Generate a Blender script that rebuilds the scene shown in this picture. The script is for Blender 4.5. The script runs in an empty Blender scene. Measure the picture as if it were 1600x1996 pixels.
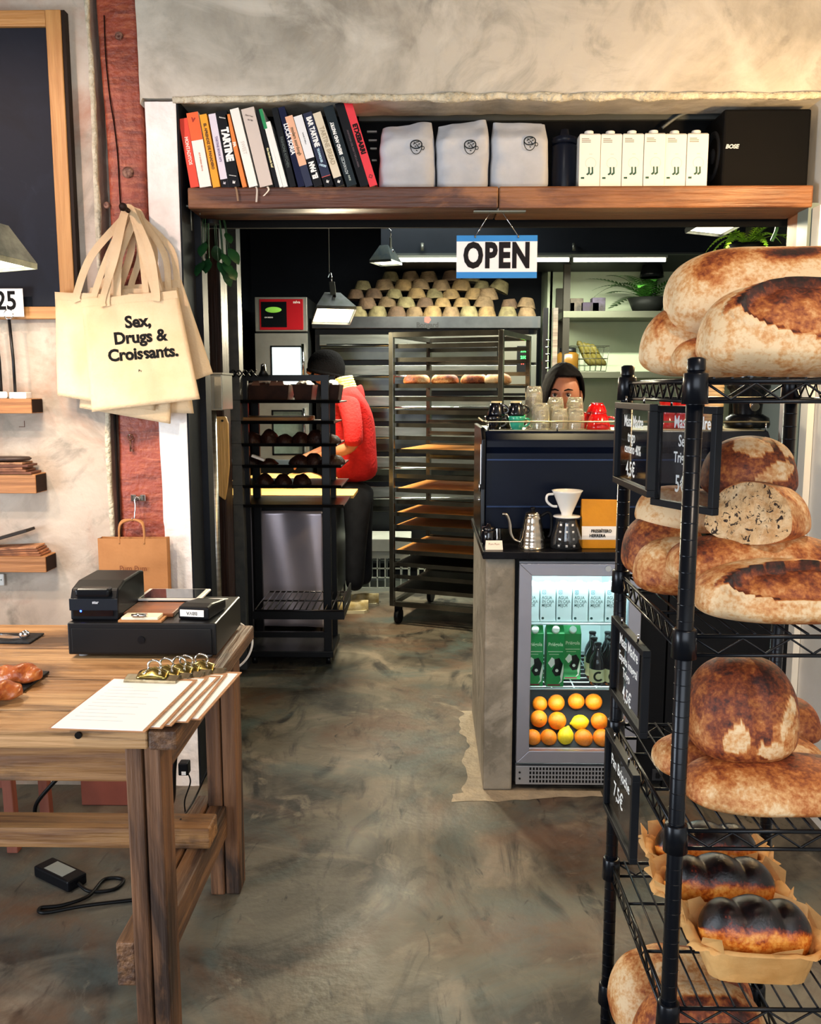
import bpy, bmesh, math, random
import numpy as np
from mathutils import Vector, Matrix, Euler, noise
D = bpy.data; S = bpy.context.scene; C = S.collection
R = math.radians; PI = math.pi
random.seed(7)

# ---------------------------------------------------------------- camera
PITCH, YAW, CAMH, FPX = R(7.9), R(1.0), 1.5, 1725.0
cd = D.cameras.new('camera'); cam = D.objects.new('camera', cd); C.objects.link(cam); S.camera = cam
cam.location = (0, 0, CAMH); cam.rotation_euler = (R(90)-PITCH, 0, YAW)
cd.sensor_fit = 'HORIZONTAL'; cd.sensor_width = 36; cd.lens = 36*FPX/1600
cd.clip_start = .05; cd.clip_end = 60
_F = Vector((-math.sin(YAW)*math.cos(PITCH), math.cos(YAW)*math.cos(PITCH), -math.sin(PITCH)))
_R = Vector((math.cos(YAW), math.sin(YAW), 0)); _U = _R.cross(_F); _C = Vector((0, 0, CAMH))
def W(px, py, Y):
    """measured photo point -> world point standing at depth Y"""
    d = _F+_R*((px-800)/FPX)-_U*((py-998)/FPX)
    return _C+d*(Y/d.y)
def FL(px, py, z=0.):
    """measured photo point -> world point on the level z"""
    d = _F+_R*((px-800)/FPX)-_U*((py-998)/FPX)
    return _C+d*((z-CAMH)/d.z)

# ---------------------------------------------------------------- light
S.view_settings.view_transform = 'Standard'; S.view_settings.look = 'None'
S.view_settings.exposure = 0.36; S.view_settings.gamma = 1.0; S.view_settings.use_curve_mapping = False
w = D.worlds.new('world'); S.world = w; w.use_nodes = True
w.node_tree.nodes['Background'].inputs[0].default_value = (.75, .85, 1, 1)
w.node_tree.nodes['Background'].inputs[1].default_value = .5
def lamp(name, kind, loc, to, power, col, size=.1, sizey=None, angle=60, blend=.6):
    l = D.lights.new(name, kind); o = D.objects.new(name, l); C.objects.link(o)
    l.energy = power; l.color = col; o.location = loc
    o.rotation_euler = (Vector(to)-Vector(loc)).to_track_quat('-Z', 'Y').to_euler()
    if kind == 'AREA':
        l.size = size
        if sizey: l.shape = 'RECTANGLE'; l.size_y = sizey
    else: l.shadow_soft_size = size
    if kind == 'SPOT': l.spot_size = R(angle); l.spot_blend = blend
    return o
# assumed daylight from an unseen shop window behind the camera
lamp('assumed_window_daylight', 'AREA', (.0, -2.1, 1.75), (0, 3.2, 1.35), 80, (.86, .93, 1), 3.4, 2.3)
# assumed daylight from the left, as from an unseen street door
lamp('assumed_door_daylight', 'AREA', (-3.1, .95, .80), (-.9, 1.9, .0), 95, (.80, .90, 1), 1.5, 1.4)
# unseen lights; no fittings are modelled
lamp('assumed_spot_left_wall', 'SPOT', (-2.15, 1.55, 2.95), (-1.3, 3.2, 1.3), 108, (1, .70, .57), .06, angle=75)  # assumed warm spot at the upper left, out of view
lamp('added_spot_till', 'SPOT', (-1.5, 1.0, 2.98), (-.95, 2.4, .8), 118, (1, .84, .66), .05, angle=60)  # added unseen spot to brighten the table and till
lamp('assumed_spot_bread', 'SPOT', (.95, .35, 2.95), (.66, 1.5, 1.1), 56, (1, .80, .60), .06, angle=52)  # assumed unseen spot lighting the loaves
lamp('assumed_light_right', 'POINT', (1.30, 2.50, 2.12), (1.3, 3, 2), 34, (1, .64, .28), .05)  # assumed point light out of frame for the orange glow; no fitting modelled
lamp('assumed_spot_bar', 'SPOT', (.72, 3.62, 2.9), (.66, 3.55, 1.35), 150, (1, .80, .42), .05, angle=30)  # assumed spot above the machine, added to light the cups and glasses
lamp('assumed_spot_aisle', 'SPOT', (.15, 4.75, 2.9), (.05, 4.9, 0), 42, (1, .70, .28), .06, angle=80)  # assumed unseen spot for the yellow light on the kitchen floor
lamp('kitchen_fill', 'AREA', (.0, 6.0, 2.9), (0, 6.0, 0), 9, (.95, 1, .92), .9, .3)  # unseen general fill added to lift the dark kitchen
lamp('added_spot_lintel', 'SPOT', (.2, 1.5, 2.98), (-.5, 3.2, 2.6), 14, (1, .93, .84), .06, angle=100)  # added unseen spot to light the lintel

# ---------------------------------------------------------------- materials
def lin(c):
    if isinstance(c, str):
        c = [int(c[i:i+2], 16)/255 for i in (0, 2, 4)]
        c = [x/12.92 if x <= .04045 else ((x+.055)/1.055)**2.4 for x in c]
    return (c[0], c[1], c[2], 1)
MC = {}
def M(name, col, rough=.5, metal=0., col2=None, scale=6., bump=0., bscale=None, stretch=(1, 1, 1), contrast=(.35, .65),
      emit=0., trans=0., alpha=1., coat=0., detail=6, distort=0., ior=1.45):
    if name in MC: return MC[name]
    m = D.materials.new(name); m.use_nodes = True; n = m.node_tree.nodes; L = m.node_tree.links
    b = n['Principled BSDF']
    b.inputs['Base Color'].default_value = lin(col); b.inputs['Roughness'].default_value = rough
    b.inputs['Metallic'].default_value = metal; b.inputs['IOR'].default_value = ior
    c_ = lin(col); 
    if max(c_[:3]) < .045 and not metal and not coat and rough > .2: b.inputs['Specular IOR Level'].default_value = .18
    if trans: b.inputs['Transmission Weight'].default_value = trans
    if alpha < 1: b.inputs['Alpha'].default_value = alpha
    if coat: b.inputs['Coat Weight'].default_value = coat; b.inputs['Coat Roughness'].default_value = .08
    if emit: b.inputs['Emission Color'].default_value = lin(col); b.inputs['Emission Strength'].default_value = emit
    if col2 is not None or bump:
        tc = n.new('ShaderNodeTexCoord'); mp = n.new('ShaderNodeMapping'); L.new(tc.outputs['Object'], mp.inputs[0])
        mp.inputs['Scale'].default_value = stretch
    if col2 is not None:
        nz = n.new('ShaderNodeTexNoise'); nz.inputs['Scale'].default_value = scale; nz.inputs['Detail'].default_value = detail
        nz.inputs['Distortion'].default_value = distort; nz.inputs['Roughness'].default_value = .6
        L.new(mp.outputs[0], nz.inputs['Vector'])
        rp = n.new('ShaderNodeValToRGB'); rp.color_ramp.elements[0].position = contrast[0]; rp.color_ramp.elements[1].position = contrast[1]
        rp.color_ramp.elements[0].color = lin(col); rp.color_ramp.elements[1].color = lin(col2)
        L.new(nz.outputs[0], rp.inputs[0]); L.new(rp.outputs[0], b.inputs['Base Color'])
    if bump:
        n2 = n.new('ShaderNodeTexNoise'); n2.inputs['Scale'].default_value = bscale or scale*4; n2.inputs['Detail'].default_value = 6
        L.new(mp.outputs[0], n2.inputs['Vector'])
        bp = n.new('ShaderNodeBump'); bp.inputs['Strength'].default_value = bump; bp.inputs['Distance'].default_value = .02
        L.new(n2.outputs[0], bp.inputs['Height']); L.new(bp.outputs[0], b.inputs['Normal'])
    MC[name] = m; return m
def layered(name, cols, scales, rough, bump=.2, bscale=30, stretch=(1, 1, 1), rough2=None, distort=1.2):
    """mottled surface: base colour, then patches mixed in at several scales"""
    m = D.materials.new(name); m.use_nodes = True; n = m.node_tree.nodes; L = m.node_tree.links; b = n['Principled BSDF']
    tc = n.new('ShaderNodeTexCoord'); mp = n.new('ShaderNodeMapping'); L.new(tc.outputs['Object'], mp.inputs[0]); mp.inputs['Scale'].default_value = stretch
    prev = n.new('ShaderNodeRGB'); prev.outputs[0].default_value = lin(cols[0]); prev = prev.outputs[0]
    for i, (c, sc) in enumerate(zip(cols[1:], scales)):
        nz = n.new('ShaderNodeTexNoise'); nz.inputs['Scale'].default_value = sc[0]; nz.inputs['Detail'].default_value = 8
        nz.inputs['Roughness'].default_value = .62; nz.inputs['Distortion'].default_value = distort
        off = n.new('ShaderNodeMapping'); off.inputs['Location'].default_value = (i*13.7, i*7.1, i*3.3); L.new(mp.outputs[0], off.inputs[0])
        if len(sc) > 3: off.inputs['Rotation'].default_value = (0, 0, sc[4]); off.inputs['Scale'].default_value = sc[3]
        L.new(off.outputs[0], nz.inputs['Vector'])
        rp = n.new('ShaderNodeMapRange'); rp.inputs['From Min'].default_value = sc[1]; rp.inputs['From Max'].default_value = sc[2]
        L.new(nz.outputs[0], rp.inputs['Value'])
        mx = n.new('ShaderNodeMix'); mx.data_type = 'RGBA'; mx.inputs[7].default_value = lin(c)
        L.new(rp.outputs[0], mx.inputs[0]); L.new(prev, mx.inputs[6]); prev = mx.outputs[2]
    L.new(prev, b.inputs['Base Color'])
    if max(lin(cols[0])[:3]) < .06: b.inputs['Specular IOR Level'].default_value = .2
    n2 = n.new('ShaderNodeTexNoise'); n2.inputs['Scale'].default_value = bscale; n2.inputs['Detail'].default_value = 8; L.new(mp.outputs[0], n2.inputs['Vector'])
    if rough2:
        rr = n.new('ShaderNodeMapRange'); rr.inputs['From Min'].default_value = .35; rr.inputs['From Max'].default_value = .65
        rr.inputs['To Min'].default_value = rough; rr.inputs['To Max'].default_value = rough2
        n3 = n.new('ShaderNodeTexNoise'); n3.inputs['Scale'].default_value = 3; n3.inputs['Detail'].default_value = 6; L.new(mp.outputs[0], n3.inputs['Vector'])
        L.new(n3.outputs[0], rr.inputs['Value']); L.new(rr.outputs[0], b.inputs['Roughness'])
    else: b.inputs['Roughness'].default_value = rough
    bp = n.new('ShaderNodeBump'); bp.inputs['Strength'].default_value = bump; bp.inputs['Distance'].default_value = .02
    L.new(n2.outputs[0], bp.inputs['Height']); L.new(bp.outputs[0], b.inputs['Normal'])
    MC[name] = m; return m
def wood(name, c1, c2, axis=0, rough=.6, c3=None, fine=40, bump=.25):
    st = [1.0]*3; st[axis] = .06
    sc = [(fine, .38, .62)]; cols = [c1, c2]
    if c3: st2 = [1.2]*3; st2[axis] = 7.; cols += [c3, c3]; sc += [(4.5, .50, .64, tuple(st2), 0), (14, .58, .66)]
    return layered(name, cols, sc, rough, bump, fine*2, tuple(st), distort=.6)

# ---------------------------------------------------------------- mesh builder
class MB:
    def __init__(s): s.v = []; s.f = []; s.sm = []; s.mi = []; s.cm = 0
    def add(s, vs, fs, smooth=False, T=None):
        o = len(s.v)
        if T is not None: vs = [T @ Vector(p) for p in vs]
        s.v += [tuple(p) for p in vs]
        for f in fs: s.f.append([i+o for i in f]); s.sm.append(smooth); s.mi.append(s.cm)
        return s
    def box(s, x0, x1, y0, y1, z0, z1, T=None):
        return s.add([(x0,y0,z0),(x1,y0,z0),(x1,y1,z0),(x0,y1,z0),(x0,y0,z1),(x1,y0,z1),(x1,y1,z1),(x0,y1,z1)],
                     [(0,3,2,1),(4,5,6,7),(0,1,5,4),(1,2,6,5),(2,3,7,6),(3,0,4,7)], False, T)
    def cb(s, c, d, T=None): return s.box(c[0]-d[0]/2, c[0]+d[0]/2, c[1]-d[1]/2, c[1]+d[1]/2, c[2]-d[2]/2, c[2]+d[2]/2, T)
    def tube(s, pts, r, n=8, caps=True, T=None, flat=1.0):
        P = [Vector(p) for p in pts]; N = len(P); rr = r if isinstance(r, (list, tuple)) else [r]*N
        vs = []; up = None
        for i in range(N):
            t = (P[min(i+1, N-1)]-P[max(i-1, 0)])
            t = t.normalized() if t.length > 1e-9 else Vector((0, 0, 1))
            if up is None: up = Vector((0, 0, 1)) if abs(t.z) < .9 else Vector((0, 1, 0))
            a = t.cross(up)
            if a.length < 1e-6: a = t.orthogonal()
            a.normalize(); b = a.cross(t).normalized(); up = b
            for k in range(n):
                q = 2*PI*k/n; vs.append(P[i]+a*(rr[i]*math.cos(q))+b*(rr[i]*flat*math.sin(q)))
        fs = [(i*n+k, i*n+(k+1) % n, (i+1)*n+(k+1) % n, (i+1)*n+k) for i in range(N-1) for k in range(n)]
        s.add(vs, fs, True, T)
        if caps:
            o = len(s.v)-len(vs); s.f += [[o+k for k in range(n)][::-1], [o+(N-1)*n+k for k in range(n)]]; s.sm += [False]*2; s.mi += [s.cm]*2
        return s
    def lathe(s, prof, c=(0, 0, 0), n=24, T=None, smooth=True, wave=None):
        vs = []; m = len(prof)
        for (r, z) in prof:
            for k in range(n):
                q = 2*PI*k/n; g = r*(1+(wave(q, z) if wave else 0)); vs.append((c[0]+g*math.cos(q), c[1]+g*math.sin(q), c[2]+z))
        fs = [(i*n+k, i*n+(k+1) % n, (i+1)*n+(k+1) % n, (i+1)*n+k) for i in range(m-1) for k in range(n)]
        return s.add(vs, fs, smooth, T)
    def prism(s, poly, h0, h1, axis='y', T=None):
        """poly of 2-D points extruded along axis"""
        def mk(a, b, h): return (a, h, b) if axis == 'y' else ((h, a, b) if axis == 'x' else (a, b, h))
        n = len(poly); vs = [mk(a, b, h0) for a, b in poly]+[mk(a, b, h1) for a, b in poly]
        fs = [list(range(n)), list(range(n, 2*n))[::-1]]+[(i, i+n, (i+1) % n+n, (i+1) % n) for i in range(n)]
        return s.add(vs, fs, False, T)
    def grid(s, fn, nu, nv, smooth=True, wrap=False, T=None):
        vs = [fn(i/(nu-1), j/(nv-1)) for i in range(nu) for j in range(nv)]
        fs = [(i*nv+j, (i+1)*nv+j, (i+1)*nv+j+1, i*nv+j+1) for i in range(nu-1) for j in range(nv-1)]
        return s.add(vs, fs, smooth, T)
    def ball(s, c, r, n=12, sc=(1, 1, 1), T=None):
        vs = []; m = n//2+1
        for i in range(m+1):
            a = PI*i/m
            for k in range(n):
                q = 2*PI*k/n; vs.append((c[0]+r*sc[0]*math.sin(a)*math.cos(q), c[1]+r*sc[1]*math.sin(a)*math.sin(q), c[2]+r*sc[2]*math.cos(a)))
        return s.add(vs, [(i*n+k, (i+1)*n+k, (i+1)*n+(k+1) % n, i*n+(k+1) % n) for i in range(m) for k in range(n)], True, T)
    def build(s, name, mat, parent=None, bevel=0, solid=0, subsurf=0, fix=True, label=None):
        me = D.meshes.new(name); vs = s.v; loc = Vector((0, 0, 0))
        if parent is None:
            a = np.array(vs); loc = Vector(((a[:,0].min()+a[:,0].max())/2, (a[:,1].min()+a[:,1].max())/2, a[:,2].min()))
        else:
            r = parent
            while r.parent: r = r.parent
            if r.name in WORLD or r.type == 'MESH': loc = r.location.copy() if (r.name in WORLD or r.get('_o')) else Vector((0, 0, 0))
        if loc.length: vs = [(p[0]-loc.x, p[1]-loc.y, p[2]-loc.z) for p in vs]
        me.from_pydata(vs, [], s.f); me.polygons.foreach_set('use_smooth', s.sm)
        if isinstance(mat, (list, tuple)):
            for q in mat: me.materials.append(q)
            me.polygons.foreach_set('material_index', s.mi)
        else: me.materials.append(mat)
        if fix:
            bm = bmesh.new(); bm.from_mesh(me); bmesh.ops.recalc_face_normals(bm, faces=bm.faces); bm.to_mesh(me); bm.free()
        o = D.objects.new(name, me); C.objects.link(o)
        if parent is None: o.location = loc; WORLD.add(o.name)
        else: o.parent = parent
        if solid: q = o.modifiers.new('solid', 'SOLIDIFY'); q.thickness = solid; q.offset = 0
        if bevel: q = o.modifiers.new('bevel', 'BEVEL'); q.width = bevel; q.segments = 2; q.limit_method = 'ANGLE'; q.angle_limit = R(40)
        if subsurf: q = o.modifiers.new('sub', 'SUBSURF'); q.levels = subsurf; q.render_levels = subsurf
        if label: o['label'] = label
        return o
WORLD = set()
def tag(o, label, cat, group=None):
    o['label'] = label; o['category'] = cat
    if group: o['group'] = group
    return o
def struct(o, label=None):
    o['kind'] = 'structure'
    if label: o['label'] = label
    return o
def thing(name, label, cat, loc=(0, 0, 0), rotz=0, group=None, world=False, rot=None):
    """Empty at the base of a thing; world=True: parts are given in world coordinates"""
    o = D.objects.new(name, None); C.objects.link(o); o.location = loc; o.empty_display_size = .05
    o.rotation_euler = rot if rot else (0, 0, rotz)
    if world: WORLD.add(o.name)
    return tag(o, label, cat, group)
def dup(root, loc, rotz=None, label=None, rot=None, scale=None):
    r = root.copy(); C.objects.link(r); r.location = loc
    if rotz is not None: r.rotation_euler = (0, 0, rotz)
    if rot is not None: r.rotation_euler = rot
    if scale: r.scale = scale
    if label: r['label'] = label
    for ch in list(root.children):
        c = ch.copy(); C.objects.link(c); c.parent = r
        for g in list(ch.children):
            d = g.copy(); C.objects.link(d); d.parent = c
    return r
def bez(p0, p1, p2, p3, n=12):
    p0, p1, p2, p3 = map(Vector, (p0, p1, p2, p3)); out = []
    for i in range(n+1):
        t = i/n; out.append(p0*(1-t)**3+p1*3*t*(1-t)**2+p2*3*t*t*(1-t)+p3*t**3)
    return out
def smooth_path(pts, k=6):
    P = [Vector(p) for p in pts]; out = []
    for i in range(len(P)-1):
        a, b, c, d = P[max(i-1, 0)], P[i], P[i+1], P[min(i+2, len(P)-1)]
        for j in range(k):
            t = j/k
            out.append(.5*((2*b)+(c-a)*t+(2*a-5*b+4*c-d)*t*t+(3*b-a-3*c+d)*t**3))
    out.append(P[-1]); return out
_TC = {}
def text(s, size, mat, parent, T, bold=0., xs=1., align='CENTER', name='lettering', spacing=1., world=True, lines=1.):
    """flat print; T places the writing plane (x right, y up, normal towards the reader)"""
    key = (s, size, bold, xs, align, spacing, lines)
    if key not in _TC:
        cu = D.curves.new('t', 'FONT'); cu.body = s; cu.size = size; cu.align_x = align; cu.align_y = 'CENTER'; cu.offset = bold
        cu.resolution_u = 3; cu.space_character = spacing; cu.space_line = lines
        t = D.objects.new('t', cu); C.objects.link(t)
        me = D.meshes.new_from_object(t); D.objects.remove(t); D.curves.remove(cu)
        vs = [(v.co.x*xs, v.co.y, v.co.z) for v in me.vertices]; fs = [list(p.vertices) for p in me.polygons]; D.meshes.remove(me)
        _TC[key] = (vs, fs)
    vs, fs = _TC[key]
    b = MB(); b.add(vs, fs, False, T); 
    return b.build(name, mat, parent, fix=False)
def face_cam(loc, tilt=0):        # writing plane facing the shop (-Y), optional in-plane rotation
    return Matrix.Translation(loc) @ Matrix.Rotation(tilt, 4, 'Y') @ Matrix.Rotation(R(90), 4, 'X')
# ================================================================ materials used by the setting
plaster = layered('plaster', ['B8A898', '968A7C', 'CBBFB0', '7E786C', 'A87C66'], [(1.4, .44, .62), (2.4, .48, .68), (3.4, .56, .72), (2.1, .52, .75)], .8, .35, 18)
plasterL = layered('plaster_grey', ['BEB6A8', '948D80', 'D2CBBE', '7A756A'], [(1.3, .46, .64), (2.0, .48, .68), (3.0, .56, .76)], .75, .35, 16)
plaster_edge = M('plaster_edge', 'DDD4BC', .85, col2='B7AC93', scale=30, bump=.8, bscale=60)
whitepaint = M('white_paint', 'F4F1EE', .45, col2='E2DCD8', scale=9, bump=.35, bscale=30)
wallwhite = M('white_wall_paint', 'EFEAE0', .6, col2='E2DCCF', scale=3, bump=.1)
redwood = layered('red_stained_timber', ['96442E', '74301F', 'B06040', '4E1C12'], [(9, .42, .62, (1, 1, 3.0), 0), (26, .5, .7, (.4, .4, 3.2), 0), (5, .60, .78, (2.2, 2.2, .35), 0)], .42, .32, 60, (1, 1, 1), distort=.4)
dark = M('charcoal_paint', '15181E', .6, col2='1B1E25', scale=3, bump=.1)
darkwall = M('kitchen_charcoal', '1C2028', .6, col2='161920', scale=2)
palegreen = M('pale_green_panel', 'D4E0C2', .45, col2='C8D6B4', scale=2)
concrete_floor = layered('stained_concrete', ['5C564A', '2A2520', '766C5E', '171412', '5C4230', '465250', '0E0C0B', '857B6A'],
    [(1.0, .45, .58), (1.9, .52, .66), (2.6, .52, .66, (1.7, .7, 1), .6), (.9, .52, .70), (1.4, .52, .72), (6, .63, .72, (1.8, .6, 1), .7), (5, .62, .80)], .44, .12, 40, rough2=.66, distort=1.8)
concrete = layered('cast_concrete', ['8C8577', '6F695C', 'A79F90', '5C574D'], [(3, .45, .65), (5, .5, .72), (9, .62, .78)], .6, .25, 30)

# ---- floor
b = MB(); b.box(-3.2, 3.2, -2.4, 8.2, -.05, 0); struct(b.build('floor', concrete_floor), 'stained polished concrete floor')
# pale trowelled patch round the foot of the counter pillar
def blob(cx, cy, rx, ry, n=60, seed=0, z=.0012):
    vs = [(cx, cy, z)]
    for k in range(n):
        q = 2*PI*k/n; r = 1+.45*noise.noise((math.cos(q)*1.6+seed, math.sin(q)*1.6, seed))+.12*noise.noise((math.cos(q)*7, math.sin(q)*7, seed))
        vs.append((cx+rx*r*math.cos(q), cy+ry*r*math.sin(q), z))
    return vs, [(0, 1+k, 1+(k+1) % n) for k in range(n)]
b = MB(); edge = []
for i in range(61):
    u = i/60; y = 4.0-u*.93; edge.append((.215-.055-.045*noise.noise((y*4, 1, 2))-.03*noise.noise((y*13, 4, 2))-(.05 if y < 3.14 else 0), y))
for i in range(41):
    u = i/40; x = .16+u*.5; edge.append((x, 3.075+.05*u+.025*noise.noise((x*5, 3, 1))+.012*noise.noise((x*17, 3, 1))))
poly = edge+[(.66, 3.17), (.22, 3.17), (.22, 4.0)]
b.add([(x, y, .0012) for x, y in poly], [list(range(len(poly)))])
struct(b.build('trim_4', M('pale_screed', '8A8070', .6, col2='A0937E', scale=14, bump=.3, bscale=50)), 'pale screed patch on the floor round the concrete pillar')
# ---- ceilings
b = MB(); b.box(-3.2, 3.2, -2.4, 3.2, 3.1, 3.15); struct(b.build('ceiling', M('shop_ceiling', '6E675C', .8, col2='5C564C', scale=3)))
b = MB(); b.box(-3.2, 3.2, 3.45, 8.2, 2.95, 3.0); struct(b.build('ceiling', dark), 'charcoal kitchen ceiling')
# ---- wall facing the camera, with the opening into the kitchen
def wavy(x, z0, z1, n, amp, seed, fr=3.):
    return [(x+amp*noise.noise((z*fr, seed, 0))+.4*amp*noise.noise((z*fr*4, seed, 5)), z) for z in [z0+(z1-z0)*i/n for i in range(n+1)]]
def wavyx(z, x0, x1, n, amp, seed, fr=2.):
    return [(x, z+amp*noise.noise((x*fr, seed, 0))+.5*amp*noise.noise((x*fr*5, seed, 5))) for x in [x0+(x1-x0)*i/n for i in range(n+1)]]
bl = W(190, 600, 3.2).x; br = W(300, 900, 3.2).x            # timber edges
OPL, OPR, SOF = -.862, 1.36, 2.49                            # opening: left, right, soffit
eL = wavy(-1.15, 0, 3.1, 60, .014, 2.)
b = MB(); b.prism([(-3.2, 0)]+eL+[(-3.2, 3.1)], 3.19, 3.45)
b.cm = 1
low = wavyx(SOF, -.975, 1.36, 80, .010, 7.)
eR = wavy(-.985, 2.47, 3.1, 20, .008, 11.)
b.prism(low+[(1.36, 3.1)]+eR[::-1], 3.185, 3.40)
b.cm = 0; b.prism([(-1.2, 0), (-.87, 0), (-.87, 3.1), (-1.2, 3.1)], 3.30, 3.45)
wb = struct(b.build('wall_back', [plaster, plasterL]), 'mottled bare plaster wall with the opening to the kitchen')
# rough plaster lip along the lintel
pts = [(x, 3.186+.004*noise.noise((x*9, 1, 1)), z-.004+.004*noise.noise((x*14, 3, 2))) for x, z in wavyx(SOF, -.87, 1.36, 140, .010, 7.)]
b = MB(); b.tube(pts, [.011+.010*abs(noise.noise((p[0]*6, 8, 3))) for p in pts], 7)
lip = b.build('plaster_lip', plaster_edge, wb, label='rough cream plaster edge')
pts = [(x-.003, 3.196, z) for x, z in eL]
b = MB(); b.tube(pts, [.010+.006*noise.noise((0, p[2]*5, 3)) for p in pts], 7); b.build('plaster_lip', plaster_edge, wb)
# red timber post
def post_fn(u, v):
    z = 3.1*v; cx = -1.052+.012*math.sin(z*1.3)+.010*noise.noise((z*1.2, 0, 4)); hw = .068+.014*noise.noise((z*1.1, 5, 1))+(.018 if z < 1.1 else .018*max(0, 1-(z-1.1)/.6))
    n = .003*noise.noise((u*6, z*14, 2))
    if u < .08: return (cx-hw, 3.30, z)
    if u > .92: return (cx+hw, 3.30, z)
    t = (u-.08)/.84
    return (cx-hw+2*hw*t, 3.207+.006*(abs(t-.5)*2)**6+n, z)
b = MB(); b.grid(post_fn, 26, 160); post = struct(b.build('trim_1', redwood), 'red stained rough sawn timber post set in the plaster')
# knots and a long drying crack
b = MB()
for (px, py, r) in ((249, 336, .020), (232, 70, .014), (208, 400, .012)):
    p = W(px, py, 3.205); b.lathe([(r, 0), (r*.9, .004), (r*.55, .006), (r*.2, .003), (0.0005, .003)], (0, 0, 0), 14, Matrix.Translation(p) @ Matrix.Rotation(R(90), 4, 'X'))
b.build('knot', M('knot_wood', '8F6A58', .6, col2='4B241A', scale=60, contrast=(.4, .6)), post)
cr = [W(x, y, 3.2035) for x, y in ((203, 30), (206, 110), (214, 190), (222, 240), (229, 300), (233, 370), (236, 420))]
b = MB(); b.tube(smooth_path(cr), .0022, 5); b.build('crack', M('crack_dark', '1C0906', .9), post)
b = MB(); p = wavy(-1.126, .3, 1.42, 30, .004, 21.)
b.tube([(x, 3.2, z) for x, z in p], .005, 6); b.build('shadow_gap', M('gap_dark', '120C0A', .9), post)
# white painted column
def col_fn(u, v):
    z = 2.478*v; x0 = -.972+.020*math.sin(z*1.5+.5)*(.5 if z < 1 else .3)+.006*noise.noise((z*4, 2, 2)); x1 = OPL
    n = .0025*noise.noise((u*7, z*9, 4))
    if u < .06: return (x0, 3.29, z)
    t = (u-.06)/.94
    return (x0+(x1-x0)*t, 3.188+n, z)
b = MB(); b.grid(col_fn, 18, 120); b.box(-.93, OPL, 3.192, 3.44, 0, 2.478); struct(b.build('trim_2', whitepaint), 'white painted column at the left of the kitchen opening')
b = MB(); b.box(OPL, OPL+.006, 3.193, 3.44, 0, 2.485); b.box(OPL+.006, OPL+.03, 3.36, 3.44, 0, 2.485); struct(b.build('trim_3', dark), 'charcoal painted reveal of the kitchen opening')
# right side of the opening and right wall
b = MB(); b.box(1.36, 1.50, -2.4, 3.45, 0, 3.1); struct(b.build('wall_right', wallwhite))
b = MB(); b.box(1.335, 1.358, 3.14, 3.20, 0, 2.12); struct(b.build('trim_5', M('white_trim', 'EFE8D8', .5)), 'narrow white door trim at the right wall')
b = MB(); b.box(1.325, 1.36, 3.21, 3.30, 0, 2.14); struct(b.build('trim_6', M('grey_green_trim', '6C7B78', .5)), 'grey green steel door frame by the right wall')
b = MB(); b.box(1.33, 1.358, 3.31, 3.40, 1.9, 2.14); struct(b.build('trim_7', M('raw_wood_trim', '9C5A2E', .6, col2='6E3A1B', scale=20, stretch=(1, 1, .1))), 'raw wood jamb under the shelf end')
# shop shell out of view (with the assumed window opening behind the camera)
b = MB(); b.box(-3.25, -3.2, -2.4, 3.2, 0, 3.1); struct(b.build('wall_left', plaster))
b = MB(); b.box(-3.2, -1.8, -2.45, -2.4, 0, 3.1); b.box(1.8, 3.2, -2.45, -2.4, 0, 3.1); b.box(-1.8, 1.8, -2.45, -2.4, 2.95, 3.1); b.box(-1.8, 1.8, -2.45, -2.4, 0, .55); struct(b.build('wall_front', plaster))
# ---- kitchen shell
b = MB(); b.box(-1.62, -1.5, 3.45, 8.2, 0, 3.0); struct(b.build('wall_kitchen_left', darkwall))
b = MB(); b.box(-1.6, 1.02, 7.75, 7.85, 0, 3.0); struct(b.build('wall_kitchen_back', darkwall))
b = MB(); b.box(1.0, 3.2, 7.35, 7.45, 0, 3.0); b.box(.98, 1.02, 7.35, 7.8, 0, 3.0); struct(b.build('wall_kitchen_right', palegreen))
b = MB(); b.box(2.6, 2.7, 3.45, 7.4, 0, 3.0); b.box(1.5, 2.65, 3.45, 3.5, 0, 3.0); struct(b.build('wall_kitchen_side', M('kitchen_side_paint', '4A4E50', .6)))
# dark wooden post inside the opening and the pipe on the wall
dkwood = wood('dark_brown_wood', '2A1813', '170D0B', 2, .5)
x0 = W(392, 800, 4.05).x; x1 = W(441, 800, 4.05).x
b = MB(); b.box(x0, x1, 4.0, 4.14, 0, 3.0); struct(b.build('trim_8', dkwood, bevel=.006), 'dark brown wooden post inside the opening')
x0 = W(447, 700, 4.6).x
b = MB(); b.box(x0, x0+.05, 4.6, 4.7, 0, 3.0); struct(b.build('trim_9', M('grey_post', '3A3D40', .5, col2='4B4C4A', scale=20)), 'grey metal upright beside the dark post')
p = W(466, 700, 5.6)
b = MB(); b.tube([(p.x, 5.6, .1), (p.x, 5.6, 2.95)], .014, 8)
for z in (1.5, 1.95, 2.4): b.lathe([(.014, 0), (.020, .004), (.020, .02), (.014, .024)], (p.x, 5.6, z), 10)
tag(b.build('pipe', M('grey_pipe', '7B7E74', .45, .3)), 'grey vertical conduit pipe on the dark kitchen wall', 'pipe')
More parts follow.
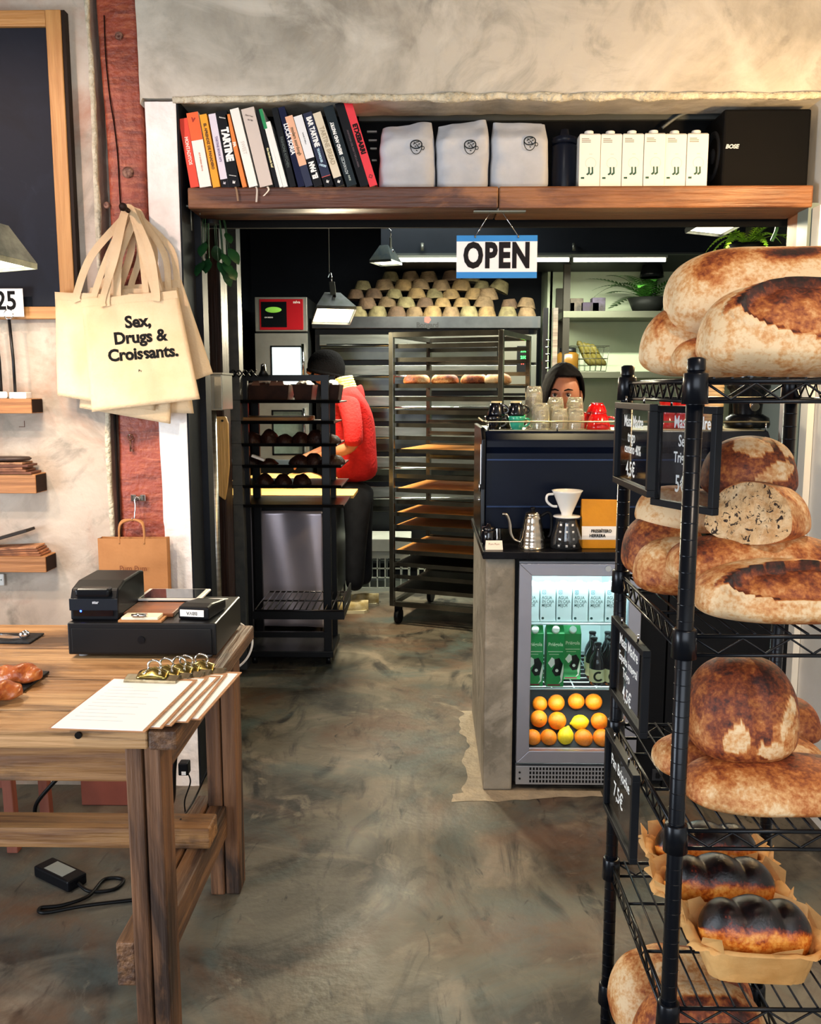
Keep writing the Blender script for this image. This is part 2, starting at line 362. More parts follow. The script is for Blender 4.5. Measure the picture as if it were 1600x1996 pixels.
# ================================================================ left side of the shop
def ribbon(b, pts, w, side=None, t=.0012, k=5):
    """flat band following a path; side = width direction per path (constant) or None = in the wall plane"""
    P = smooth_path(pts, k); N = len(P); vs = []
    for i in range(N):
        tg = (P[min(i+1, N-1)]-P[max(i-1, 0)]).normalized()
        s = Vector(side) if side else Vector((0, -1, 0)).cross(tg)
        s = s.normalized() if s.length > 1e-6 else Vector((1, 0, 0))
        nn = tg.cross(s).normalized()
        for a, c in ((-1, -1), (1, -1), (1, 1), (-1, 1)): vs.append(P[i]+s*(a*w/2)+nn*(c*t/2))
    fs = [(i*4+k, i*4+(k+1) % 4, (i+1)*4+(k+1) % 4, (i+1)*4+k) for i in range(N-1) for k in range(4)]
    b.add(vs, fs+[(0, 1, 2, 3), ((N-1)*4, (N-1)*4+1, (N-1)*4+2, (N-1)*4+3)], False)
    return b
black_print = M('black_print', '0B0A0A', .7); white_print = M('white_print', 'F2F0EC', .7); grey_print = M('grey_print', '6A6660', .7)
steel = M('brushed_steel', 'B9B7B2', .32, 1., col2='8F8D88', scale=4, stretch=(1, 1, 12)); chrome = M('chrome', 'D8D8DA', .12, 1.)
blackmetal = M('black_metal', '0C0D10', .38, .2); blackplastic = M('black_plastic', '0D0E12', .42); brass = M('aged_brass', 'B9A45E', .25, 1., col2='8C7B4A', scale=40)
graymetal = M('grey_metal', '7D8078', .45, .7)

# ---- chalkboard
t = thing('chalkboard', 'large dark chalkboard in a pale pine frame on the plaster wall', 'chalkboard', W(60, 610, 3.17), world=True)
chalk = layered('chalkboard_slate', ['141A26', '1E2533', '2C3544', '0E1119'], [(3, .5, .75), (5, .6, .85), (2, .5, .7)], .6, .05, 30)
xr = W(150, 605, 3.165).x; zt = W(100, 22, 3.165).z; zb = W(100, 622, 3.165).z; fw = .052; xl = -1.95
b = MB(); b.box(xl, xr-fw+.01, 3.165, 3.18, zb+.02, zt-.02); b.build('slate_panel', chalk, t)
pine = wood('pale_pine', 'C79256', 'B07A42', 2, .5); pineh = wood('pale_pine_h', 'C79256', 'B07A42', 0, .5)
b = MB(); b.box(xr-fw, xr, 3.15, 3.187, zb, zt); b.build('frame_rail', pine, t, bevel=.003)
b = MB(); b.box(xl, xr-fw, 3.151, 3.187, zt-fw, zt); b.build('frame_rail', pineh, t, bevel=.003)
b = MB(); b.box(xl, xr-fw, 3.151, 3.187, zb, zb+.042); b.build('frame_rail', pineh, t, bevel=.003)
b = MB(); b.box(xr, xr+.012, 3.155, 3.188, zb, zt); b.build('frame_shade', M('frame_shade_dark', '241A14', .6), t)  # dark strip painted for the shadow on the frame's right side

# ---- clamp lamps (three in view)
def shade_lamp(label, bx, Y, rotz, cord_top, cordpx, power, col, aim=None, tilt=0, scale=1., shadecol='AAB0A0', group='metal work lamps hung on wires'):
    """bx = world point of the middle of the shade's lower opening"""
    t = thing('hanging_work_lamp', label, 'lamp', bx, rotz, group, rot=(tilt, 0, rotz))
    s = scale
    m = M('lamp_shade_'+shadecol, shadecol, .4, .5, col2='6E756C', scale=12)
    b = MB(); top = [(-.05*s, -.035*s, .13*s), (.05*s, -.035*s, .13*s), (.05*s, .035*s, .13*s), (-.05*s, .035*s, .13*s)]
    bot = [(-.125*s, -.10*s, 0), (.125*s, -.10*s, 0), (.125*s, .10*s, 0), (-.125*s, .10*s, 0)]
    b.add(top+bot, [(0, 1, 2, 3), (0, 4, 5, 1), (1, 5, 6, 2), (2, 6, 7, 3), (3, 7, 4, 0)])
    q = [(x*1.0, y*1.0, -.02*s) for x, y, z in bot]; b.add(bot+q, [(0, 1, 5, 4), (1, 2, 6, 5), (2, 3, 7, 6), (3, 0, 4, 7)])
    b.build('shade', m, t, solid=.003)
    b = MB(); b.box(-.115*s, .115*s, -.09*s, .09*s, -.008*s, -.003*s); b.build('glowing_diffuser', M('lamp_glow', 'FFF0CE', .5, emit=6.), t)
    b = MB(); b.box(-.018*s, .018*s, -.05*s, -.04*s, .07*s, .20*s); b.build('bracket', graymetal, t, bevel=.002)
    b = MB(); b.tube([(0, -.05*s, .085*s), (0, -.072*s, .085*s)], .011*s, 12); b.build('knob', M('lamp_knob', '8E1B1F', .4) if shadecol == 'AAB0A0' else chrome, t)
    b = MB(); b.tube([(0, -.045*s, .20*s), (0, -.045*s, .26*s), (-.0, -.02*s, .28*s), (0, .03*s, .28*s)], .005*s, 8); b.build('hook', chrome, t)
    ix = Matrix.Rotation(-tilt, 3, 'X') @ Vector((0, 0, 1)); q_ = Vector((0, 0, .28*s)); b = MB(); b.tube([q_, q_+ix*(cord_top-bx[2]-.28*s*math.cos(tilt))], .0022, 6); b.build('cord', M('lamp_cord', '9AA09A', .5), t)
    if power:
        l = D.lights.new('work_lamp_bulb', 'AREA'); l.energy = power; l.color = col; l.shape = 'RECTANGLE'; l.size = .2*s; l.size_y = .16*s
        o = D.objects.new('work_lamp_bulb', l); C.objects.link(o); o.parent = t; o.location = (0, 0, -.03*s)
    return t
p = W(-18, 508, 2.75)
shade_lamp('grey work lamp on a wire in front of the chalkboard', p, 2.75, R(-25), 3.1, 0, 5, (1, .85, .65), scale=.82, tilt=R(-4))

# ---- wooden wall blocks (small ledges) and what lies on them
oak = wood('ledge_oak', 'B27B48', '8A5A31', 0, .6); oakend = M('ledge_dark_end', '2A1A14', .7)
def ledge(px1, pxw, y0, y1, label):
    xw = W(pxw, (y0+y1)/2, 3.19).x; Yf = 3.1; z1 = W(px1, y0, Yf).z; z0 = W(px1, y1, Yf).z
    t = thing('wall_ledge', label, 'ledge', (xw-.25, 3.15, z0), group='wooden ledges on the plaster wall', world=True)
    b = MB(); b.box(xw-.6, xw, Yf, 3.19, z0, z1); b.build('block', oak, t, bevel=.002)
    b = MB(); b.box(xw, xw+.0015, Yf+.004, 3.186, z0+.003, z1-.003); b.build('end_face', oakend, t)  # right end face in a much darker brown than the block
    return xw, Yf, z1
x1_, y1_, z1_ = ledge(56, 83, 777, 806, 'wooden wall ledge holding the number cards, topmost of the three ledges')
x2_, y2_, z2_ = ledge(59, 91, 925, 962, 'wooden wall ledge under the bundle of brown folders, middle of the three')
x3_, y3_, z3_ = ledge(80, 110, 1085, 1116, 'wooden wall ledge under the fanned papers, lowest of the three')
# number card stands
def card_stand(x, label, num, h, white=True, Y=3.13):
    t = thing('number_card_stand', label, 'card stand', (x, Y, z1_), group='number card stands on the ledge')
    b = MB(); b.lathe([(.0005, .012), (.02, .010), (.026, 0), (.0005, 0)], n=16); b.build('base', graymetal, t)
    b = MB(); b.tube([(0, 0, .01), (.0, 0, h*.5), (-.006, 0, h)], .0055, 8); b.build('rod', blackmetal, t)
    b = MB(); b.tube([(-.006+.016*math.cos(q), -.002, h+.016+.016*math.sin(q)) for q in [2*PI*i/16 for i in range(17)]], .002, 6); b.build('ring', chrome, t)
    if white:
        b = MB(); b.box(-.085, .048, -.001, .001, h+.008, h+.104); c = b.build('card', M('white_card', 'F3F1EE', .6), t, bevel=.0008)
        text(num, .088, black_print, c, face_cam((-.012, -.0016, h+.060)), bold=.0022, xs=.85, name='numeral')
    return t
h = W(18, 622, 3.13).z-z1_
card_stand(W(30, 770, 3.13).x, 'white 25 number card on a black rod stand', '25', h)
card_stand(W(3, 770, 3.15).x, 'bare black rod stand beside the number card', '', h*.93, False, 3.15)
b = MB(); p = W(38, 773, 3.115); b.box(p.x-.032, p.x+.028, 3.105, 3.15, z1_, z1_+.022); tag(b.build('folded_card', M('white_card', 'F3F1EE', .6), bevel=.002), 'small white box on the ledge under the 25 card', 'box')
b = MB(); p = W(6, 773, 3.115); b.box(-.03, .03, -.02, .02, 0, .024, Matrix.Translation((p.x-.022, 3.125, z1_)) @ Matrix.Rotation(.5, 4, 'Z')); tag(b.build('crumpled_napkin', M('white_card', 'F3F1EE', .6), bevel=.006), 'white folded napkin at the frame edge on the card ledge', 'napkin')
# folders and papers
cols = ['7A4A34', '8E5C40', 'A8714E', '6A4030', 'B98A62']
for i in range(5):
    z = z2_+.0015+i*.0085; dx = [0, -.02, -.03, -.012, -.03][i]
    b = MB(); b.box(-.36, .0, -.045, .04, 0, .0075, Matrix.Translation((x2_-.012+dx, 3.14, z)) @ Matrix.Rotation([.0, .02, -.02, .03, 0][i], 4, 'Z') @ Matrix.Rotation([0, .005, -.005, 0, 0][i], 4, 'Y'))
    tag(b.build('brown_folder', M('folder_'+str(i), cols[i], .7, col2='5A3626', scale=20), bevel=.001), 'brown card folder on the middle wall ledge, '+['lowest of the bundle', 'second from the bottom', 'in the middle of the bundle', 'second from the top', 'directly under the round board'][i], 'folder', 'folders on the middle ledge')
b = MB(); b.lathe([(.0005, .012), (.085, .012), (.092, .006), (.085, 0), (.0005, 0)], (x2_-.12, 3.14, z2_+.048), 28, T=None); b2 = b.build('round_board', M('round_board', '4A3328', .5, col2='2C211C', scale=10)); b2.scale = (1, .5, 1); tag(b2, 'round dark board lying on the brown folders', 'board')
cols = ['A4663F', 'B97A50', '8E5737', 'C08A62']
for i in range(4):
    z = z3_+.0015+i*.009
    b = MB(); b.box(-.40, 0, -.045, .04, 0, .007, Matrix.Translation((x3_-.016-.006*i, 3.145, z)) @ Matrix.Rotation(.03*i-.03, 4, 'Z') @ Matrix.Rotation(-.012*i, 4, 'Y'))
    tag(b.build('kraft_booklet', M('booklet_'+str(i), cols[i], .75, col2='6E4530', scale=25), bevel=.001), 'kraft booklet on the lowest wall ledge, '+['at the bottom of the fan', 'second from the bottom', 'third from the bottom', 'on top of the fan'][i], 'booklet', 'booklets on the lowest ledge')
b = MB(); b.box(-.22, 0, -.04, .03, 0, .011, Matrix.Translation((W(62, 1030, 3.14).x, 3.14, W(62, 1034, 3.14).z)) @ Matrix.Rotation(-.28, 4, 'Y')); tag(b.build('slate_tablet', M('slate_tablet', '2A2420', .5), bevel=.002), 'dark slate leaning across the kraft booklets', 'slate')
# fossil like graffiti marks and socket
b = MB(); p = W(43, 832, 3.188); b.box(p.x-.012, p.x+.008, 3.1885, 3.1895, p.z-.001, p.z+.001); b.box(p.x+.008, p.x+.0095, 3.1885, 3.1895, p.z-.001, p.z+.022); tag(b.build('pencil_mark', M('mark_brown', '5A2E20', .8)), 'small right angled pencil mark under the card ledge', 'mark')
t = thing('wall_socket', 'white wall socket under the lowest ledge at the frame edge', 'socket', W(2, 1142, 3.18), world=True)
p = W(8, 1130, 3.18); b = MB(); b.box(p.x-.06, p.x, 3.178, 3.19, p.z-.022, p.z+.022); b.build('plate', M('white_plastic', 'DAD8D2', .4), t, bevel=.003)
b = MB(); b.tube([(p.x-.01, 3.1785, p.z), (p.x-.01, 3.1765, p.z)], .003, 8); b.build('screw', graymetal, t)

# ---- tote bags on the post
cotton = M('natural_cotton', 'DFC6A2', .85, col2='D2B48C', scale=5, bump=.15, bscale=140)
hookp = W(258, 412, 3.13)
t = thing('peg', 'wooden peg on the red post carrying the tote bags', 'peg', (hookp.x, 3.2, hookp.z), world=True)
b = MB(); b.tube([(hookp.x, 3.21, hookp.z-.012), (hookp.x, 3.04, hookp.z-.004)], .008, 10); b.build('shaft', dkwood, t)
b = MB(); b.ball((hookp.x, 3.035, hookp.z-.004), .014, 10); b.build('tip', dkwood, t)
def tote(corners, Y, label, straps, seed, printed=False, dy=0.):
    TL, TR, BR, BL = [W(x, y, Y) for x, y in corners]
    t = thing('tote_bag', label, 'tote bag', ((BL.x+BR.x)/2, Y, min(BL.z, BR.z)), group='cotton tote bags hanging on the post', world=True)
    def fn(u, v, o=0):
        p = (TL*(1-u)+TR*u)*(1-v)+(BL*(1-u)+BR*u)*v
        n = noise.noise((u*2.2+seed, v*1.3, seed*2))*.010*v+.004*noise.noise((u*9+seed, v*2, seed))*(1-.5*v)
        return (p.x, Y+n+o-.006*math.sin(PI*u)*v, p.z+.004*noise.noise((u*5, seed, 0))*(1-v))
    b = MB(); b.grid(lambda u, v: fn(u, v), 24, 24); b.grid(lambda u, v: fn(u, v, .009), 24, 24); b.build('bag_body', cotton, t, solid=.0015)
    b = MB(); b.grid(lambda u, v: tuple(Vector(fn(u, v*.07))+Vector((0, -.0016, 0))), 20, 3); b.build('top_hem', cotton, t)
    for i, (ua, ub, sag, off) in enumerate(straps):
        yy = Y-.004+off
        A = Vector(fn(ua, .0)); B = Vector(fn(ub, .0)); H = Vector((hookp.x+sag*.3, 0, hookp.z+.004))
        pts = [(A.x, yy-.002, A.z-.03), (A.x, yy-.002, A.z), ((A.x*.55+H.x*.45)+sag-.01, yy, A.z*.55+H.z*.45), (H.x-.018, yy-.001, H.z-.03), (H.x, yy, H.z),
               (H.x+.018, yy, H.z-.03), ((B.x*.55+H.x*.45)+sag+.01, yy, B.z*.55+H.z*.45), (B.x, yy-.002, B.z), (B.x, yy-.002, B.z-.03)]
        b = MB(); ribbon(b, pts, .026 if i % 2 == 0 else .022); b.build('handle', cotton, t)
    if printed:
        c = (TL+TR+BL+BR)/4; ang = math.atan2(TR.z-TL.z, TR.x-TL.x)
        def T(px, py, a=0): p = W(px, py, Y-.012); return face_cam((p.x, Y-.020, p.z), -(ang+a)*.85)
        sc = .056
        def conform(o):      # print lies on the cloth
            e1, e2 = TR-TL, BL-TL; det = e1.x*e2.z-e1.z*e2.x
            for v in o.data.vertices:
                dx, dz = v.co.x+t.location.x-TL.x, v.co.z+t.location.z-TL.z
                v.co.y = fn(max(0, min(1, (dx*e2.z-dz*e2.x)/det)), max(0, min(1, (e1.x*dz-e1.z*dx)/det)))[1]-.0018-t.location.y
        for s, px, py in (('Sex,', 267, 627), ('Drugs &', 271, 657), ('Croissants.', 277, 689)): conform(text(s, sc, black_print, t, T(px, py), bold=.0021, name='print', spacing=.98))
        conform(text('Pum Pum', .0115, black_print, t, T(281, 722), bold=.0003, name='print')); conform(text('Bakery', .0115, black_print, t, T(286, 753), bold=.0003, name='print'))
        b = MB(); p = W(284, 738, Y-.012); b.box(p.x-.0006, p.x+.0006, Y-.0105, Y-.010, p.z-.018, p.z+.018); conform(b.build('print', black_print, t))
    return t
tote([(215, 560), (352, 545), (414, 728), (250, 790)], 3.165, 'tote bag hanging furthest right, its corner beyond the white column', [(.15, .6, .02, 0), (.3, .95, .03, .004)], 5.)
tote([(180, 566), (345, 560), (376, 806), (190, 800)], 3.15, 'cotton tote bag hanging next to the post under the others', [(.25, .8, .0, 0), (.1, .9, .025, .003)], 4.)
tote([(175, 560), (340, 585), (331, 826), (155, 795)], 3.132, 'tote bag whose tilted hem hangs lowest on the post', [(.3, .85, -.01, 0), (.2, .7, .01, .003)], 3.)
tote([(107, 569), (330, 580), (300, 800), (112, 772)], 3.114, 'plain tote bag swung out to the left of the printed one', [(.20, .55, -.02, 0), (.35, .8, .0, .003)], 2.)
tote([(158, 584), (344, 566), (389, 778), (180, 803)], 3.095, 'front tote bag printed Sex, Drugs & Croissants', [(.27, .78, -.006, 0), (.24, .80, .012, -.004)], 1., True)

# ---- key, spring hook and paper bag on the post
t = thing('hanging_key', 'small old key hanging on a nail in the red post', 'key', W(254, 880, 3.19), world=True)
p = W(254, 852, 3.197); b = MB(); b.tube([(p.x+.009*math.cos(q), 3.196, p.z+.009*math.sin(q)) for q in [2*PI*i/14 for i in range(15)]], .0028, 6); b.build('bow', M('old_iron', '6E4A3A', .4, .7), t)
b = MB(); q_ = W(255, 880, 3.197); b.tube([(p.x, 3.196, p.z-.009), (q_.x, 3.196, q_.z)], .0035, 8); b.box(q_.x, q_.x+.009, 3.193, 3.199, q_.z, q_.z+.008); b.build('shank', M('old_iron', '6E4A3A', .4, .7), t)
b = MB(); b.tube([(p.x, 3.21, p.z+.008), (p.x, 3.186, p.z+.009)], .002, 6); b.build('nail', graymetal, t)
t = thing('wall_hook', 'steel hook plate with a wire hook above the paper bag', 'hook', W(269, 985, 3.18), world=True)
p = W(269, 971, 3.195)
for dx in (-.016, .018):
    b = MB(); b.box(p.x+dx-.010, p.x+dx+.010, 3.192, 3.203, p.z-.012, p.z+.013); b.build('plate', chrome, t, bevel=.002)
b = MB(); b.tube([(p.x-.014, 3.189, p.z), (p.x+.016, 3.189, p.z)], .008, 10); b.build('barrel', graymetal, t)
hz = W(268, 1012, 3.17).z
b = MB(); b.tube(smooth_path([(p.x+.010, 3.180, p.z-.006), (p.x+.004, 3.176, p.z+.006), (p.x-.006, 3.176, p.z-.002), (p.x-.004, 3.172, p.z-.03), (p.x-.009, 3.168, hz), (p.x-.008, 3.15, hz-.004), (p.x-.008, 3.143, hz+.008)]), .0026, 6); b.build('wire_hook', chrome, t)
kraft = M('kraft_paper', 'B9814F', .8, col2='A87142', scale=6, bump=.1, bscale=50)
t = thing('paper_bag', 'kraft paper carrier bag printed Pum Pum hanging below the steel hook', 'paper bag', W(258, 1215, 3.12), world=True)
x0 = W(191, 1050, 3.13).x; x1 = W(325, 1050, 3.13).x; z1 = W(258, 1049, 3.13).z; z0 = z1-.30
def bagf(u, v, Y=3.125): return (x0+(x1-x0)*u, Y+.004*noise.noise((u*3, v*4, 1))-.006*math.sin(PI*u), z1+(z0-z1)*v)
b = MB(); b.grid(bagf, 16, 20); b.grid(lambda u, v: bagf(u, v, 3.165), 6, 6)
for u in (0, 1): b.grid(lambda a, v: ((x0 if u == 0 else x1)+(.006 if u == 0 else -.006)*math.sin(PI*a)*1., 3.125+.04*a, z1+(z0-z1)*v), 5, 6)
b.box(x0, x1, 3.125, 3.165, z0, z0+.001); b.build('bag_body', kraft, t)
for yy in (3.122, 3.160):
    xa = W(234, 1050, yy).x; xb = W(280, 1050, yy).x; xm = (xa+xb)/2; zz = hz+.001
    b = MB(); b.tube(smooth_path([(xa-.002, yy, z1-.02), (xa-.002, yy, z1+.03), (xa+.008, yy+.005, zz-.008), (xm, yy+(.025 if yy < 3.14 else -.012), zz), (xb-.008, yy+.005, zz-.008), (xb+.002, yy, z1+.03), (xb+.002, yy, z1-.02)]), .0042, 8); b.build('handle', kraft, t)
p = W(260, 1108, 3.115); text('Pum Pum', .026, M('brown_print', '7A4322', .7), t, face_cam((p.x, 3.1125, p.z)), bold=.0004, name='print')

# ================================================================ table
tw = [wood('table_plank_%d' % i, c1, c2, 0, .5, c3, 34, .35) for i, (c1, c2, c3) in enumerate((('BE9466', '9C7348', '5E422A'), ('B2875A', '8E6640', '523A26'), ('C69E70', 'A47C50', '66482E')))]
twy = wood('table_edge_wood', '7A5638', '4A3020', 1, .6, '2C1C12', 34, .5); twx = wood('table_apron_wood', '9C7042', '6B4526', 0, .6, '3A2414', 30, .5); twz = wood('table_leg_wood', '80583A', '533521', 2, .6, '2B1A10', 30, .5)
TZ = .80; TX = -.515
t = thing('rustic_table', 'rough reclaimed timber table carrying the till', 'table', (-1.2, 2.15, 0), world=True)
ys = [2.575, 2.44, 2.33, 2.20, 2.09, 1.97, 1.86, 1.742]
for i in range(7):
    b = MB(); dz = [.0, .002, -.001, .001, .0, .002, 0][i]; z0 = TZ-.042
    b.box(-2.1, TX-.062, ys[i+1]+.0022, ys[i]-.0022, z0, TZ+dz-.002); b.build('plank', tw[i % 3], t, bevel=.004)
b = MB(); b.box(TX-.060, TX, 1.742, 2.575, TZ-.044, TZ-.001); b.build('end_board', twy, t, bevel=.006)
b = MB(); b.box(-2.1, TX-.10, 1.79, 1.825, TZ-.135, TZ-.046); b.build('apron', twx, t, bevel=.004)
b = MB(); b.box(-2.1, TX-.10, 2.50, 2.535, TZ-.135, TZ-.046); b.build('apron', twx, t, bevel=.004)
b = MB(); b.box(TX-.085, TX-.05, 1.87, 2.46, TZ-.135, TZ-.046); b.build('apron', twy, t, bevel=.004)
def leg(xa, xb, ya, yb):
    b = MB(); m = (xa+xb)/2
    b.box(xa, m-.0015, ya, yb, 0, TZ-.045); b.box(m+.0015, xb, ya+.004, yb, 0, TZ-.045); b.build('leg', twz, t, bevel=.005)
lx0 = W(250, 1600, 1.79).x; lx1 = W(318, 1600, 1.79).x
leg(lx0, lx1, 1.785, 1.875); leg(lx0, lx1+.012, 2.455, 2.54); leg(-2.05, -1.96, 1.785, 1.875); leg(-2.05, -1.96, 2.455, 2.54)
b = MB(); b.box(lx0-.045, lx0-.002, 1.80, 2.52, .18, .285); b.box(lx0+.004, lx1-.02, 1.876, 2.454, .19, .285); b.build('side_stretcher', twy, t, bevel=.004)
b = MB(); b.box(-2.05, -2.0, 1.876, 2.454, .18, .285); b.build('side_stretcher', twy, t, bevel=.004)
b = MB(); b.box(-2.1, W(409, 1650, 2.2).x, 2.2, 2.29, .2865, .344); b.build('cross_stretcher', twx, t, bevel=.005)
p = W(153, 1433, 1.74); b = MB(); b.tube([(p.x, 1.742, p.z), (p.x, 1.737, p.z)], .0075, 10); b.build('bolt', M('bolt_iron', '2A2624', .35, .8), t)

# ---- till: drawer, printer, tablet, card reader
pA = FL(127, 1287, TZ); pB = FL(408, 1288, TZ); DX0, DX1, DY0, DY1, DZ = pA.x, pB.x+.015, 2.235, 2.545, TZ+.094
t = thing('cash_drawer', 'black metal cash drawer under the receipt printer', 'cash drawer', ((DX0+DX1)/2, 2.39, TZ), world=True)
b = MB(); b.box(DX0, DX1, DY0+.004, DY1, TZ+.008, DZ); b.build('case', blackmetal, t, bevel=.004)
b = MB(); b.box(DX0+.012, DX1-.012, DY0, DY0+.004, TZ+.014, DZ-.014); b.build('drawer_front', blackmetal, t, bevel=.0015)
b = MB(); b.tube([((DX0+DX1)/2, DY0, TZ+.05), ((DX0+DX1)/2, DY0-.003, TZ+.05)], .010, 12); b.build('lock', blackplastic, t)
for xx in (DX0+.03, DX1-.03):
    for yy in (DY0+.03, DY1-.03):
        b = MB(); b.tube([(xx, yy, TZ), (xx, yy, TZ+.009)], .012, 10); b.build('foot', M('clear_foot', '9BA0A5', .3), t)
px0 = W(139, 1210, 2.27).x; px1 = W(232, 1210, 2.27).x; ph = W(190, 1124, 2.37).z
t = thing('receipt_printer', 'black receipt printer with a blue light on the cash drawer', 'printer', ((px0+px1)/2, 2.34, DZ), world=True)
H = ph-DZ
b = MB(); b.prism([(2.265, DZ), (2.49, DZ), (2.49, DZ+H*.93), (2.46, DZ+H), (2.33, DZ+H), (2.28, DZ+H*.86), (2.268, DZ+H*.62)], px0, px1, 'x'); b.build('case', blackplastic, t, bevel=.005)
b = MB(); b.box(px0-.001, px1+.001, 2.262, 2.267, DZ+H*.28, DZ+H*.62); b.build('front_panel', M('printer_panel', '1C2027', .35), t, bevel=.002)
b = MB(); b.box(px0+.016, px1-.018, 2.258, 2.30, DZ+H*.66, DZ+H*.9); b.build('paper_cover', M('printer_cover', '101216', .25), t, bevel=.008)
b = MB(); b.box(px0+.010, px1-.012, 2.2625, 2.2665, DZ+.012, DZ+.036); b.build('paper_slot', M('slot_dark', '05060A', .15), t)
b = MB(); b.ball((px0+.030, 2.2615, DZ+.026), .0028, 8); b.build('status_light', M('blue_led', '2B4BFF', .5, emit=9.), t)
p = W(184, 1144, 2.26); text('star', .011, M('silver_print', 'C9CCD2', .4), t, face_cam((p.x, 2.2605, DZ+H*.52)), bold=.0003, name='logo')
# tablet
t = thing('tablet', 'white framed tablet lying flat behind the card reader', 'tablet', (DX1-.10, 2.47, DZ), world=True)
x0, x1 = W(266, 1172, 2.44).x, W(392, 1172, 2.44).x
b = MB(); b.box(x0, x1, 2.43, 2.56, DZ+.0125, DZ+.0195); b.build('case', M('white_plastic', 'DAD8D2', .4), t, bevel=.003)
b = MB(); b.box(x0+.012, x1-.014, 2.438, 2.552, DZ+.0195, DZ+.0203); b.build('screen', M('tablet_screen', '16181E', .04), t)
b = MB(); b.box(x0+.03, x1-.03, 2.45, 2.54, DZ, DZ+.0125); b.build('riser', blackplastic, t)
# wooden block + note clip + card reader
x0, x1 = W(240, 1205, 2.30).x, W(338, 1205, 2.30).x
b = MB(); b.box(x0, x1, 2.30, 2.425, DZ, DZ+.012); tag(b.build('wooden_tray', wood('tray_wood', '9A5E34', '7A4526', 0, .4), bevel=.003), 'thin brown wooden tray on the drawer beside the printer', 'tray')
t = thing('note_clip', 'cream note pad held by a bulldog clip on the drawer edge', 'note pad', W(275, 1212, 2.26), world=True)
x0, x1 = W(231, 1212, 2.25).x, W(316, 1212, 2.25).x
b = MB(); b.box(x0, x1, 2.245, 2.297, DZ, DZ+.006); b.build('board', kraft, t, bevel=.001)
b = MB(); b.box(x0+.008, x1-.01, 2.247, 2.295, DZ+.006, DZ+.014); b.build('paper', M('cream_paper', 'E9DFC4', .7), t, bevel=.002)
b = MB(); b.box(x0+.04, x1-.045, 2.243, 2.275, DZ+.014, DZ+.018); b.tube([(x0+.035, 2.25, DZ+.018), (x1-.04, 2.25, DZ+.018)], .004, 8); b.build('clip', chrome, t)
t = thing('card_reader', 'black card reader with a white label lying on the drawer', 'card reader', W(380, 1215, 2.3), world=True)
p = W(383, 1198, 2.28); T = Matrix.Translation((p.x, 2.33, DZ)) @ Matrix.Rotation(R(-8), 4, 'Z')
b = MB(); b.prism([(-.055, 0), (.075, 0), (.075, .028), (-.02, .038), (-.055, .034)], -.043, .043, 'x', T=T); b.build('case', blackplastic, t, bevel=.006)
b = MB(); b.box(-.036, .030, -.057, -.0545, .009, .027, T); l = b.build('label_plate', M('white_card', 'F3F1EE', .6), t)
text('BBVA', .013, M('grey_print', '6A6660', .7), l, T @ Matrix.Translation((-.003, -.0575, .018)) @ Matrix.Rotation(PI, 4, 'Y') @ Matrix.Rotation(R(90), 4, 'X'), bold=.0003, name='print')

# ---- clipboards
board = wood('clipboard_hardboard', 'A8764C', '8E5F3A', 0, .6); paper = M('white_paper', 'F4F3F2', .7)
def clipboard(x, y, rz, lvl, label, sheet=True):
    t = thing('clipboard', label, 'clipboard', (x, y, TZ+.0005+lvl*.0065), rz, 'menu clipboards on the table')
    b = MB(); b.box(-.1, .1, -.16, .16, 0, .003); b.build('board', board, t, bevel=.0008)
    b = MB(); b.box(-.094, .094, -.158, .142, .003, .0044); s = b.build('paper', paper, t)
    b = MB()
    for k in range(11):
        w_ = [.05, .12, .10, .13, .07, .12, .11, .05, .12, .09, .11][k]; b.box(-.075, -.075+w_, .085-k*.02, .087-k*.02, .00445, .0046)
    b.build('print', M('faint_print', 'B9BCD0', .8), s)
    b = MB(); b.prism([(.118, .0044), (.160, .0044), (.160, .012), (.146, .016), (.122, .010)], -.062, .062, 'x'); b.build('clip_plate', M('aged_steel', '9C9788', .28, 1., col2='75705F', scale=30), t, bevel=.001)
    b = MB(); b.grid(lambda u, v: (-.035+.07*u, .128+.03*v, .013+.020*math.sin(PI*v*.6)*(1-.6*abs(u-.5)*2)), 9, 7); b.build('clip_spring', brass, t, solid=.0015)
    b = MB(); b.tube([(.016*math.cos(q), .150+.004, .034+.014*math.sin(q)) for q in [2*PI*i/14 for i in range(15)]], .0028, 6); b.tube([(-.02, .135, .02), (-.012, .152, .028)], .003, 6); b.tube([(.02, .135, .02), (.012, .152, .028)], .003, 6); b.build('clip_ring', chrome, t)
    return t
q0 = FL(103, 1420, TZ+.03); 
base = (q0.x+.100, q0.y+.155)
clipboard(base[0]+.075, base[1]+.135, R(-4), 0, 'bottom clipboard of the stack, poking out towards the cash drawer')
clipboard(base[0]+.052, base[1]+.10, R(-2), 1, 'second clipboard from the bottom of the stack')
clipboard(base[0]+.036, base[1]+.068, R(-5), 2, 'middle clipboard of the stack with its steel clip behind two others')
clipboard(base[0]+.020, base[1]+.035, R(-3), 3, 'clipboard directly beneath the top menu sheet')
clipboard(base[0], base[1], R(-4), 4, 'top clipboard with the whole printed menu sheet showing')

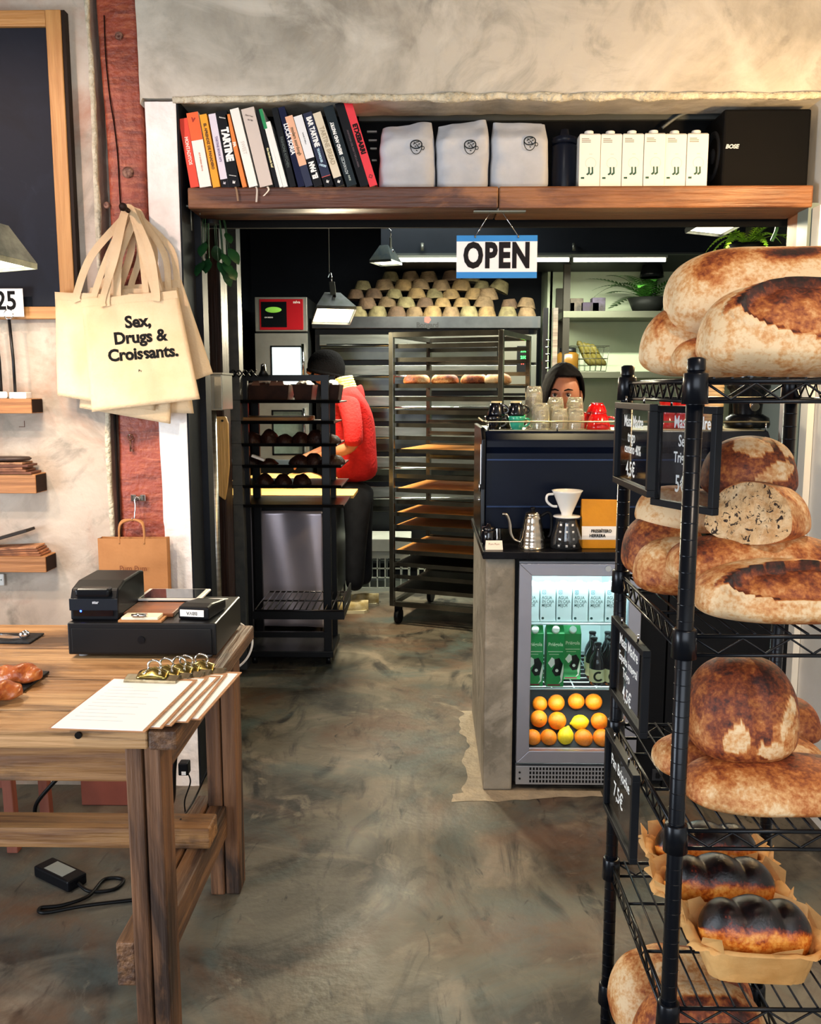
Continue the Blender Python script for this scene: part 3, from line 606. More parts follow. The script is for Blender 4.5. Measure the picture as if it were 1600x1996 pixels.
# ---- slates with pastry, tongs
slate = M('slate_black', '16171A', .5, col2='26282B', scale=20, bump=.3)
glazed = layered('glazed_pastry', ['A4552A', '7A3418', 'C9803F', '3E170B'], [(14, .45, .62), (22, .5, .7), (9, .6, .8)], .25, .3, 40)
def slab(p0, p1, z, label):
    b = MB(); b.box(p0[0], p1[0], p0[1], p1[1], z, z+.006); return tag(b.build('slate_board', slate, bevel=.002), label, 'slate board', 'slates on the table')
q = FL(80, 1325, TZ); slab((q.x-.35, q.y-.10), (q.x, q.y+.05), TZ+.0005, 'black slate under the glazed pastries at the left frame edge')
q2 = FL(72, 1247, TZ); slab((q2.x-.3, q2.y-.045), (q2.x, q2.y+.05), TZ+.0005, 'black slate under the steel tongs behind the pastries')
def pastry(cx, cy, sx, sy, sz, rz, label, seed):
    b = MB()
    def fn(u, v):
        a = PI*u; q = 2*PI*v
        r = 1+.10*math.sin(6*a+2*q)+.12*noise.noise((math.cos(q)*2+seed, math.sin(q)*2, u*4))
        x = -math.cos(a)*sx; rr = math.sin(a)**.6*r
        z = rr*math.sin(q)*sz; z = z if z > 0 else z*.4
        return (x, rr*math.cos(q)*sy, z+sz*.4)
    b.grid(fn, 30, 25, T=Matrix.Translation((cx, cy, TZ+.0065)) @ Matrix.Rotation(rz, 4, 'Z'))
    return tag(b.build('pastry', glazed), label, 'pastry', 'glazed pastries on slate')
g1 = FL(42, 1318, TZ+.02); pastry(g1.x-.008, g1.y, .055, .034, .030, .1, 'glazed twisted pastry at the back of the slate', 1.)
g1 = FL(8, 1352, TZ+.02); pastry(g1.x-.012, g1.y, .05, .034, .028, .5, 'glazed pastry at the frame edge in front of the other one', 6.)
t = thing('tongs', 'steel serving tongs lying on the back slate', 'tongs', (q2.x-.06, q2.y, TZ+.0065), world=True)
g0, g1 = FL(-40, 1228, TZ+.014), FL(45, 1240, TZ+.014)
for dy in (-.008, .008):
    b = MB(); ribbon(b, [(g0.x, g0.y+dy*.4, TZ+.0140), ((g0.x+g1.x)/2, g1.y+dy*1.2, TZ+.018), (g1.x, g1.y+dy, TZ+.012)], .008, side=(0, 0, 1), t=.0018); b.build('arm', chrome, t)
    b = MB(); b.ball((g1.x+.004, g1.y+dy, TZ+.0185), .011, 10, (1.2, .35, 1)); b.build('scoop', chrome, t)

# ---- cables, adapters
def cable(pts, r, mat, label, name='cable', k=6): 
    b = MB(); b.tube(smooth_path(pts, k), r, 8); return tag(b.build(name, mat), label, 'cable')
wc = M('white_cable', 'F0EFEA', .4); bc = M('black_cable', '0B0B0C', .4)
cable([W(392, 1169, 2.5), W(430, 1168, 2.5), W(455, 1172, 2.54), W(463, 1190, 2.6), W(458, 1208, 2.6), W(475, 1220, 2.6), W(489, 1236, 2.6), W(491, 1260, 2.6), W(480, 1285, 2.6), W(458, 1305, 2.6), W(440, 1314, 2.585)], .0032, wc, 'white charging cable curling over the table edge')
cable([W(452, 1220, 2.62), W(462, 1300, 2.62), W(449, 1380, 2.62), W(430, 1440, 2.65), W(405, 1500, 2.68), W(378, 1560, 2.6), W(352, 1598, 2.25)], .003, bc, 'thin black cable hanging behind the table leg')
cable([W(362, 1425, 2.05), W(346, 1450, 2.1), W(340, 1500, 2.12), W(338, 1555, 2.18), W(328, 1580, 2.3)], .0055, bc, 'thick black cable looping down from the table edge')
cable([W(128, 1502, 2.4), W(105, 1525, 2.4), W(75, 1560, 2.4), W(68, 1580, 2.4), W(70, 1602, 2.4)], .006, bc, 'black cable stub curving behind the apron')
t = thing('plug_adapter', 'small black plug adapter hanging on its cable by the white column', 'adapter', W(360, 1505, 2.9), world=True)
p = W(360, 1496, 2.9); b = MB(); b.box(p.x-.018, p.x+.016, 2.88, 2.92, p.z-.022, p.z+.022); b.build('case', blackplastic, t, bevel=.004)
b = MB(); b.box(p.x-.006, p.x+.009, 2.8785, 2.88, p.z-.018, p.z-.006); b.build('sticker', white_print, t)
b = MB(); b.tube(smooth_path([(p.x+.01, 2.9, p.z-.02), W(371, 1525, 2.9), W(360, 1560, 2.9), W(361, 1590, 2.9), W(358, 1640, 2.85)]), .0026, 6); b.build('lead', bc, t)
t = thing('power_brick', 'black power brick lying on the floor under the table', 'power adapter', FL(118, 1715), R(-32), world=False)
b = MB(); b.box(-.085, .085, -.034, .034, 0, .036); b.build('case', blackplastic, t, bevel=.006)
b = MB(); b.box(-.045, .045, -.024, .024, .036, .0366); b.build('sticker', M('grey_sticker', '8B8E88', .6), t)
b = MB(); b.tube(smooth_path([(.085, 0, .018), (.14, .0, .008), (.19, .05, .006), (.17, .10, .006), (.12, .07, .006), (.16, -.02, .009), (.13, -.09, .006), (.09, -.13, .006), (.12, -.14, .006), (.19, -.06, .009), (.26, .02, .006), (.34, .10, .006)]), .0055, 8); b.build('lead', bc, t)
# stool leg and crate behind the table
pinkwood = M('pink_brown_wood', '9A5A48', .6, col2='7C4436', scale=18, stretch=(1, 1, .1))
t = thing('stool', 'brown wooden stool behind the table at the frame edge', 'stool', (W(10, 1590, 2.85).x-.14, 2.85, 0), world=True)
xs = W(22, 1560, 2.7).x
for xx, yy in ((xs, 2.7), (xs-.28, 2.7), (xs, 2.95), (xs-.28, 2.95)):
    b = MB(); b.prism([(xx-.018, 0), (xx+.018, 0), (xx+.006, .44), (xx-.022, .44)], yy-.017, yy+.017); b.build('leg', pinkwood, t, bevel=.003)
b = MB(); b.box(xs-.30, xs+.02, 2.675, 2.975, .44, .47); b.build('seat', pinkwood, t, bevel=.006)
for yy in (2.69, 2.94): b = MB(); b.box(xs-.26, xs-.016, yy, yy+.02, .22, .25); b.build('stretcher', pinkwood, t, bevel=.003)
x0, x1 = W(152, 1520, 3.0).x, W(262, 1520, 3.0).x; z1 = W(152, 1470, 3.0).z; z0 = .001
t = thing('cardboard_box', 'dusty pink cardboard box standing behind the table', 'box', ((x0+x1)/2, 3.1, 0), world=True)
b = MB(); b.box(x0, x1, 3.02, 3.17, z0, z1); b.build('carton', M('pink_card', '8F4C3C', .8, col2='7E4234', scale=4), t, bevel=.003)
b = MB(); b.box(x0+.01, x1-.01, 3.018, 3.0195, z1-.05, z1-.046); b.build('flap_seam', M('seam', '5A2E24', .8), t)
# ================================================================ shelf over the opening
SZ = W(900, 363, 3.2).z                                       # top of the shelf
t = thing('shelf_beam', 'thick brown timber shelf spanning the kitchen opening', 'shelf', (.25, 3.3, SZ-.07), world=True)
bw1 = wood('shelf_timber', '5A3220', '3A1F14', 0, .45, '8A5A36', 30, .4); bw2 = wood('shelf_timber_light', '7A4A28', '56301A', 0, .45, '8A5A36', 30, .4)
xm = W(972, 380, 3.2).x
b = MB(); b.box(-.835, xm-.001, 3.20, 3.42, SZ-.072, SZ); b.build('plank', bw1, t, bevel=.006)
b = MB(); b.box(xm+.001, 1.335, 3.20, 3.42, SZ-.074, SZ); b.build('plank', bw2, t, bevel=.006)
# near-black sheet standing in for the kitchen's darkness behind the shelf, pale rail in front of it
b = MB(); b.box(-.86, 1.6, 3.47, 3.49, SZ-.09, 2.95); struct(b.build('dark_sheet', M('kitchen_dark', '07080A', .8)), 'dark sheet behind the shelf for the unlit kitchen')
x0, x1 = W(700, 240, 3.46).x, 1.34; z = W(900, 232, 3.46).z
b = MB(); b.box(x0, x1, 3.45, 3.468, z-.008, z+.012); tag(b.build('cable_tray', M('tray_grey', '4A4E4C', .5)), 'grey rail on the dark sheet above the coffee bags', 'rail')
b = MB(); b.tube(smooth_path([W(1290, 250, 3.44), W(1320, 228, 3.43), W(1350, 215, 3.41)]), .006, 6); tag(b.build('cable', M('grey_cable', '6A6E6A', .5)), 'grey cable rising behind the white cartons', 'cable')
for k, y in enumerate((257, 274, 290, 313)):
    p = W(728, y, 3.46); b = MB(); b.box(p.x-.024+.006*k, p.x+.012, 3.455, 3.468, p.z-.003, p.z+.003); tag(b.build('vent_slat', M('slat_grey', 'A8A79F', .5)), 'thin pale slat on the dark sheet beside the red book, %s of four' % ('first', 'second', 'third', 'lowest')[k], 'slat', 'vent slats')

def bmat(c, r=.5): return M('cover_'+c, c, r)
BY = 3.212
def book(label, b0, b1, yb, t0, t1, yt, col, bands=(), texts=(), ribbon_c=None):
    """spine quad measured in the photo; bands = (from, to, colour) along the spine from the top"""
    A = W((b0+b1)/2, yb, BY); B = W((t0+t1)/2, yt, BY); wd = (W(b1, yb, BY)-W(b0, yb, BY)).length*.97; ht = (B-A).length; lean = math.atan2(A.x-B.x, B.z-A.z)
    zb = SZ+.0008+wd/2*math.sin(abs(lean)); A.z = zb
    Tm = Matrix.Translation((A.x, BY, A.z)) @ Matrix.Rotation(-lean, 4, 'Y')
    t = thing('book', label, 'book', (A.x, BY+.08, SZ), group='cookery books leaning on the shelf', world=True)
    dp = .155+.03*random.random()
    cv = wd*.08+.001
    b = MB(); b.box(-wd/2+cv, wd/2-cv, .003, dp-.004, .003, ht-.003, Tm); b.build('page_block', M('page_cream', 'D8CDB4', .8), t)
    b = MB(); b.box(-wd/2, wd/2, 0, .003, 0, ht, Tm); b.box(-wd/2, -wd/2+cv, .003, dp, 0, ht, Tm); b.box(wd/2-cv, wd/2, .003, dp, 0, ht, Tm); cov = b.build('cover', bmat(col), t)
    for (f0, f1, c) in bands:
        b = MB(); b.box(-wd/2-.0002, wd/2+.0002, -.0006, 0, ht*(1-f1), ht*(1-f0), Tm); b.build('spine_band', bmat(c), t)
    for tx in texts:
        s, f, size, c, dirn = tx[:5]; xs = tx[5] if len(tx) > 5 else 1.; bold = tx[6] if len(tx) > 6 else .0006; dx = tx[7] if len(tx) > 7 else 0
        loc = Tm @ Vector((dx*wd, -.0011, ht*(1-f)))
        th = (R(90)-lean) if dirn > 0 else -(R(90)+lean)
        if dirn == 0: th = -lean*-1
        text(s, size, bmat(c), t, face_cam(loc, th), bold=bold, xs=xs, name='spine_title')
    if ribbon_c:
        q = A+Vector((ribbon_c[1], 0, 0)); b = MB(); ribbon(b, [(q.x, BY+.03, SZ+.004), (q.x, BY-.008, SZ+.002), (q.x+.006, 3.193, SZ-.012), (q.x+ribbon_c[2], 3.192, SZ-ribbon_c[3])], .006, side=(1, 0, .1), t=.0008); b.build('bookmark_ribbon', bmat(ribbon_c[0], .6), t)
    return t
book('red paperback at the left end of the book row', 371, 388, 364, 348, 364, 230, 'E8432C', texts=(('MONTADITOS', .47, .016, 'F6D8CC', 1, .9),))
book('book with an orange top and a white lower spine', 389, 412, 364, 362.5, 386, 219, 'F1ECE4', ((0, .37, 'E8602C'),), (('v', .09, .03, 'A02818', 0, 1., .001), ('de la tradicion del pan', .66, .007, 'D9A490', 1)))
book('amber yellow book with dark capitals down its spine', 415, 429, 364, 388, 402.5, 222, 'EFA022', texts=(('EL APRENDIZ DE PANADERO', .44, .0125, '5A3408', 1, .95),))
book('pale lilac book with a black foot', 432, 446, 364, 405.5, 420, 221, 'DDD5E2', ((.89, 1, '14141A'),), (('TARTINE BOOK Nº3', .48, .0105, '8C7E9C', 1, .9), ('bl', .945, .011, 'C8C4CC', 0)))
book('thick black book with the largest white capitals', 447, 468, 365, 421, 441, 217, '101218', texts=(('TARTINE', .44, .034, 'F4F2EE', 1, .82, .0022), ('———', .85, .008, 'F4F2EE', 0), ('bl', .94, .012, 'F4F2EE', 0), ('Robertson', .09, .005, 'C9C6C0', 0)), ribbon_c=('8A6E52', .004, .010, .048))
book('thin orange booklet squeezed beside a black spine', 472.5, 481, 364, 439, 447, 222, 'E2823A', texts=(('PA', .41, .013, 'F4E8D8', 1, 1., .001),))
book('tall white book with pale grey spine title', 485, 502.5, 364, 446, 466, 212, 'F0EEE6', texts=(('SWEET', .50, .018, 'CFC8BC', 1, .8, .0001),), ribbon_c=('BFB6AA', .010, .003, .052))
book('widest book, bound in pale pinkish grey cloth', 506, 532, 364, 468, 496, 212, 'CFC2B8', texts=(('Nora Parra', .10, .006, '8E827A', 0), ('Na Pilla', .155, .006, '8E827A', 0)), ribbon_c=('E4DCCB', .005, -.012, .032))
book('black book with slim cream lowercase title', 536, 545, 365, 498.5, 506, 214, '12151A', texts=(('the handmade loaf', .62, .010, 'D8CF9E', 1, .9),))
book('slim white book whose top quarter is green', 545, 551.5, 365, 504, 511.5, 213, 'F0F0EA', ((0, .25, '1E8A52'),))
book('short white book between the green topped and black ones', 552, 561, 365, 518, 526, 238, 'EEEEE8')
book('black book with dim grey spaced capitals', 565, 577, 365, 528, 541, 211, '14171B', texts=(('FASHIONS KITCHEN', .56, .0135, '5E6A66', 1, .85, .0001),))
book('navy book with bold white name in capitals', 581, 594, 365, 541, 555, 210, '141A38', texts=(('LUCÍA SORIA', .40, .021, 'F2F2F4', 1, .85, .0008),))
book('navy book with a long peach spine label', 595, 610, 365, 555, 570, 228, '1A2240', ((0, .70, 'EDB592'),), (('modern sourdough', .36, .016, '6E5438', 1, .78, .0006),))
book('book with white upper spine and black foot', 612, 629, 365, 571, 589, 228, '15161B', ((0, .60, 'E9EAEC'),), (('EL PAN', .77, .024, 'F4F2EE', -1, .75, .0018), ('panes y masas', .32, .007, '8C8E92', -1)))
book('navy book with white capitals and a fine red line', 632, 650, 365, 590, 607, 222, '121C3C', ((.86, .87, 'C0504A'), (.87, 1, '0E0F14')), (('BAR TARTINE', .26, .024, 'F2F2F0', 1, .7, .0014), ('TECHNIQUES', .58, .010, 'B8D4E4', 1, .8, .0006), ('& RECIPES', .72, .009, 'B8D4E4', 0, .6), ('bl', .94, .012, 'F4F2EE', 0)))
book('cream book with beige capitals and a black foot', 655, 671, 366, 609, 625, 223, 'DCD0B8', ((.88, 1, '0E0F14'),), (('TARTINE BREAD', .45, .022, 'A8987C', 1, .82, .0005), ('bl', .94, .012, 'F4F2EE', 0)))
book('dark slate book with title running upward', 676, 696, 365, 628, 650, 210, '1C262C', texts=(('BREAD AND PASTRY', .40, .016, 'F2F2F0', -1, .75, .0009, -.1), ('ADVANCED', .74, .015, 'B8C2C4', -1, .75, .0002, -.1), ('SUAS', .9, .008, '9AA49C', -1)))
book('plain black book leaning against the bright red spine', 702, 719, 365, 652, 669, 203, '111217', texts=(('ANATOMIA DEL PAN Y DE LA MASA', .55, .008, '4A3A40', 1),))
book('bright red book with black capitals, tallest of the row', 720, 736, 364, 667, 686, 197, 'E0303C', texts=(('ETXEBARRI', .45, .022, '14090A', 1, .95, .0014), ('□', .89, .014, '6A1820', 0)))

# ---- coffee bags
bagm = M('grey_coffee_bag', 'BDBEC3', .6, col2='A6A8AE', scale=4, bump=.35, bscale=9)
def coffee_bag(x0, x1, y0, y1, label, seed, slope, logo):
    A = W(x0, y1, 3.225); B = W(x1, y1, 3.225); z1 = W(x0, y0, 3.225).z; hw = (B.x-A.x)/2; H = z1-SZ; cx = (A.x+B.x)/2; dy = .075; cy = 3.225+dy
    t = thing('coffee_bag', label, 'coffee bag', (cx, cy, SZ), group='grey coffee bags on the shelf', world=True)
    def sq(c, e): return math.copysign(abs(c)**e, c)
    def fn(u, v):
        q = 2*PI*u; zz = v; tap = 1-.10*max(0, zz-.72)/.28; thick = (1-.72*max(0, (zz-.70)/.30)**1.3)
        x = sq(math.cos(q), .42)*hw*tap*(1+.02*math.sin(zz*5+seed)); y = sq(math.sin(q), .42)*dy*thick
        n = noise.noise((x*16+seed, y*16, zz*5))*.010*(.4+zz)
        z = SZ+.001+zz*H*(1+slope*x/hw)+.01*noise.noise((x*12, seed, 0))*zz
        e = 1-.10*(1-min(1, zz/.06))
        return (cx+x*e+n*.3, cy+y*e+n, z)
    b = MB(); b.grid(fn, 49, 28)
    cap = [fn(i/48, 0) for i in range(48)]; b.add(cap, [list(range(48))]); cap = [fn(i/48, 1) for i in range(48)]; b.add(cap, [list(range(48))], True)
    b.build('pouch', bagm, t)
    b = MB(); p0, p1 = fn(.49, 1), fn(.01, 1); ribbon(b, [(p0[0]+.01, cy-.006, p0[2]-.004), (cx, cy-.008, (p0[2]+p1[2])/2-.004), (p1[0]-.01, cy-.006, p1[2]-.004)], .016, side=(0, .2, 1), t=.003); b.build('folded_top', bagm, t)
    lp = W(logo[0], logo[1], 3.222); lp.y = 3.2175; s = .030
    b = MB()
    def ring(rx, rz, cx_, cz, a0, a1, w_, n=24):
        o = []
        for i in range(n+1):
            q = a0+(a1-a0)*i/n; c, s_ = math.cos(q), math.sin(q); o += [(lp.x+(cx_+rx*c)*s, lp.y, lp.z+(cz+rz*s_)*s), (lp.x+(cx_+(rx-w_)*c)*s, lp.y, lp.z+(cz+(rz-w_)*s_)*s)]
        b.add(o, [(2*i, 2*i+1, 2*i+3, 2*i+2) for i in range(n)])
    ring(.72, .52, -.05, .28, 0, 2*PI, .13); ring(.72, 1.05, -.05, .22, PI, 2*PI, .09); ring(.2, .22, .72, -.12, -PI*.8, PI*.7, .08)
    for k, (dx, dz, ln) in enumerate(((-.35, .45, .3), (-.05, .48, .35), (-.38, .25, .25), (-.1, .22, .3), (.2, .25, .25), (-.25, .05, .2), (.05, .03, .3), (-.1, -.42, .2))):
        a = [.3, -.2, -.5, .4, -.3, .2, .5, .3][k]; T = Matrix.Translation((lp.x+dx*s, lp.y, lp.z+dz*s)) @ Matrix.Rotation(a, 4, 'Y'); b.add([(0, 0, 0), (ln*s, 0, 0), (ln*s, 0, .10*s), (0, 0, .10*s)], [(0, 1, 2, 3)], False, T)
    b.build('cup_logo', M('logo_ink', '1B2226', .8), t, fix=False)
    return t
coffee_bag(738, 848, 236, 366, 'grey coffee bag standing next to the red book', 1., .045, (812, 287))
coffee_bag(850, 954, 232, 366, 'grey coffee bag in the middle of the three', 4., .05, (917, 287))
coffee_bag(957, 1070, 232, 364, 'grey coffee bag at the right, with the flattest top', 7., -.01, (1033, 280))
# ---- dark jar, cartons, speaker
t = thing('storage_jar', 'dark storage canister in shadow beside the white cartons', 'canister', W(1098, 360, 3.3), world=True)
p = W(1098, 360, 3.30); b = MB(); b.lathe([(.0005, 0), (.042, 0), (.044, .01), (.044, .15), (.04, .16), (.0005, .16)], (p.x, 3.30, SZ+.001), 20); b.build('body', M('dark_jar', '101420', .3), t)
b = MB(); b.lathe([(.0005, 0), (.045, 0), (.046, .02), (.02, .03), (.014, .05), (.0005, .052)], (p.x, 3.30, SZ+.162), 20); b.build('lid', M('dark_jar', '101420', .3), t)
cart = M('carton_white', 'E9E4DA', .5); cartg = M('carton_green', '1F4A3C', .6); cartf = M('carton_faint', 'CFC8BC', .6)
xs = [W(1127+41.8*i, 361, 3.225).x for i in range(7)]; cz = W(1300, 257, 3.225).z
def carton():
    t = thing('oat_milk_carton', '', 'carton', (0, 0, 0), group='white drink cartons on the shelf')
    w_ = (xs[1]-xs[0])*.975; H = cz-SZ-.002
    b = MB(); b.box(-w_/2, w_/2, 0, w_, 0, H*.965); b.add([(-w_/2, 0, H*.965), (w_/2, 0, H*.965), (w_/2, w_, H*.965), (-w_/2, w_, H*.965), (-w_/2+.003, .004, H*.985), (w_/2-.003, .004, H*.985), (w_/2-.003, w_-.004, H*1.0), (-w_/2+.003, w_-.004, H*1.0)], [(0, 1, 5, 4), (1, 2, 6, 5), (2, 3, 7, 6), (3, 0, 4, 7), (4, 5, 6, 7)]); b.build('carton_body', cart, t, bevel=.0012)
    b = MB(); b.lathe([(.016, 0), (.016, .012), (.014, .014), (.0005, .014)], (0, w_*.4, H*.985), 18); b.build('cap', M('white_cap', 'F2EFE9', .4), t)
    b = MB()
    for k, ln in enumerate((.5, .62, .62)): b.box(-w_*.40, -w_*.40+w_*ln*.7, -.0004, 0, H*(.88-.03*k), H*(.895-.03*k))
    b.build('print', M('carton_grey', '8C867C', .7), t)
    b = MB()
    for q in range(20):
        a, c = 2*PI*q/20, 2*PI*(q+1)/20; b.add([(.05*w_+.26*w_*math.cos(z), -.0004, H*.44+.26*w_*math.sin(z)) for z in (a, c)]+[(.05*w_+.24*w_*math.cos(z), -.0004, H*.44+.24*w_*math.sin(z)) for z in (c, a)], [(0, 1, 2, 3)])
    b.box(-.03*w_, .12*w_, -.0005, 0, H*.60, H*.612); b.build('emblem', cartf, t)
    b = MB()
    for dx in (-.06, .10):
        o = dx*w_; b.prism([(o, H*.37), (o+.07*w_, H*.37), (o+.09*w_, H*.25), (o-.02*w_, H*.215), (o-.10*w_, H*.235), (o+.01*w_, H*.27)], -.0005, 0)
    b.box(-.40*w_, -.24*w_, -.0005, 0, H*.15, H*.185); b.build('boots_print', cartg, t)
    return t
c0 = carton(); ords = ['first', 'second', 'third', 'fourth', 'fifth', 'sixth']
for i in range(6):
    loc = ((xs[i]+xs[i+1])/2, 3.225+[0, .002, 0, -.003, .003, 0][i], SZ+.001); lb = 'white drink carton, %s from the left in the row of six' % ords[i]
    if i == 0: c0.location = loc; c0['label'] = lb
    else: dup(c0, loc, label=lb)
t = thing('loudspeaker', 'black loudspeaker at the right end of the shelf', 'loudspeaker', (W(1470, 355, 3.3).x, 3.35, SZ), world=True)
x0 = W(1408, 300, 3.24).x; zt = W(1450, 212, 3.24).z
b = MB(); b.box(x0, 1.33, 3.24, 3.45, SZ+.001, zt); b.build('cabinet', M('speaker_black', '030304', .8), t, bevel=.008)
b = MB(); T = Matrix.Translation((x0-.0005, 3.35, (SZ+zt)/2)) @ Matrix.Rotation(R(-90), 4, 'Y'); b.lathe([(.085, 0), (.083, .006), (.072, .007), (.045, -.012), (.028, -.014), (.026, .004), (.0005, .006)], n=30, T=T); b.build('driver', M('driver_grey', '23262B', .45), t)
p = W(1427, 286, 3.24); text('BOSE', .019, M('silver_print', 'C9CCD2', .4), t, face_cam((p.x, 3.2385, p.z)) @ Matrix(((1, .25, 0, 0), (0, 1, 0, 0), (0, 0, 1, 0), (0, 0, 0, 1))), bold=.0008, name='logo')

# ---- OPEN sign
t = thing('open_sign', 'white OPEN sign with blue edges hanging by chains under the shelf', 'sign', W(967, 543, 3.25), world=True)
A, B = W(890, 459, 3.25), W(1046, 542, 3.25); blue = M('sign_blue', '1E7CC8', .5)
b = MB(); b.box(A.x, B.x, 3.25, 3.253, B.z, A.z); b.build('panel', M('sign_white', 'EDEAEC', .5), t, bevel=.0008)
h = A.z-B.z
b = MB(); b.box(A.x, B.x, 3.2492, 3.25, A.z-h*.14, A.z); b.build('blue_band', blue, t)
b = MB(); b.box(A.x, B.x, 3.2492, 3.25, B.z, B.z+h*.145); b.build('blue_band', blue, t)
text('OPEN', .118, M('sign_black', '120E12', .6), t, face_cam(((A.x+B.x)/2, 3.249, B.z+h*.505)), bold=.0055, xs=.72, name='lettering', spacing=1.12)
hk = W(967, 404, 3.25)
for px in (926, 1010):
    e = W(px, 461, 3.25); b = MB(); b.tube([(hk.x+(.01 if px > 960 else -.01), 3.249, hk.z), (e.x, 3.248, e.z)], .0016, 6); b.build('chain', chrome, t)
    b = MB(); b.tube([(e.x, 3.248, e.z+.004), (e.x, 3.246, e.z-.005)], .003, 6); b.build('eyelet', graymetal, t)
t = thing('hook_strip', 'perforated metal strip under the shelf holding the OPEN sign', 'hook', (hk.x, 3.25, hk.z), world=True)
x0, x1 = W(923, 404, 3.25).x, W(1024, 404, 3.25).x
b = MB(); b.box(x0, x1, 3.235, 3.265, SZ-.079, SZ-.0745); b.build('strip', graymetal, t)
b = MB(); b.tube([(hk.x-.012, 3.249, SZ-.079), (hk.x-.010, 3.249, hk.z-.006), (hk.x+.010, 3.249, hk.z-.006), (hk.x+.012, 3.249, SZ-.079)], .002, 6); b.build('wire_loop', chrome, t)
# ---- metal hanging bracket at the left under the shelf
t = thing('hanging_bracket', 'metal bracket with hanging prongs under the left end of the shelf', 'bracket', W(380, 440, 3.28), world=True)
A = W(362, 402, 3.28); b = MB(); b.box(A.x-.006, A.x+.05, 3.26, 3.30, A.z-.006, A.z); b.build('plate', graymetal, t)
for dx, l in ((0, .08), (.018, .085), (.05, .03)):
    b = MB(); b.tube([(A.x+dx, 3.28, A.z-.004), (A.x+dx, 3.28, A.z-l)], .0025, 6); b.build('prong', graymetal, t)
# ---- trailing plant in shade
def leaf(b, p, d, n, L, Wd, k=5):
    d = Vector(d).normalized(); s = d.cross(Vector(n)).normalized(); nn = s.cross(d); vs = []
    for i in range(k+1):
        t_ = i/k; w_ = Wd*math.sin(PI*min(1, t_*.92+.06))**.8; c = Vector(p)+d*(L*t_)-nn*(L*.25*t_*t_)
        vs += [c-s*w_, c+nn*(.15*w_), c+s*w_]
    b.add(vs, [(i*3+j, i*3+j+1, (i+1)*3+j+1, (i+1)*3+j) for i in range(k) for j in range(2)], True)
leafd = M('dark_leaf', '1E4A26', .35, col2='12331A', scale=9)
t = thing('trailing_plant', 'dark leafy plant hanging in shade under the left shelf end', 'plant', W(415, 520, 3.4), world=True)
p = W(412, 432, 3.42)
b = MB(); b.lathe([(.03, 0), (.042, .055), (.045, .055), (.0005, .05)], (p.x, 3.42, p.z-.01), 16); b.lathe([(.0005, 0), (.03, 0)], (p.x, 3.42, p.z-.01), 16); b.build('pot', blackplastic, t)
b = MB(); b.tube([(p.x, 3.42, p.z+.04), (p.x, 3.42, SZ-.07)], .002, 5); b.build('hanger', graymetal, t)
rg = random.Random(3)
for k in range(15):
    a = rg.random()*2*PI; r = .02+.05*rg.random(); l = .03+.14*rg.random()
    e = Vector((p.x+r*math.cos(a), 3.42+r*math.sin(a)*.8, p.z-l))
    b = MB(); b.tube(smooth_path([(p.x, 3.42, p.z+.02), (p.x+r*.7*math.cos(a), 3.42+r*.6*math.sin(a), p.z+.02), tuple(e)], 4), .0016, 5)
    leaf(b, e, (math.cos(a)*.6, math.sin(a)*.6-.3, -.7), (math.cos(a), -1, .4), .045+.03*rg.random(), .016+.01*rg.random()); b.build('leaf', leafd, t)
# ================================================================ counter with fridge and espresso machine
CZ = .918
cx0, cx1 = W(944, 1300, 3.17).x, W(1001, 1300, 3.17).x
t = thing('counter', 'concrete ended bar counter with a black top', 'counter', (.8, 3.6, 0), world=True)
b = MB(); b.box(cx0, cx1, 3.17, 3.98, 0, CZ-.027); b.build('concrete_pillar', concrete, t, bevel=.008)
b = MB(); b.box(cx0-.012, 1.335, 3.15, 4.0, CZ-.027, CZ); b.build('worktop', M('black_worktop', '0B0C10', .25, col2='14151A', scale=30), t, bevel=.003)
fx0, fx1 = cx1+.004, W(1300, 1300, 3.17).x
b = MB(); b.box(fx1+.006, 1.335, 3.19, 3.97, 0, CZ-.028); b.build('side_panel', M('counter_black', '0D0E11', .5), t)
b = MB(); b.box(cx1, 1.33, 3.94, 3.98, 0, CZ-.028); b.build('back_panel', M('counter_black', '0D0E11', .5), t)
# ---- fridge
t = thing('display_fridge', 'silver framed glass door fridge under the bar counter', 'fridge', ((fx0+fx1)/2, 3.45, 0), world=True)
fb = M('fridge_black', '0C0D10', .4); liner = M('fridge_liner', 'E4F2F2', .5); alu = M('fridge_aluminium', 'B4B7C4', .35, .75, col2='A8ABB8', scale=3)
zt = CZ-.034; dz0, dz1 = W(1010, 1487, 3.17).z, W(1010, 1099, 3.17).z; dx0, dx1 = W(1009, 1300, 3.17).x, W(1246, 1300, 3.17).x
gx0, gx1, gz0, gz1 = W(1034, 1300, 3.17).x, W(1222, 1300, 3.17).x, W(1034, 1464, 3.17).z, W(1034, 1123, 3.17).z
b = MB(); b.box(fx0, dx0+.004, 3.21, 3.78, .02, zt); b.box(dx1-.004, fx1, 3.195, 3.78, .02, zt); b.box(fx0, fx1, 3.215, 3.78, zt-.03, zt); b.box(fx0, fx1, 3.215, 3.78, .02, gz0-.03); b.box(fx0, fx1, 3.76, 3.78, .02, zt); b.build('body', fb, t)
b = MB(); ix0, ix1 = gx0-.012, gx1+.012
b.box(dx0+.005, ix0, 3.222, 3.75, gz0-.028, zt-.031); b.box(ix1, dx1-.005, 3.222, 3.75, gz0-.028, zt-.031); b.box(ix0, ix1, 3.735, 3.755, gz0-.028, zt-.031); b.box(ix0, ix1, 3.222, 3.735, zt-.05, zt-.031); b.box(ix0, ix1, 3.222, 3.735, gz0-.028, gz0-.012); b.build('liner', liner, t)
m_ = MB().add; 
def rail(pts, name='door_rail'):
    b = MB(); b.prism(pts, 3.17, 3.205); b.build(name, alu, t, bevel=.002)
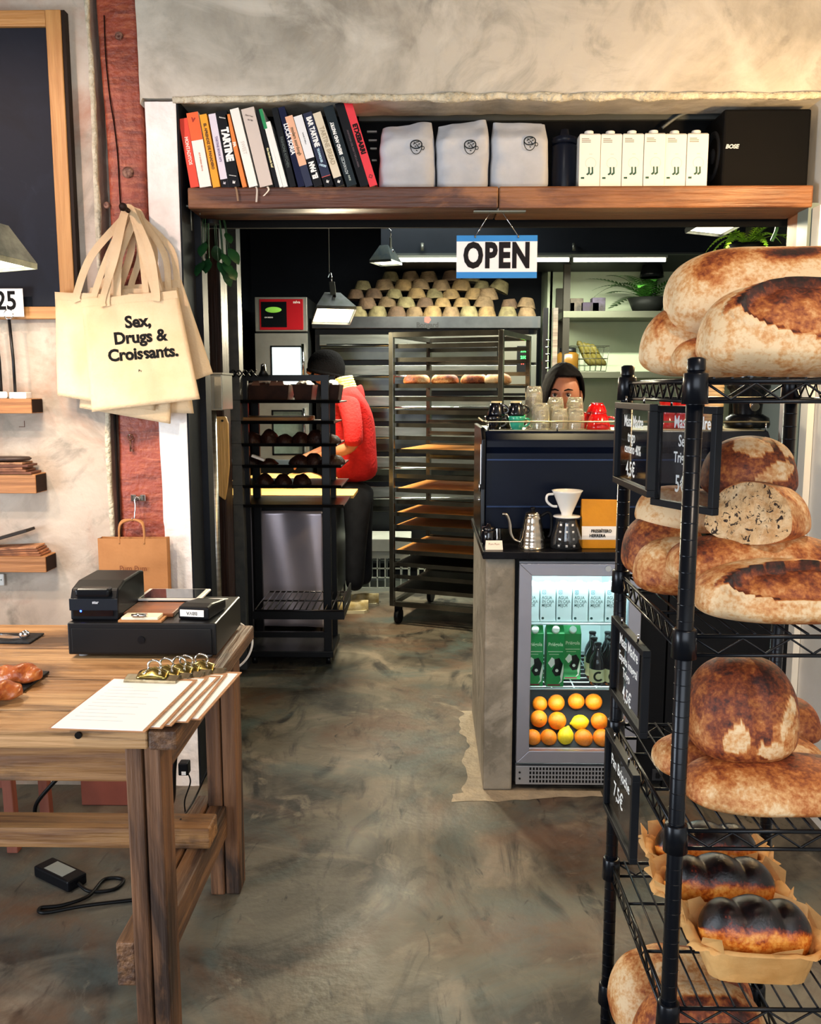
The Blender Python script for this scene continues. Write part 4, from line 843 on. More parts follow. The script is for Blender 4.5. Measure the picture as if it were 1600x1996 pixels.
rail([(dx0, dz0), (dx1, dz0), (gx1, gz0), (gx0, gz0)]); rail([(dx0, dz1), (gx0, gz1), (gx1, gz1), (dx1, dz1)]); rail([(dx0, dz0), (gx0, gz0), (gx0, gz1), (dx0, dz1)]); rail([(dx1, dz0), (dx1, dz1), (gx1, gz1), (gx1, gz0)])
b = MB(); b.box(gx0-.003, gx1+.003, 3.188, 3.190, gz0-.003, gz1+.003)
glass = D.materials.new('fridge_glass'); glass.use_nodes = True; n_ = glass.node_tree.nodes; L_ = glass.node_tree.links; n_.remove(n_['Principled BSDF'])
tr = n_.new('ShaderNodeBsdfTransparent'); tr.inputs[0].default_value = (.93, .97, .97, 1); gl = n_.new('ShaderNodeBsdfGlossy'); gl.inputs['Roughness'].default_value = .03; fr = n_.new('ShaderNodeFresnel'); fr.inputs[0].default_value = 1.35; ms = n_.new('ShaderNodeMixShader')
L_.new(fr.outputs[0], ms.inputs[0]); L_.new(tr.outputs[0], ms.inputs[1]); L_.new(gl.outputs[0], ms.inputs[2]); L_.new(ms.outputs[0], n_['Material Output'].inputs[0])
b.build('glass_pane', glass, t)
b = MB(); b.box(dx0, dx1, 3.185, 3.21, zt-.036, zt-.006); b.build('top_trim', M('trim_steel', '8F9094', .4, .6), t, bevel=.002)
b = MB(); p = W(1185, 1108, 3.168); b.tube([(p.x, 3.170, p.z), (p.x, 3.162, p.z)], .011, 14); b.build('lock', chrome, t)
kz0, kz1 = W(1010, 1531, 3.17).z, W(1010, 1495, 3.17).z; kx1 = W(1246, 1510, 3.17).x
kick = M('kick_panel', '9A9CA0', .4, .5)
b = MB(); b.box(dx0, kx1, 3.178, 3.21, max(.012, kz0), kz1); kp = b.build('kick_panel', kick, t, bevel=.002)
b = MB(); vx0, vx1 = W(1034, 1510, 3.17).x, W(1176, 1510, 3.17).x; ny, nx = 4, 23; vz0, vz1 = kz0+.014, kz1-.010
for j in range(ny):
    for i in range(nx):
        xx = vx0+(vx1-vx0)*i/(nx-1); zz = vz0+(vz1-vz0)*j/(ny-1); b.box(xx-.0036, xx+.0036, 3.1772, 3.178, zz-.0052, zz+.0052)
o = b.build('vent_holes', M('vent_dark', '08080A', .6), kp); o['kind'] = 'stuff'
for py in (1507, 1519):
    p = W(1013, py, 3.17); b = MB(); b.tube([(p.x, 3.178, p.z), (p.x, 3.175, p.z)], .004, 10); b.build('screw', blackmetal, kp)
b = MB(); p = W(1281, 1510, 3.19); b.box(p.x-.02, p.x+.02, 3.185, 3.195, p.z-.022, p.z+.022); sw = b.build('switch_plate', M('switch_grey', '2A2C30', .4), t, bevel=.002)
b = MB(); b.box(p.x-.008, p.x+.008, 3.181, 3.185, p.z-.012, p.z+.012); b.build('rocker', fb, sw, bevel=.002)
s1 = W(1100, 1212, 3.25).z; s2 = W(1100, 1338, 3.25).z; fl = gz0-.0115
wirew = M('white_wire', 'D5E4E6', .35, .2)
for z in (s1, s2):
    b = MB(); b.tube([(ix0, 3.235, z-.004), (ix1, 3.235, z-.004)], .0042, 6); b.tube([(ix0, 3.72, z-.004), (ix1, 3.72, z-.004)], .0042, 6)
    for i in range(9): yy = 3.26+i*.052; b.tube([(ix0, yy, z-.003), (ix1, yy, z-.003)], .0022, 5)
    for i in range(5): xx = ix0+.02+(ix1-ix0-.04)*i/4; b.tube([(xx, 3.235, z-.006), (xx, 3.72, z-.006)], .0025, 5)
    b.build('wire_shelf', wirew, t)
b = MB(); b.box(ix0+.01, ix1-.01, 3.228, 3.25, gz1+.002, gz1+.02); b.build('light_tube', M('fridge_light', 'E6FFFF', .5, emit=14.), t)
l = D.lights.new('fridge_light', 'AREA'); l.shape = 'RECTANGLE'; l.size = ix1-ix0-.02; l.size_y = .04; l.energy = 2.2; l.color = (.85, 1, 1); o = D.objects.new('fridge_light', l); C.objects.link(o); o.parent = t; o.location = Vector(((ix0+ix1)/2, 3.245, gz1-.004))-t.location; o.rotation_euler = (R(40), 0, 0)
l = D.lights.new('fridge_light_low', 'AREA'); l.shape = 'RECTANGLE'; l.size = ix1-ix0-.02; l.size_y = .03; l.energy = 1.1; l.color = (.95, 1, .96); o = D.objects.new('fridge_light_low', l); C.objects.link(o); o.parent = t; o.location = Vector(((ix0+ix1)/2, 3.232, s2-.014))-t.location; o.rotation_euler = (R(35), 0, 0)
bz = W(1100, 1458, 3.265).z
b = MB(); b.add([(ix0, 3.228, fl), (ix1, 3.228, fl), (ix1, 3.235, fl+.002), (ix0, 3.235, fl+.002), (ix0, 3.46, s2-.045), (ix1, 3.46, s2-.045), (ix0, 3.70, s2-.03), (ix1, 3.70, s2-.03)], [(0, 1, 2, 3), (3, 2, 5, 4), (4, 5, 7, 6)]); b.build('fruit_bin', M('bin_dark', '17181A', .5), t)
b = MB(); b.box(ix0, ix0+.003, 3.23, 3.70, fl, s2-.012); b.box(ix1-.003, ix1, 3.23, 3.70, fl, s2-.012); b.box(ix0, ix1, 3.70, 3.704, fl, s2-.012); b.build('bin_wall', M('bin_dark', '17181A', .5), t)
# water cartons
wcm = M('water_carton', 'DFEDEC', .5); teal = M('print_teal', '1F4A48', .6); lblue = M('print_blue', '6AA8B8', .6)
def water():
    t = thing('water_carton', '', 'carton', (0, 0, 0), group='water cartons on the top fridge shelf')
    w_, H = .0555, .140
    b = MB(); b.box(-w_/2, w_/2, 0, w_, 0, H); b.build('carton_body', wcm, t, bevel=.0015)
    b = MB(); b.lathe([(.012, 0), (.012, .010), (.0005, .010)], (0, w_/2, H), 14); b.build('cap', wcm, t)
    for k, s in enumerate(('AGUA', 'EN CAJA', 'MEJOR')): text(s, .0175, teal, t, face_cam((-w_*.42, -.0006, H*(.66-.105*k))), bold=.0001, xs=[.78, .68, .70][k], align='LEFT', name='print')
    b = MB()
    for q in ((0, 1, 0, .12), (0, 1, .88, 1), (0, .12, 0, 1), (.88, 1, 0, 1), (.38, .62, .38, .62)): b.box(-w_*.38+q[0]*.013, -w_*.38+q[1]*.013, -.0006, 0, H*.76+q[2]*.015, H*.76+q[3]*.015)
    b.build('emblem', lblue, t)
    b = MB(); b.tube([(-w_*.33, 0, H*.10), (-w_*.33, -.0008, H*.10)], .005, 14); b.build('seal', teal, t)
    return t
w0 = water()
for i in range(6):
    loc = (W(1035.5+31.6*i, 1210, 3.245).x, 3.245, s1+.001); lb = 'white water carton, %s from the left on the top fridge shelf' % ords[i]
    if i == 0: w0.location = loc; w0['label'] = lb
    else: dup(w0, loc, label=lb)
# green milk cartons
grn = M('milk_green', '159044', .5); mwhite = M('milk_white', 'E8F0E4', .5)
def milk(px, Y, label):
    x = W(px, 1336, Y).x; w_ = .066; H = W(px, 1236, Y).z-s2
    t = thing('milk_carton', label, 'carton', (x, Y, s2+.001), group='green milk cartons in the fridge')
    b = MB(); b.box(-w_/2, w_/2, 0, w_, 0, H); b.add([(-w_/2, 0, H), (w_/2, 0, H), (w_/2, w_, H), (-w_/2, w_, H), (-w_/2, w_*.5, H+.026), (w_/2, w_*.5, H+.026)], [(0, 1, 5, 4), (2, 3, 4, 5), (0, 4, 3), (1, 2, 5)]); b.build('carton_body', grn, t, bevel=.001)
    b = MB(); b.tube([(0, .012, H+.008), (0, -.004, H+.020)], .0135, 16); b.build('cap', mwhite, t)
    text('Priégola', .019, M('milk_print', 'CDE8C0', .6), t, face_cam((0, -.0006, H*.80)), bold=.0004, xs=.9, name='print')
    b = MB(); b.box(-w_*.42, w_*.42, -.0005, 0, H*.66, H*.672); b.box(-w_*.36, w_*.2, -.0005, 0, H*.61, H*.618); b.build('print', M('milk_print', 'CDE8C0', .6), t)
    b = MB(); b.prism([(-.42*w_, .45*H), (-.20*w_, .56*H), (.05*w_, .50*H), (-.05*w_, .42*H), (-.22*w_, .36*H)], -.0006, 0); b.prism([(.30*w_, .20*H), (.46*w_, .44*H), (.48*w_, .30*H), (.40*w_, .10*H), (.22*w_, .06*H), (.34*w_, .13*H)], -.0006, 0); b.build('cow_patch', mwhite, t)
    b = MB(); b.prism([(-.05*w_, .52*H), (.22*w_, .55*H), (.42*w_, .44*H), (.30*w_, .22*H), (.02*w_, .20*H), (-.18*w_, .30*H), (-.02*w_, .42*H)], -.0009, -.0006); b.build('cow_patch', M('cow_black', '101512', .6), t)
    b = MB(); b.tube([(.10*w_, -.0009, H*.31), (.10*w_, -.0012, H*.31)], .006, 14); b.build('print', mwhite, t)
    b = MB(); b.box(-w_*.42, w_*.30, -.0006, 0, H*.02, H*.05); b.build('print', M('milk_red', '7A2430', .6), t)
    return t
milk(1041, 3.245, 'green milk carton cut by the left edge of the fridge glass'); milk(1081, 3.242, 'green milk carton at the front, second from the fridge edge'); milk(1114, 3.33, 'green milk carton standing further back, beside the bottles')
# bottles
bg = M('bottle_glass', '0C1018', .12, coat=.5); cream = M('bottle_label', 'D3D6A6', .6)
def bottle():
    t = thing('dark_bottle', '', 'bottle', (0, 0, 0), group='dark bottles in the fridge')
    b = MB(); b.lathe([(.0005, 0), (.028, 0), (.030, .004), (.030, .088), (.024, .105), (.013, .125), (.0125, .155), (.0005, .155)], n=18); b.build('glass_body', bg, t)
    b = MB(); b.lathe([(.0135, 0), (.015, .002), (.014, .008), (.0005, .009)], (0, 0, .153), 14); b.build('crown_cap', blackmetal, t)
    b = MB(); b.lathe([(.0305, .012), (.0305, .062)], n=18); b.build('paper_label', cream, t)
    b = MB()
    for q in range(18):
        a, c = 2*PI*q/18, 2*PI*(q+1)/18; r0, r1 = (.020, .012)
        b.add([(r0*math.cos(a), -.0312, .037+r0*math.sin(a)), (r0*math.cos(c), -.0312, .037+r0*math.sin(c)), (r1*math.cos(c), -.0312, .037+r1*math.sin(c)), (r1*math.cos(a), -.0312, .037+r1*math.sin(a))], [(0, 1, 2, 3)]) if 2 < q < 16 else None
    b.build('emblem', M('label_ink', '20281E', .7), t)
    return t
b0 = bottle()
for i, (px, Y) in enumerate(((1163, 3.285), (1192, 3.285), (1155, 3.36), (1186, 3.36), (1152, 3.44), (1182, 3.44))):
    lb = 'dark bottle with a cream label, %s in the fridge' % ('front left of the group', 'front right of the group', 'left of the second row', 'right of the second row', 'left of the last row', 'right of the last row')[i]
    loc = (W(px, 1330, Y).x, Y, s2+.001)
    if i == 0: b0.location = loc; b0['label'] = lb
    else: dup(b0, loc, label=lb)
# fruit
om = M('orange_peel', 'F08A10', .38, col2='E06A08', scale=8, bump=.25, bscale=260); lm = M('lemon_peel', 'F2D21A', .4, col2='E6BE10', scale=8, bump=.25, bscale=260)
def orange():
    t = thing('orange', '', 'orange', (0, 0, 0), group='oranges in the fridge'); b = MB(); b.ball((0, 0, 0), 1, 20, (1, 1, .96)); b.build('peel', om, t); b = MB(); b.lathe([(.09, .955), (.06, .985), (.0005, .97)], n=8); b.build('stem_scar', M('stem_green', '5A6A20', .7), t); return t
def lemon():
    t = thing('lemon', '', 'lemon', (0, 0, 0), group='lemons in the fridge'); b = MB(); b.lathe([(.0005, -1.28), (.14, -1.22), (.2, -1.1), (.5, -.9), (.82, -.55), (.95, 0), (.82, .55), (.5, .9), (.24, 1.08), (.0005, 1.16)], n=20); b.build('peel', lm, t); b = MB(); b.lathe([(.08, 1.13), (.06, 1.18), (.0005, 1.18)], n=8); b.build('stem_scar', M('stem_green', '5A6A20', .7), t); return t
o0, l0 = orange(), lemon(); used = {'o': 0, 'l': 0}
fr_ = [('o', 1052, 1372, 14.5, 'leftmost of the back top row'), ('o', 1084, 1370, 16, 'second of the back top row'), ('o', 1123, 1367, 15.5, 'reddest, third of the back top row'), ('o', 1157, 1368, 16, 'dark, last of the back top row'),
       ('o', 1050, 1401, 16, 'with its stem scar showing, left in the middle row'), ('o', 1086, 1405, 17, 'above the lemon in the middle row'), ('o', 1107, 1393, 14, 'tucked behind between two oranges'), ('l', 1141, 1389, 13, 'dull yellow, behind the other lemons'), ('l', 1130, 1408, 15, 'lying sideways in the middle row'), ('o', 1168, 1406, 16, 'right in the middle row'), ('o', 1181, 1391, 14, 'half hidden at the right behind the middle row'),
       ('o', 1038, 1438, 16, 'cut by the left edge of the glass'), ('o', 1069, 1438, 16, 'at the front left of the lemon'), ('l', 1102, 1435, 16, 'bright, standing at the front among oranges'), ('o', 1137, 1439, 17.5, 'at the front right of the lemon'), ('o', 1173, 1439, 17.5, 'at the front, nearest the rack post'), ('o', 1064, 1416, 13, 'peeking between the two left rows'), ('o', 1148, 1424, 13, 'peeking behind the front right oranges'), ('o', 1200, 1430, 15, 'partly behind the rack post')]
for i, (k, px, py, r, d) in enumerate(fr_):
    Y = 3.265 if py > 1430 else (3.30 if py > 1398 else (3.345 if py > 1380 else 3.36)); 
    if py in (1416, 1424, 1393, 1391, 1389): Y += .035
    p = W(px, py, Y); rr = r*(p-_C).length/FPX; src = o0 if k == 'o' else l0; kind = 'orange' if k == 'o' else 'lemon'
    rot = (R(random.uniform(-70, 70)), R(random.uniform(-60, 60)), random.uniform(0, 6)) if k == 'o' else ({1408: (R(10), R(82), .2), 1435: (R(165), R(18), 0), 1389: (R(70), R(40), 0)}[py])
    if k == 'o' and py == 1401: rot = (R(75), 0, R(10))
    lb = kind+' in the fridge, '+d
    if not used[k]: src.location = p; src.rotation_euler = rot; src.scale = (rr,)*3; src['label'] = lb; used[k] = 1
    else: dup(src, p, rot=rot, label=lb, scale=(rr,)*3)

# ---- espresso machine
t = thing('espresso_machine', 'long navy espresso machine on the bar counter', 'espresso machine', (.78, 3.6, CZ), world=True)
navy = M('navy_enamel', '081022', .3, .0, col2='060C1A', scale=2); mx0, mx1 = W(945, 950, 3.42).x, 1.31; MT = W(1100, 840, 3.42).z
b = MB(); b.prism([(3.40, CZ+.045), (3.86, CZ+.045), (3.86, MT), (3.42, MT), (3.385, MT-.035), (3.385, MT-.06), (3.40, MT-.085)], mx0, mx1, 'x'); b.build('body', navy, t, bevel=.004)
b = MB(); b.box(mx0+.005, mx1, 3.392, 3.40, CZ+.13, CZ+.136); b.box(mx0+.005, mx1, 3.392, 3.40, MT-.112, MT-.106); b.build('trim_line', M('navy_line', '1F3358', .3, .4), t)
b = MB(); b.prism([(3.375, CZ+.01), (3.88, CZ+.01), (3.88, MT+.012), (3.44, MT+.012), (3.372, MT-.03), (3.385, CZ+.2)], mx0-.018, mx0-.001, 'x'); sp = b.build('side_panel', M('machine_black', '0B0C10', .25, .3), t, bevel=.004)
b = MB(); b.prism([(3.40, MT-.05), (3.415, MT-.05), (3.408, CZ+.22), (3.395, CZ+.22)], mx0-.0195, mx0-.018, 'x'); b.build('chrome_strip', chrome, sp)
b = MB(); b.ball((mx0-.022, 3.40, CZ+.16), .009, 10); b.tube([(mx0-.022, 3.40, CZ+.19), (mx0-.022, 3.405, CZ+.23)], .005, 8); b.build('steam_knob', chrome, sp)
for xx in (mx0+.05, mx1-.08):
    for yy in (3.45, 3.80):
        b = MB(); b.lathe([(.022, 0), (.018, .045)], (xx, yy, CZ), 12); b.build('foot', chrome, t)
rz = W(1100, 822, 3.42).z
b = MB(); b.tube([(mx0, 3.87, rz), (mx0-.008, 3.44, rz), (mx0-.006, 3.425, rz), (mx0+.01, 3.42, rz), (mx1, 3.42, rz)], .0035, 8); b.build('cup_rail', M('warm_chrome', 'D9C9A0', .2, 1.), t)
for k in range(5): xx = mx0+.01+(mx1-mx0-.02)*k/4; b = MB(); b.tube([(xx, 3.421, MT-.002), (xx, 3.421, rz)], .003, 6); b.build('rail_post', chrome, t)
b = MB(); b.box(mx0+.005, mx1-.005, 3.43, 3.85, MT, MT+.003); b.build('cup_tray', M('tray_steel', 'A09880', .35, .9), t)
CT = MT+.0035
# cups
def cup(name, label, x, Y, z, mat, r=.034, h=.052, inv=True, foot=None, group=None, handle=True):
    t = thing(name, label, 'cup', (x, Y, z), random.uniform(-.6, .6), group)
    pr = [(r*.55, 0), (r*.62, .002), (r*.80, h*.3), (r*.97, h*.8), (r, h), (r*.94, h), (r*.9, h*.8), (r*.7, h*.28), (.0005, .006)]
    T = Matrix.Translation((0, 0, h)) @ Matrix.Rotation(PI, 4, 'X') if inv else None
    b = MB(); b.lathe(pr, n=24, T=T); b.build('bowl', mat, t)
    b = MB(); b.lathe([(r*.62, -.004), (r*.52, -.004), (r*.50, .001), (.0005, .001)], n=20, T=T); b.lathe([(r*.62, -.004), (r*.62, .003)], n=20, T=T); b.build('foot_ring', foot or mat, t)
    if handle:
        b = MB(); b.tube(smooth_path([(r*.9, 0, h*.78), (r*1.4, 0, h*.76), (r*1.5, 0, h*.5), (r*1.1, 0, h*.25), (r*.75, 0, h*.25)], 4), .0045, 7, T=T); b.build('handle', mat, t)
    return t
ck = M('black_glaze', '0A0B12', .12, coat=.6); tl = M('teal_glaze', '2F9A80', .15, coat=.6); rd = M('red_glaze', 'B80E10', .12, coat=.7); cr = M('cream_foot', 'E8D49A', .5)
G = 'espresso cups on the machine'
cup('espresso_cup', 'black espresso cup at the left end of the cup tray', W(962, 835, 3.47).x, 3.47, CT, ck, inv=False, group=G); cup('espresso_cup', 'teal espresso cup below an inverted black one', W(1007, 835, 3.47).x, 3.47, CT, tl, inv=False, group=G)
cup('espresso_cup', 'inverted black cup with cream foot, left of the two', W(967, 835, 3.475).x, 3.475, CT+.053, ck, foot=cr, group=G); cup('espresso_cup', 'inverted black cup with cream foot, above the teal cup', W(1005, 835, 3.475).x, 3.475, CT+.053, ck, foot=cr, group=G); cup('espresso_cup', 'black cup in the second row between the two stacks', W(985, 835, 3.56).x, 3.56, CT, ck, inv=False, group=G)
tg = D.materials.new('tumbler_glass'); tg.use_nodes = True; n_ = tg.node_tree.nodes; b_ = n_['Principled BSDF']; b_.inputs['Base Color'].default_value = (1, .97, .84, 1); b_.inputs['Roughness'].default_value = .02; b_.inputs['Transmission Weight'].default_value = .88; b_.inputs['IOR'].default_value = 1.42
def tumbler():
    t = thing('glass_tumbler', '', 'glass', (0, 0, 0), group='glass tumblers on the machine'); n = 18
    wv = lambda q, z: .06*math.cos(9*q)*max(0, min(1, (z-.01)/.02))*max(0, min(1, (.07-z)/.02))
    b = MB(); b.lathe([(.034, 0), (.0345, .012), (.033, .05), (.029, .072), (.026, .080), (.0005, .078), (.0005, .070), (.024, .070), (.030, .045), (.0318, .006), (.034, 0)], n=36, wave=wv); b.build('glass_body', tg, t)
    b = MB(); b.lathe([(.0335, -.001), (.0352, .001), (.0335, .003)], n=36); b.build('rim', tg, t); return t
g0 = tumbler(); gi = 0
for px, Y, n, d in ((1040, 3.56, 5, 'in the tall back stack at the left'), (1082, 3.57, 3, 'in the middle back stack'), (1119, 3.57, 3, 'in the right back stack'), (1054, 3.475, 2, 'in the left front stack'), (1089, 3.475, 1, 'in the middle front stack'), (1122, 3.475, 1, 'in the right front stack')):
    for k in range(n):
        loc = (W(px, 835, Y).x+random.uniform(-.002, .002), Y, CT+.0012+.0215*k); lb = 'glass tumbler %s, %s' % (d, ['bottom one', 'second one up', 'third one up', 'fourth one up', 'topmost one'][k])
        if gi == 0: g0.location = loc; g0['label'] = lb
        else: dup(g0, loc, rotz=random.uniform(0, 1), label=lb)
        gi += 1
G = 'red cups on the machine'
cup('cappuccino_cup', 'large inverted red cup in front at the rail', W(1166, 835, 3.48).x, 3.48, CT, rd, .048, .062, group=G); cup('cappuccino_cup', 'red cup inverted beside the glass tumblers', W(1148, 835, 3.565).x, 3.57, CT, rd, .045, .06, group=G); cup('cappuccino_cup', 'inverted red cup on top of the red pair', W(1162, 835, 3.53).x, 3.53, CT+.064, rd, .04, .034, group=G, handle=False)
cup('cappuccino_cup', 'red cup standing low behind the chalk signs', W(1300, 835, 3.6).x, 3.6, CT, rd, .045, .06, group=G); cup('cappuccino_cup', 'red cup stacked behind the chalk signs, left one on top', W(1303, 835, 3.6).x, 3.6, CT+.0605, rd, .042, .055, group=G, inv=False); cup('cappuccino_cup', 'red cup behind the chalk signs nearer the post', W(1330, 835, 3.58).x, 3.58, CT, rd, .045, .06, group=G); cup('cappuccino_cup', 'red cup stacked beside the post behind the signs', W(1331, 835, 3.58).x, 3.58, CT+.0605, rd, .042, .055, group=G, inv=False)
# paper cup stack
t = thing('paper_cup_stack', 'beige stack of paper cups on the machine behind the rack', 'cup stack', (W(1388, 820, 3.6).x, 3.6, CT)); pc = M('paper_cup', 'D8B888', .7)
zt = W(1388, 735, 3.6).z-CT
for k in range(14):
    b = MB(); h0 = zt*k/14; b.lathe([(.038, h0), (.0415, h0+.002), (.0415, h0+.006), (.0385, h0+zt/14)], n=24)
    if k == 13: b.lathe([(.0385, h0+zt/14), (.031, h0+zt/14+.01), (.0005, h0+zt/14+.01)], n=24)
    b.build('paper_cup', pc, t)
# grinder
t = thing('coffee_grinder', 'black coffee grinder behind the rack on the right', 'coffee grinder', (W(1455, 830, 3.65).x, 3.65, CT)); gb = M('grinder_black', '0B0E14', .25)
b = MB(); b.lathe([(.0005, 0), (.085, 0), (.09, .015), (.085, .04), (.06, .055), (.0005, .055)], n=28); b.build('base', gb, t)
b = MB(); b.lathe([(.055, .055), (.06, .11), (.075, .15), (.085, .16), (.085, .19), (.0005, .19)], n=28); b.build('body', gb, t)
b = MB(); b.lathe([(.075, .191), (.09, .26), (.0005, .26)], n=28); b.build('hopper', M('hopper_smoke', '1A1E24', .15), t)
b = MB(); b.lathe([(.092, .26), (.092, .272), (.02, .28), (.0005, .285)], n=28); b.build('lid', gb, t)
b = MB(); b.tube([(0, -.05, .10), (0, -.085, .085)], .018, 12); b.build('spout', chrome, t)

# ---- on the worktop
t = thing('gooseneck_kettle', 'steel gooseneck kettle with a rippled body on the counter', 'kettle', (W(1037, 1062, 3.24).x, 3.24, CZ)); stm = M('kettle_steel', 'C9BFB0', .18, 1.)
H = W(1037, 1000, 3.24).z-CZ; r = .049
b = MB(); prof = [(.0005, 0), (r*.98, 0), (r, .004)]+[(r*(1-.42*(i/20)**1.25)*(1+.022*math.sin(i*1.5)), .004+(H-.010)*i/20) for i in range(21)]; b.lathe(prof+[(.0005, H-.004)], n=36); b.build('body', stm, t)
b = MB(); b.lathe([(r*.56, H-.006), (r*.55, H), (r*.3, H+.006), (.0005, H+.007)], n=28); ld = b.build('lid', stm, t)
b = MB(); b.lathe([(.006, H+.006), (.010, H+.016), (.008, H+.022), (.0005, H+.023)], n=14); b.build('lid_knob', blackplastic, ld)
b = MB(); b.tube(smooth_path([(-r*.9, 0, .022), (-r*1.35, 0, .030), (-r*1.62, 0, .055), (-r*1.72, 0, .095), (-r*1.95, 0, .122), (-r*2.3, 0, .126)], 6), [.0075]+[.0062]*29+[.0042], 10); b.build('spout', stm, t)
b = MB(); b.tube(smooth_path([(r*.62, 0, H-.012), (r*1.15, 0, H+.002), (r*1.42, 0, H-.02), (r*1.40, 0, H*.45), (r*1.2, 0, H*.3)], 6), .006, 8); b.build('handle', blackplastic, t)
por = M('white_porcelain', 'EFEDE6', .2, coat=.4); dx = W(1103, 1062, 3.235).x
t = thing('coffee_server', 'clear glass coffee server under the white dripper', 'coffee server', (dx, 3.235, CZ)); hs = W(1103, 1008, 3.235).z-CZ
sg = D.materials.new('server_glass'); sg.use_nodes = True; b_ = sg.node_tree.nodes['Principled BSDF']; b_.inputs['Base Color'].default_value = (.42, .45, .5, 1); b_.inputs['Roughness'].default_value = .02; b_.inputs['Transmission Weight'].default_value = .97; b_.inputs['Coat Weight'].default_value = .6
b = MB(); b.lathe([(.0005, 0), (.055, 0), (.06, .006), (.056, hs*.4), (.040, hs*.85), (.038, hs), (.034, hs), (.036, hs*.85), (.052, hs*.38), (.055, .008), (.0005, .004)], n=36); b.build('glass_body', sg, t)
b = MB()
for i in range(4):
    for j in range(3): a = R(-125+28*j); rr = .0575-.0145*(i/3)*.9; z = .016+i*hs*.22; b.box(-.004, .004, -.0012, 0, -.004, .004, Matrix.Translation((rr*math.cos(a), rr*math.sin(a), z)) @ Matrix.Rotation(a+PI/2, 4, 'Z'))
o = b.build('scale_marks', white_print, t); o['kind'] = 'stuff'
b = MB(); b.tube(smooth_path([(.034, 0, hs*.95), (.062, 0, hs*.95), (.072, 0, hs*.6), (.058, 0, hs*.35)], 5), .005, 8); b.build('handle', sg, t)
t = thing('coffee_dripper', 'white porcelain pour-over dripper on the glass server', 'coffee dripper', (dx, 3.235, CZ+hs+.0005)); hd = W(1103, 956, 3.235).z-CZ-hs
b = MB(); b.lathe([(.0005, 0), (.048, 0), (.050, .003), (.048, .006), (.022, .008), (.0005, .008)], n=32); b.build('base_plate', por, t)
b = MB(); b.lathe([(.020, .008), (.021, .016), (.052, hd*.92), (.057, hd), (.053, hd), (.048, hd*.9), (.018, .02), (.0005, .014)], n=36); b.build('cone', por, t)
b = MB(); b.tube(smooth_path([(-.050, 0, hd*.86), (-.072, 0, hd*.82), (-.074, 0, hd*.6), (-.055, 0, hd*.42), (-.036, 0, hd*.40)], 5), .0048, 8); b.build('handle', por, t)
A, B = W(1132, 1062, 3.225), W(1204, 974, 3.225); hb = B.z-CZ; yel = M('yellow_bag', 'D9930C', .55, col2='C9840A', scale=5, bump=.15)
t = thing('yellow_coffee_bag', 'yellow coffee bag with a white label on the counter', 'coffee bag', ((A.x+B.x)/2, 3.25, CZ), world=True)
b = MB(); x0, x1 = A.x, B.x
b.add([(x0+.004, 3.222, CZ), (x1-.002, 3.222, CZ), (x1-.002, 3.275, CZ), (x0+.004, 3.275, CZ), (x0, 3.236, B.z), (x1, 3.236, B.z-.002), (x1, 3.246, B.z-.002), (x0, 3.246, B.z), (x0+.002, 3.218, CZ+.05), (x1-.001, 3.218, CZ+.05), (x1-.001, 3.28, CZ+.05), (x0+.002, 3.28, CZ+.05)],
      [(0, 1, 9, 8), (1, 2, 10, 9), (2, 3, 11, 10), (3, 0, 8, 11), (8, 9, 5, 4), (9, 10, 6, 5), (10, 11, 7, 6), (11, 8, 4, 7), (4, 5, 6, 7), (0, 3, 2, 1)]); b.build('pouch', yel, t, bevel=.003)
lz0, lz1 = CZ+hb*.19, CZ+hb*.46
def yf(z): return 3.218+(3.236-3.218)*max(0, (z-CZ-.05))/(B.z-CZ-.05) if z > CZ+.05 else 3.222-.004*(z-CZ)/.05
b = MB(); b.add([(x0+.0015, yf(lz0)-.001, lz0), (x1-.001, yf(lz0)-.001, lz0), (x1-.001, yf(lz1)-.001, lz1), (x0+.001, yf(lz1)-.001, lz1), ((x0+.0015), 3.2165, CZ+.05), (x1-.001, 3.2165, CZ+.05)], [(0, 1, 5, 4), (4, 5, 2, 3)]); b.build('label', white_print, t)
text('PRESBÍTERO', .0155, black_print, t, face_cam((x0+.072, 3.2155, CZ+hb*.365)), bold=.0006, xs=.9, name='print'); text('HERRERA', .0155, black_print, t, face_cam((x0+.058, 3.2155, CZ+hb*.27)), bold=.0006, xs=.9, name='print')
p = W(963, 1047, 3.2); t = thing('tent_card', 'small cream tent card beside the kettle', 'card', (p.x, 3.2, CZ), world=True)
b = MB(); b.add([(p.x-.032, 3.19, CZ+.0005), (p.x+.032, 3.19, CZ+.0005), (p.x+.030, 3.205, CZ+.032), (p.x-.030, 3.205, CZ+.032), (p.x-.032, 3.225, CZ+.0005), (p.x+.032, 3.225, CZ+.0005)], [(0, 1, 2, 3), (3, 2, 5, 4)]); b.build('card_fold', M('cream_card', 'EDE3D2', .7), t, solid=.0008)
text('Pum Pum', .0105, M('brown_print', '7A4322', .7), t, Matrix.Translation((p.x, 3.1985, CZ+.020)) @ Matrix.Rotation(R(65), 4, 'X'), name='print')
t = thing('sugar_jar', 'black lidded sugar jar behind the tent card', 'jar', (W(953, 1030, 3.3).x, 3.31, CZ))
b = MB(); b.lathe([(.0005, 0), (.026, 0), (.028, .01), (.028, .05), (.024, .056), (.0005, .056)], n=20); b.build('body', ck, t); b = MB(); b.lathe([(.025, .056), (.026, .066), (.008, .07), (.007, .078), (.0005, .079)], n=20); b.build('lid', ck, t)
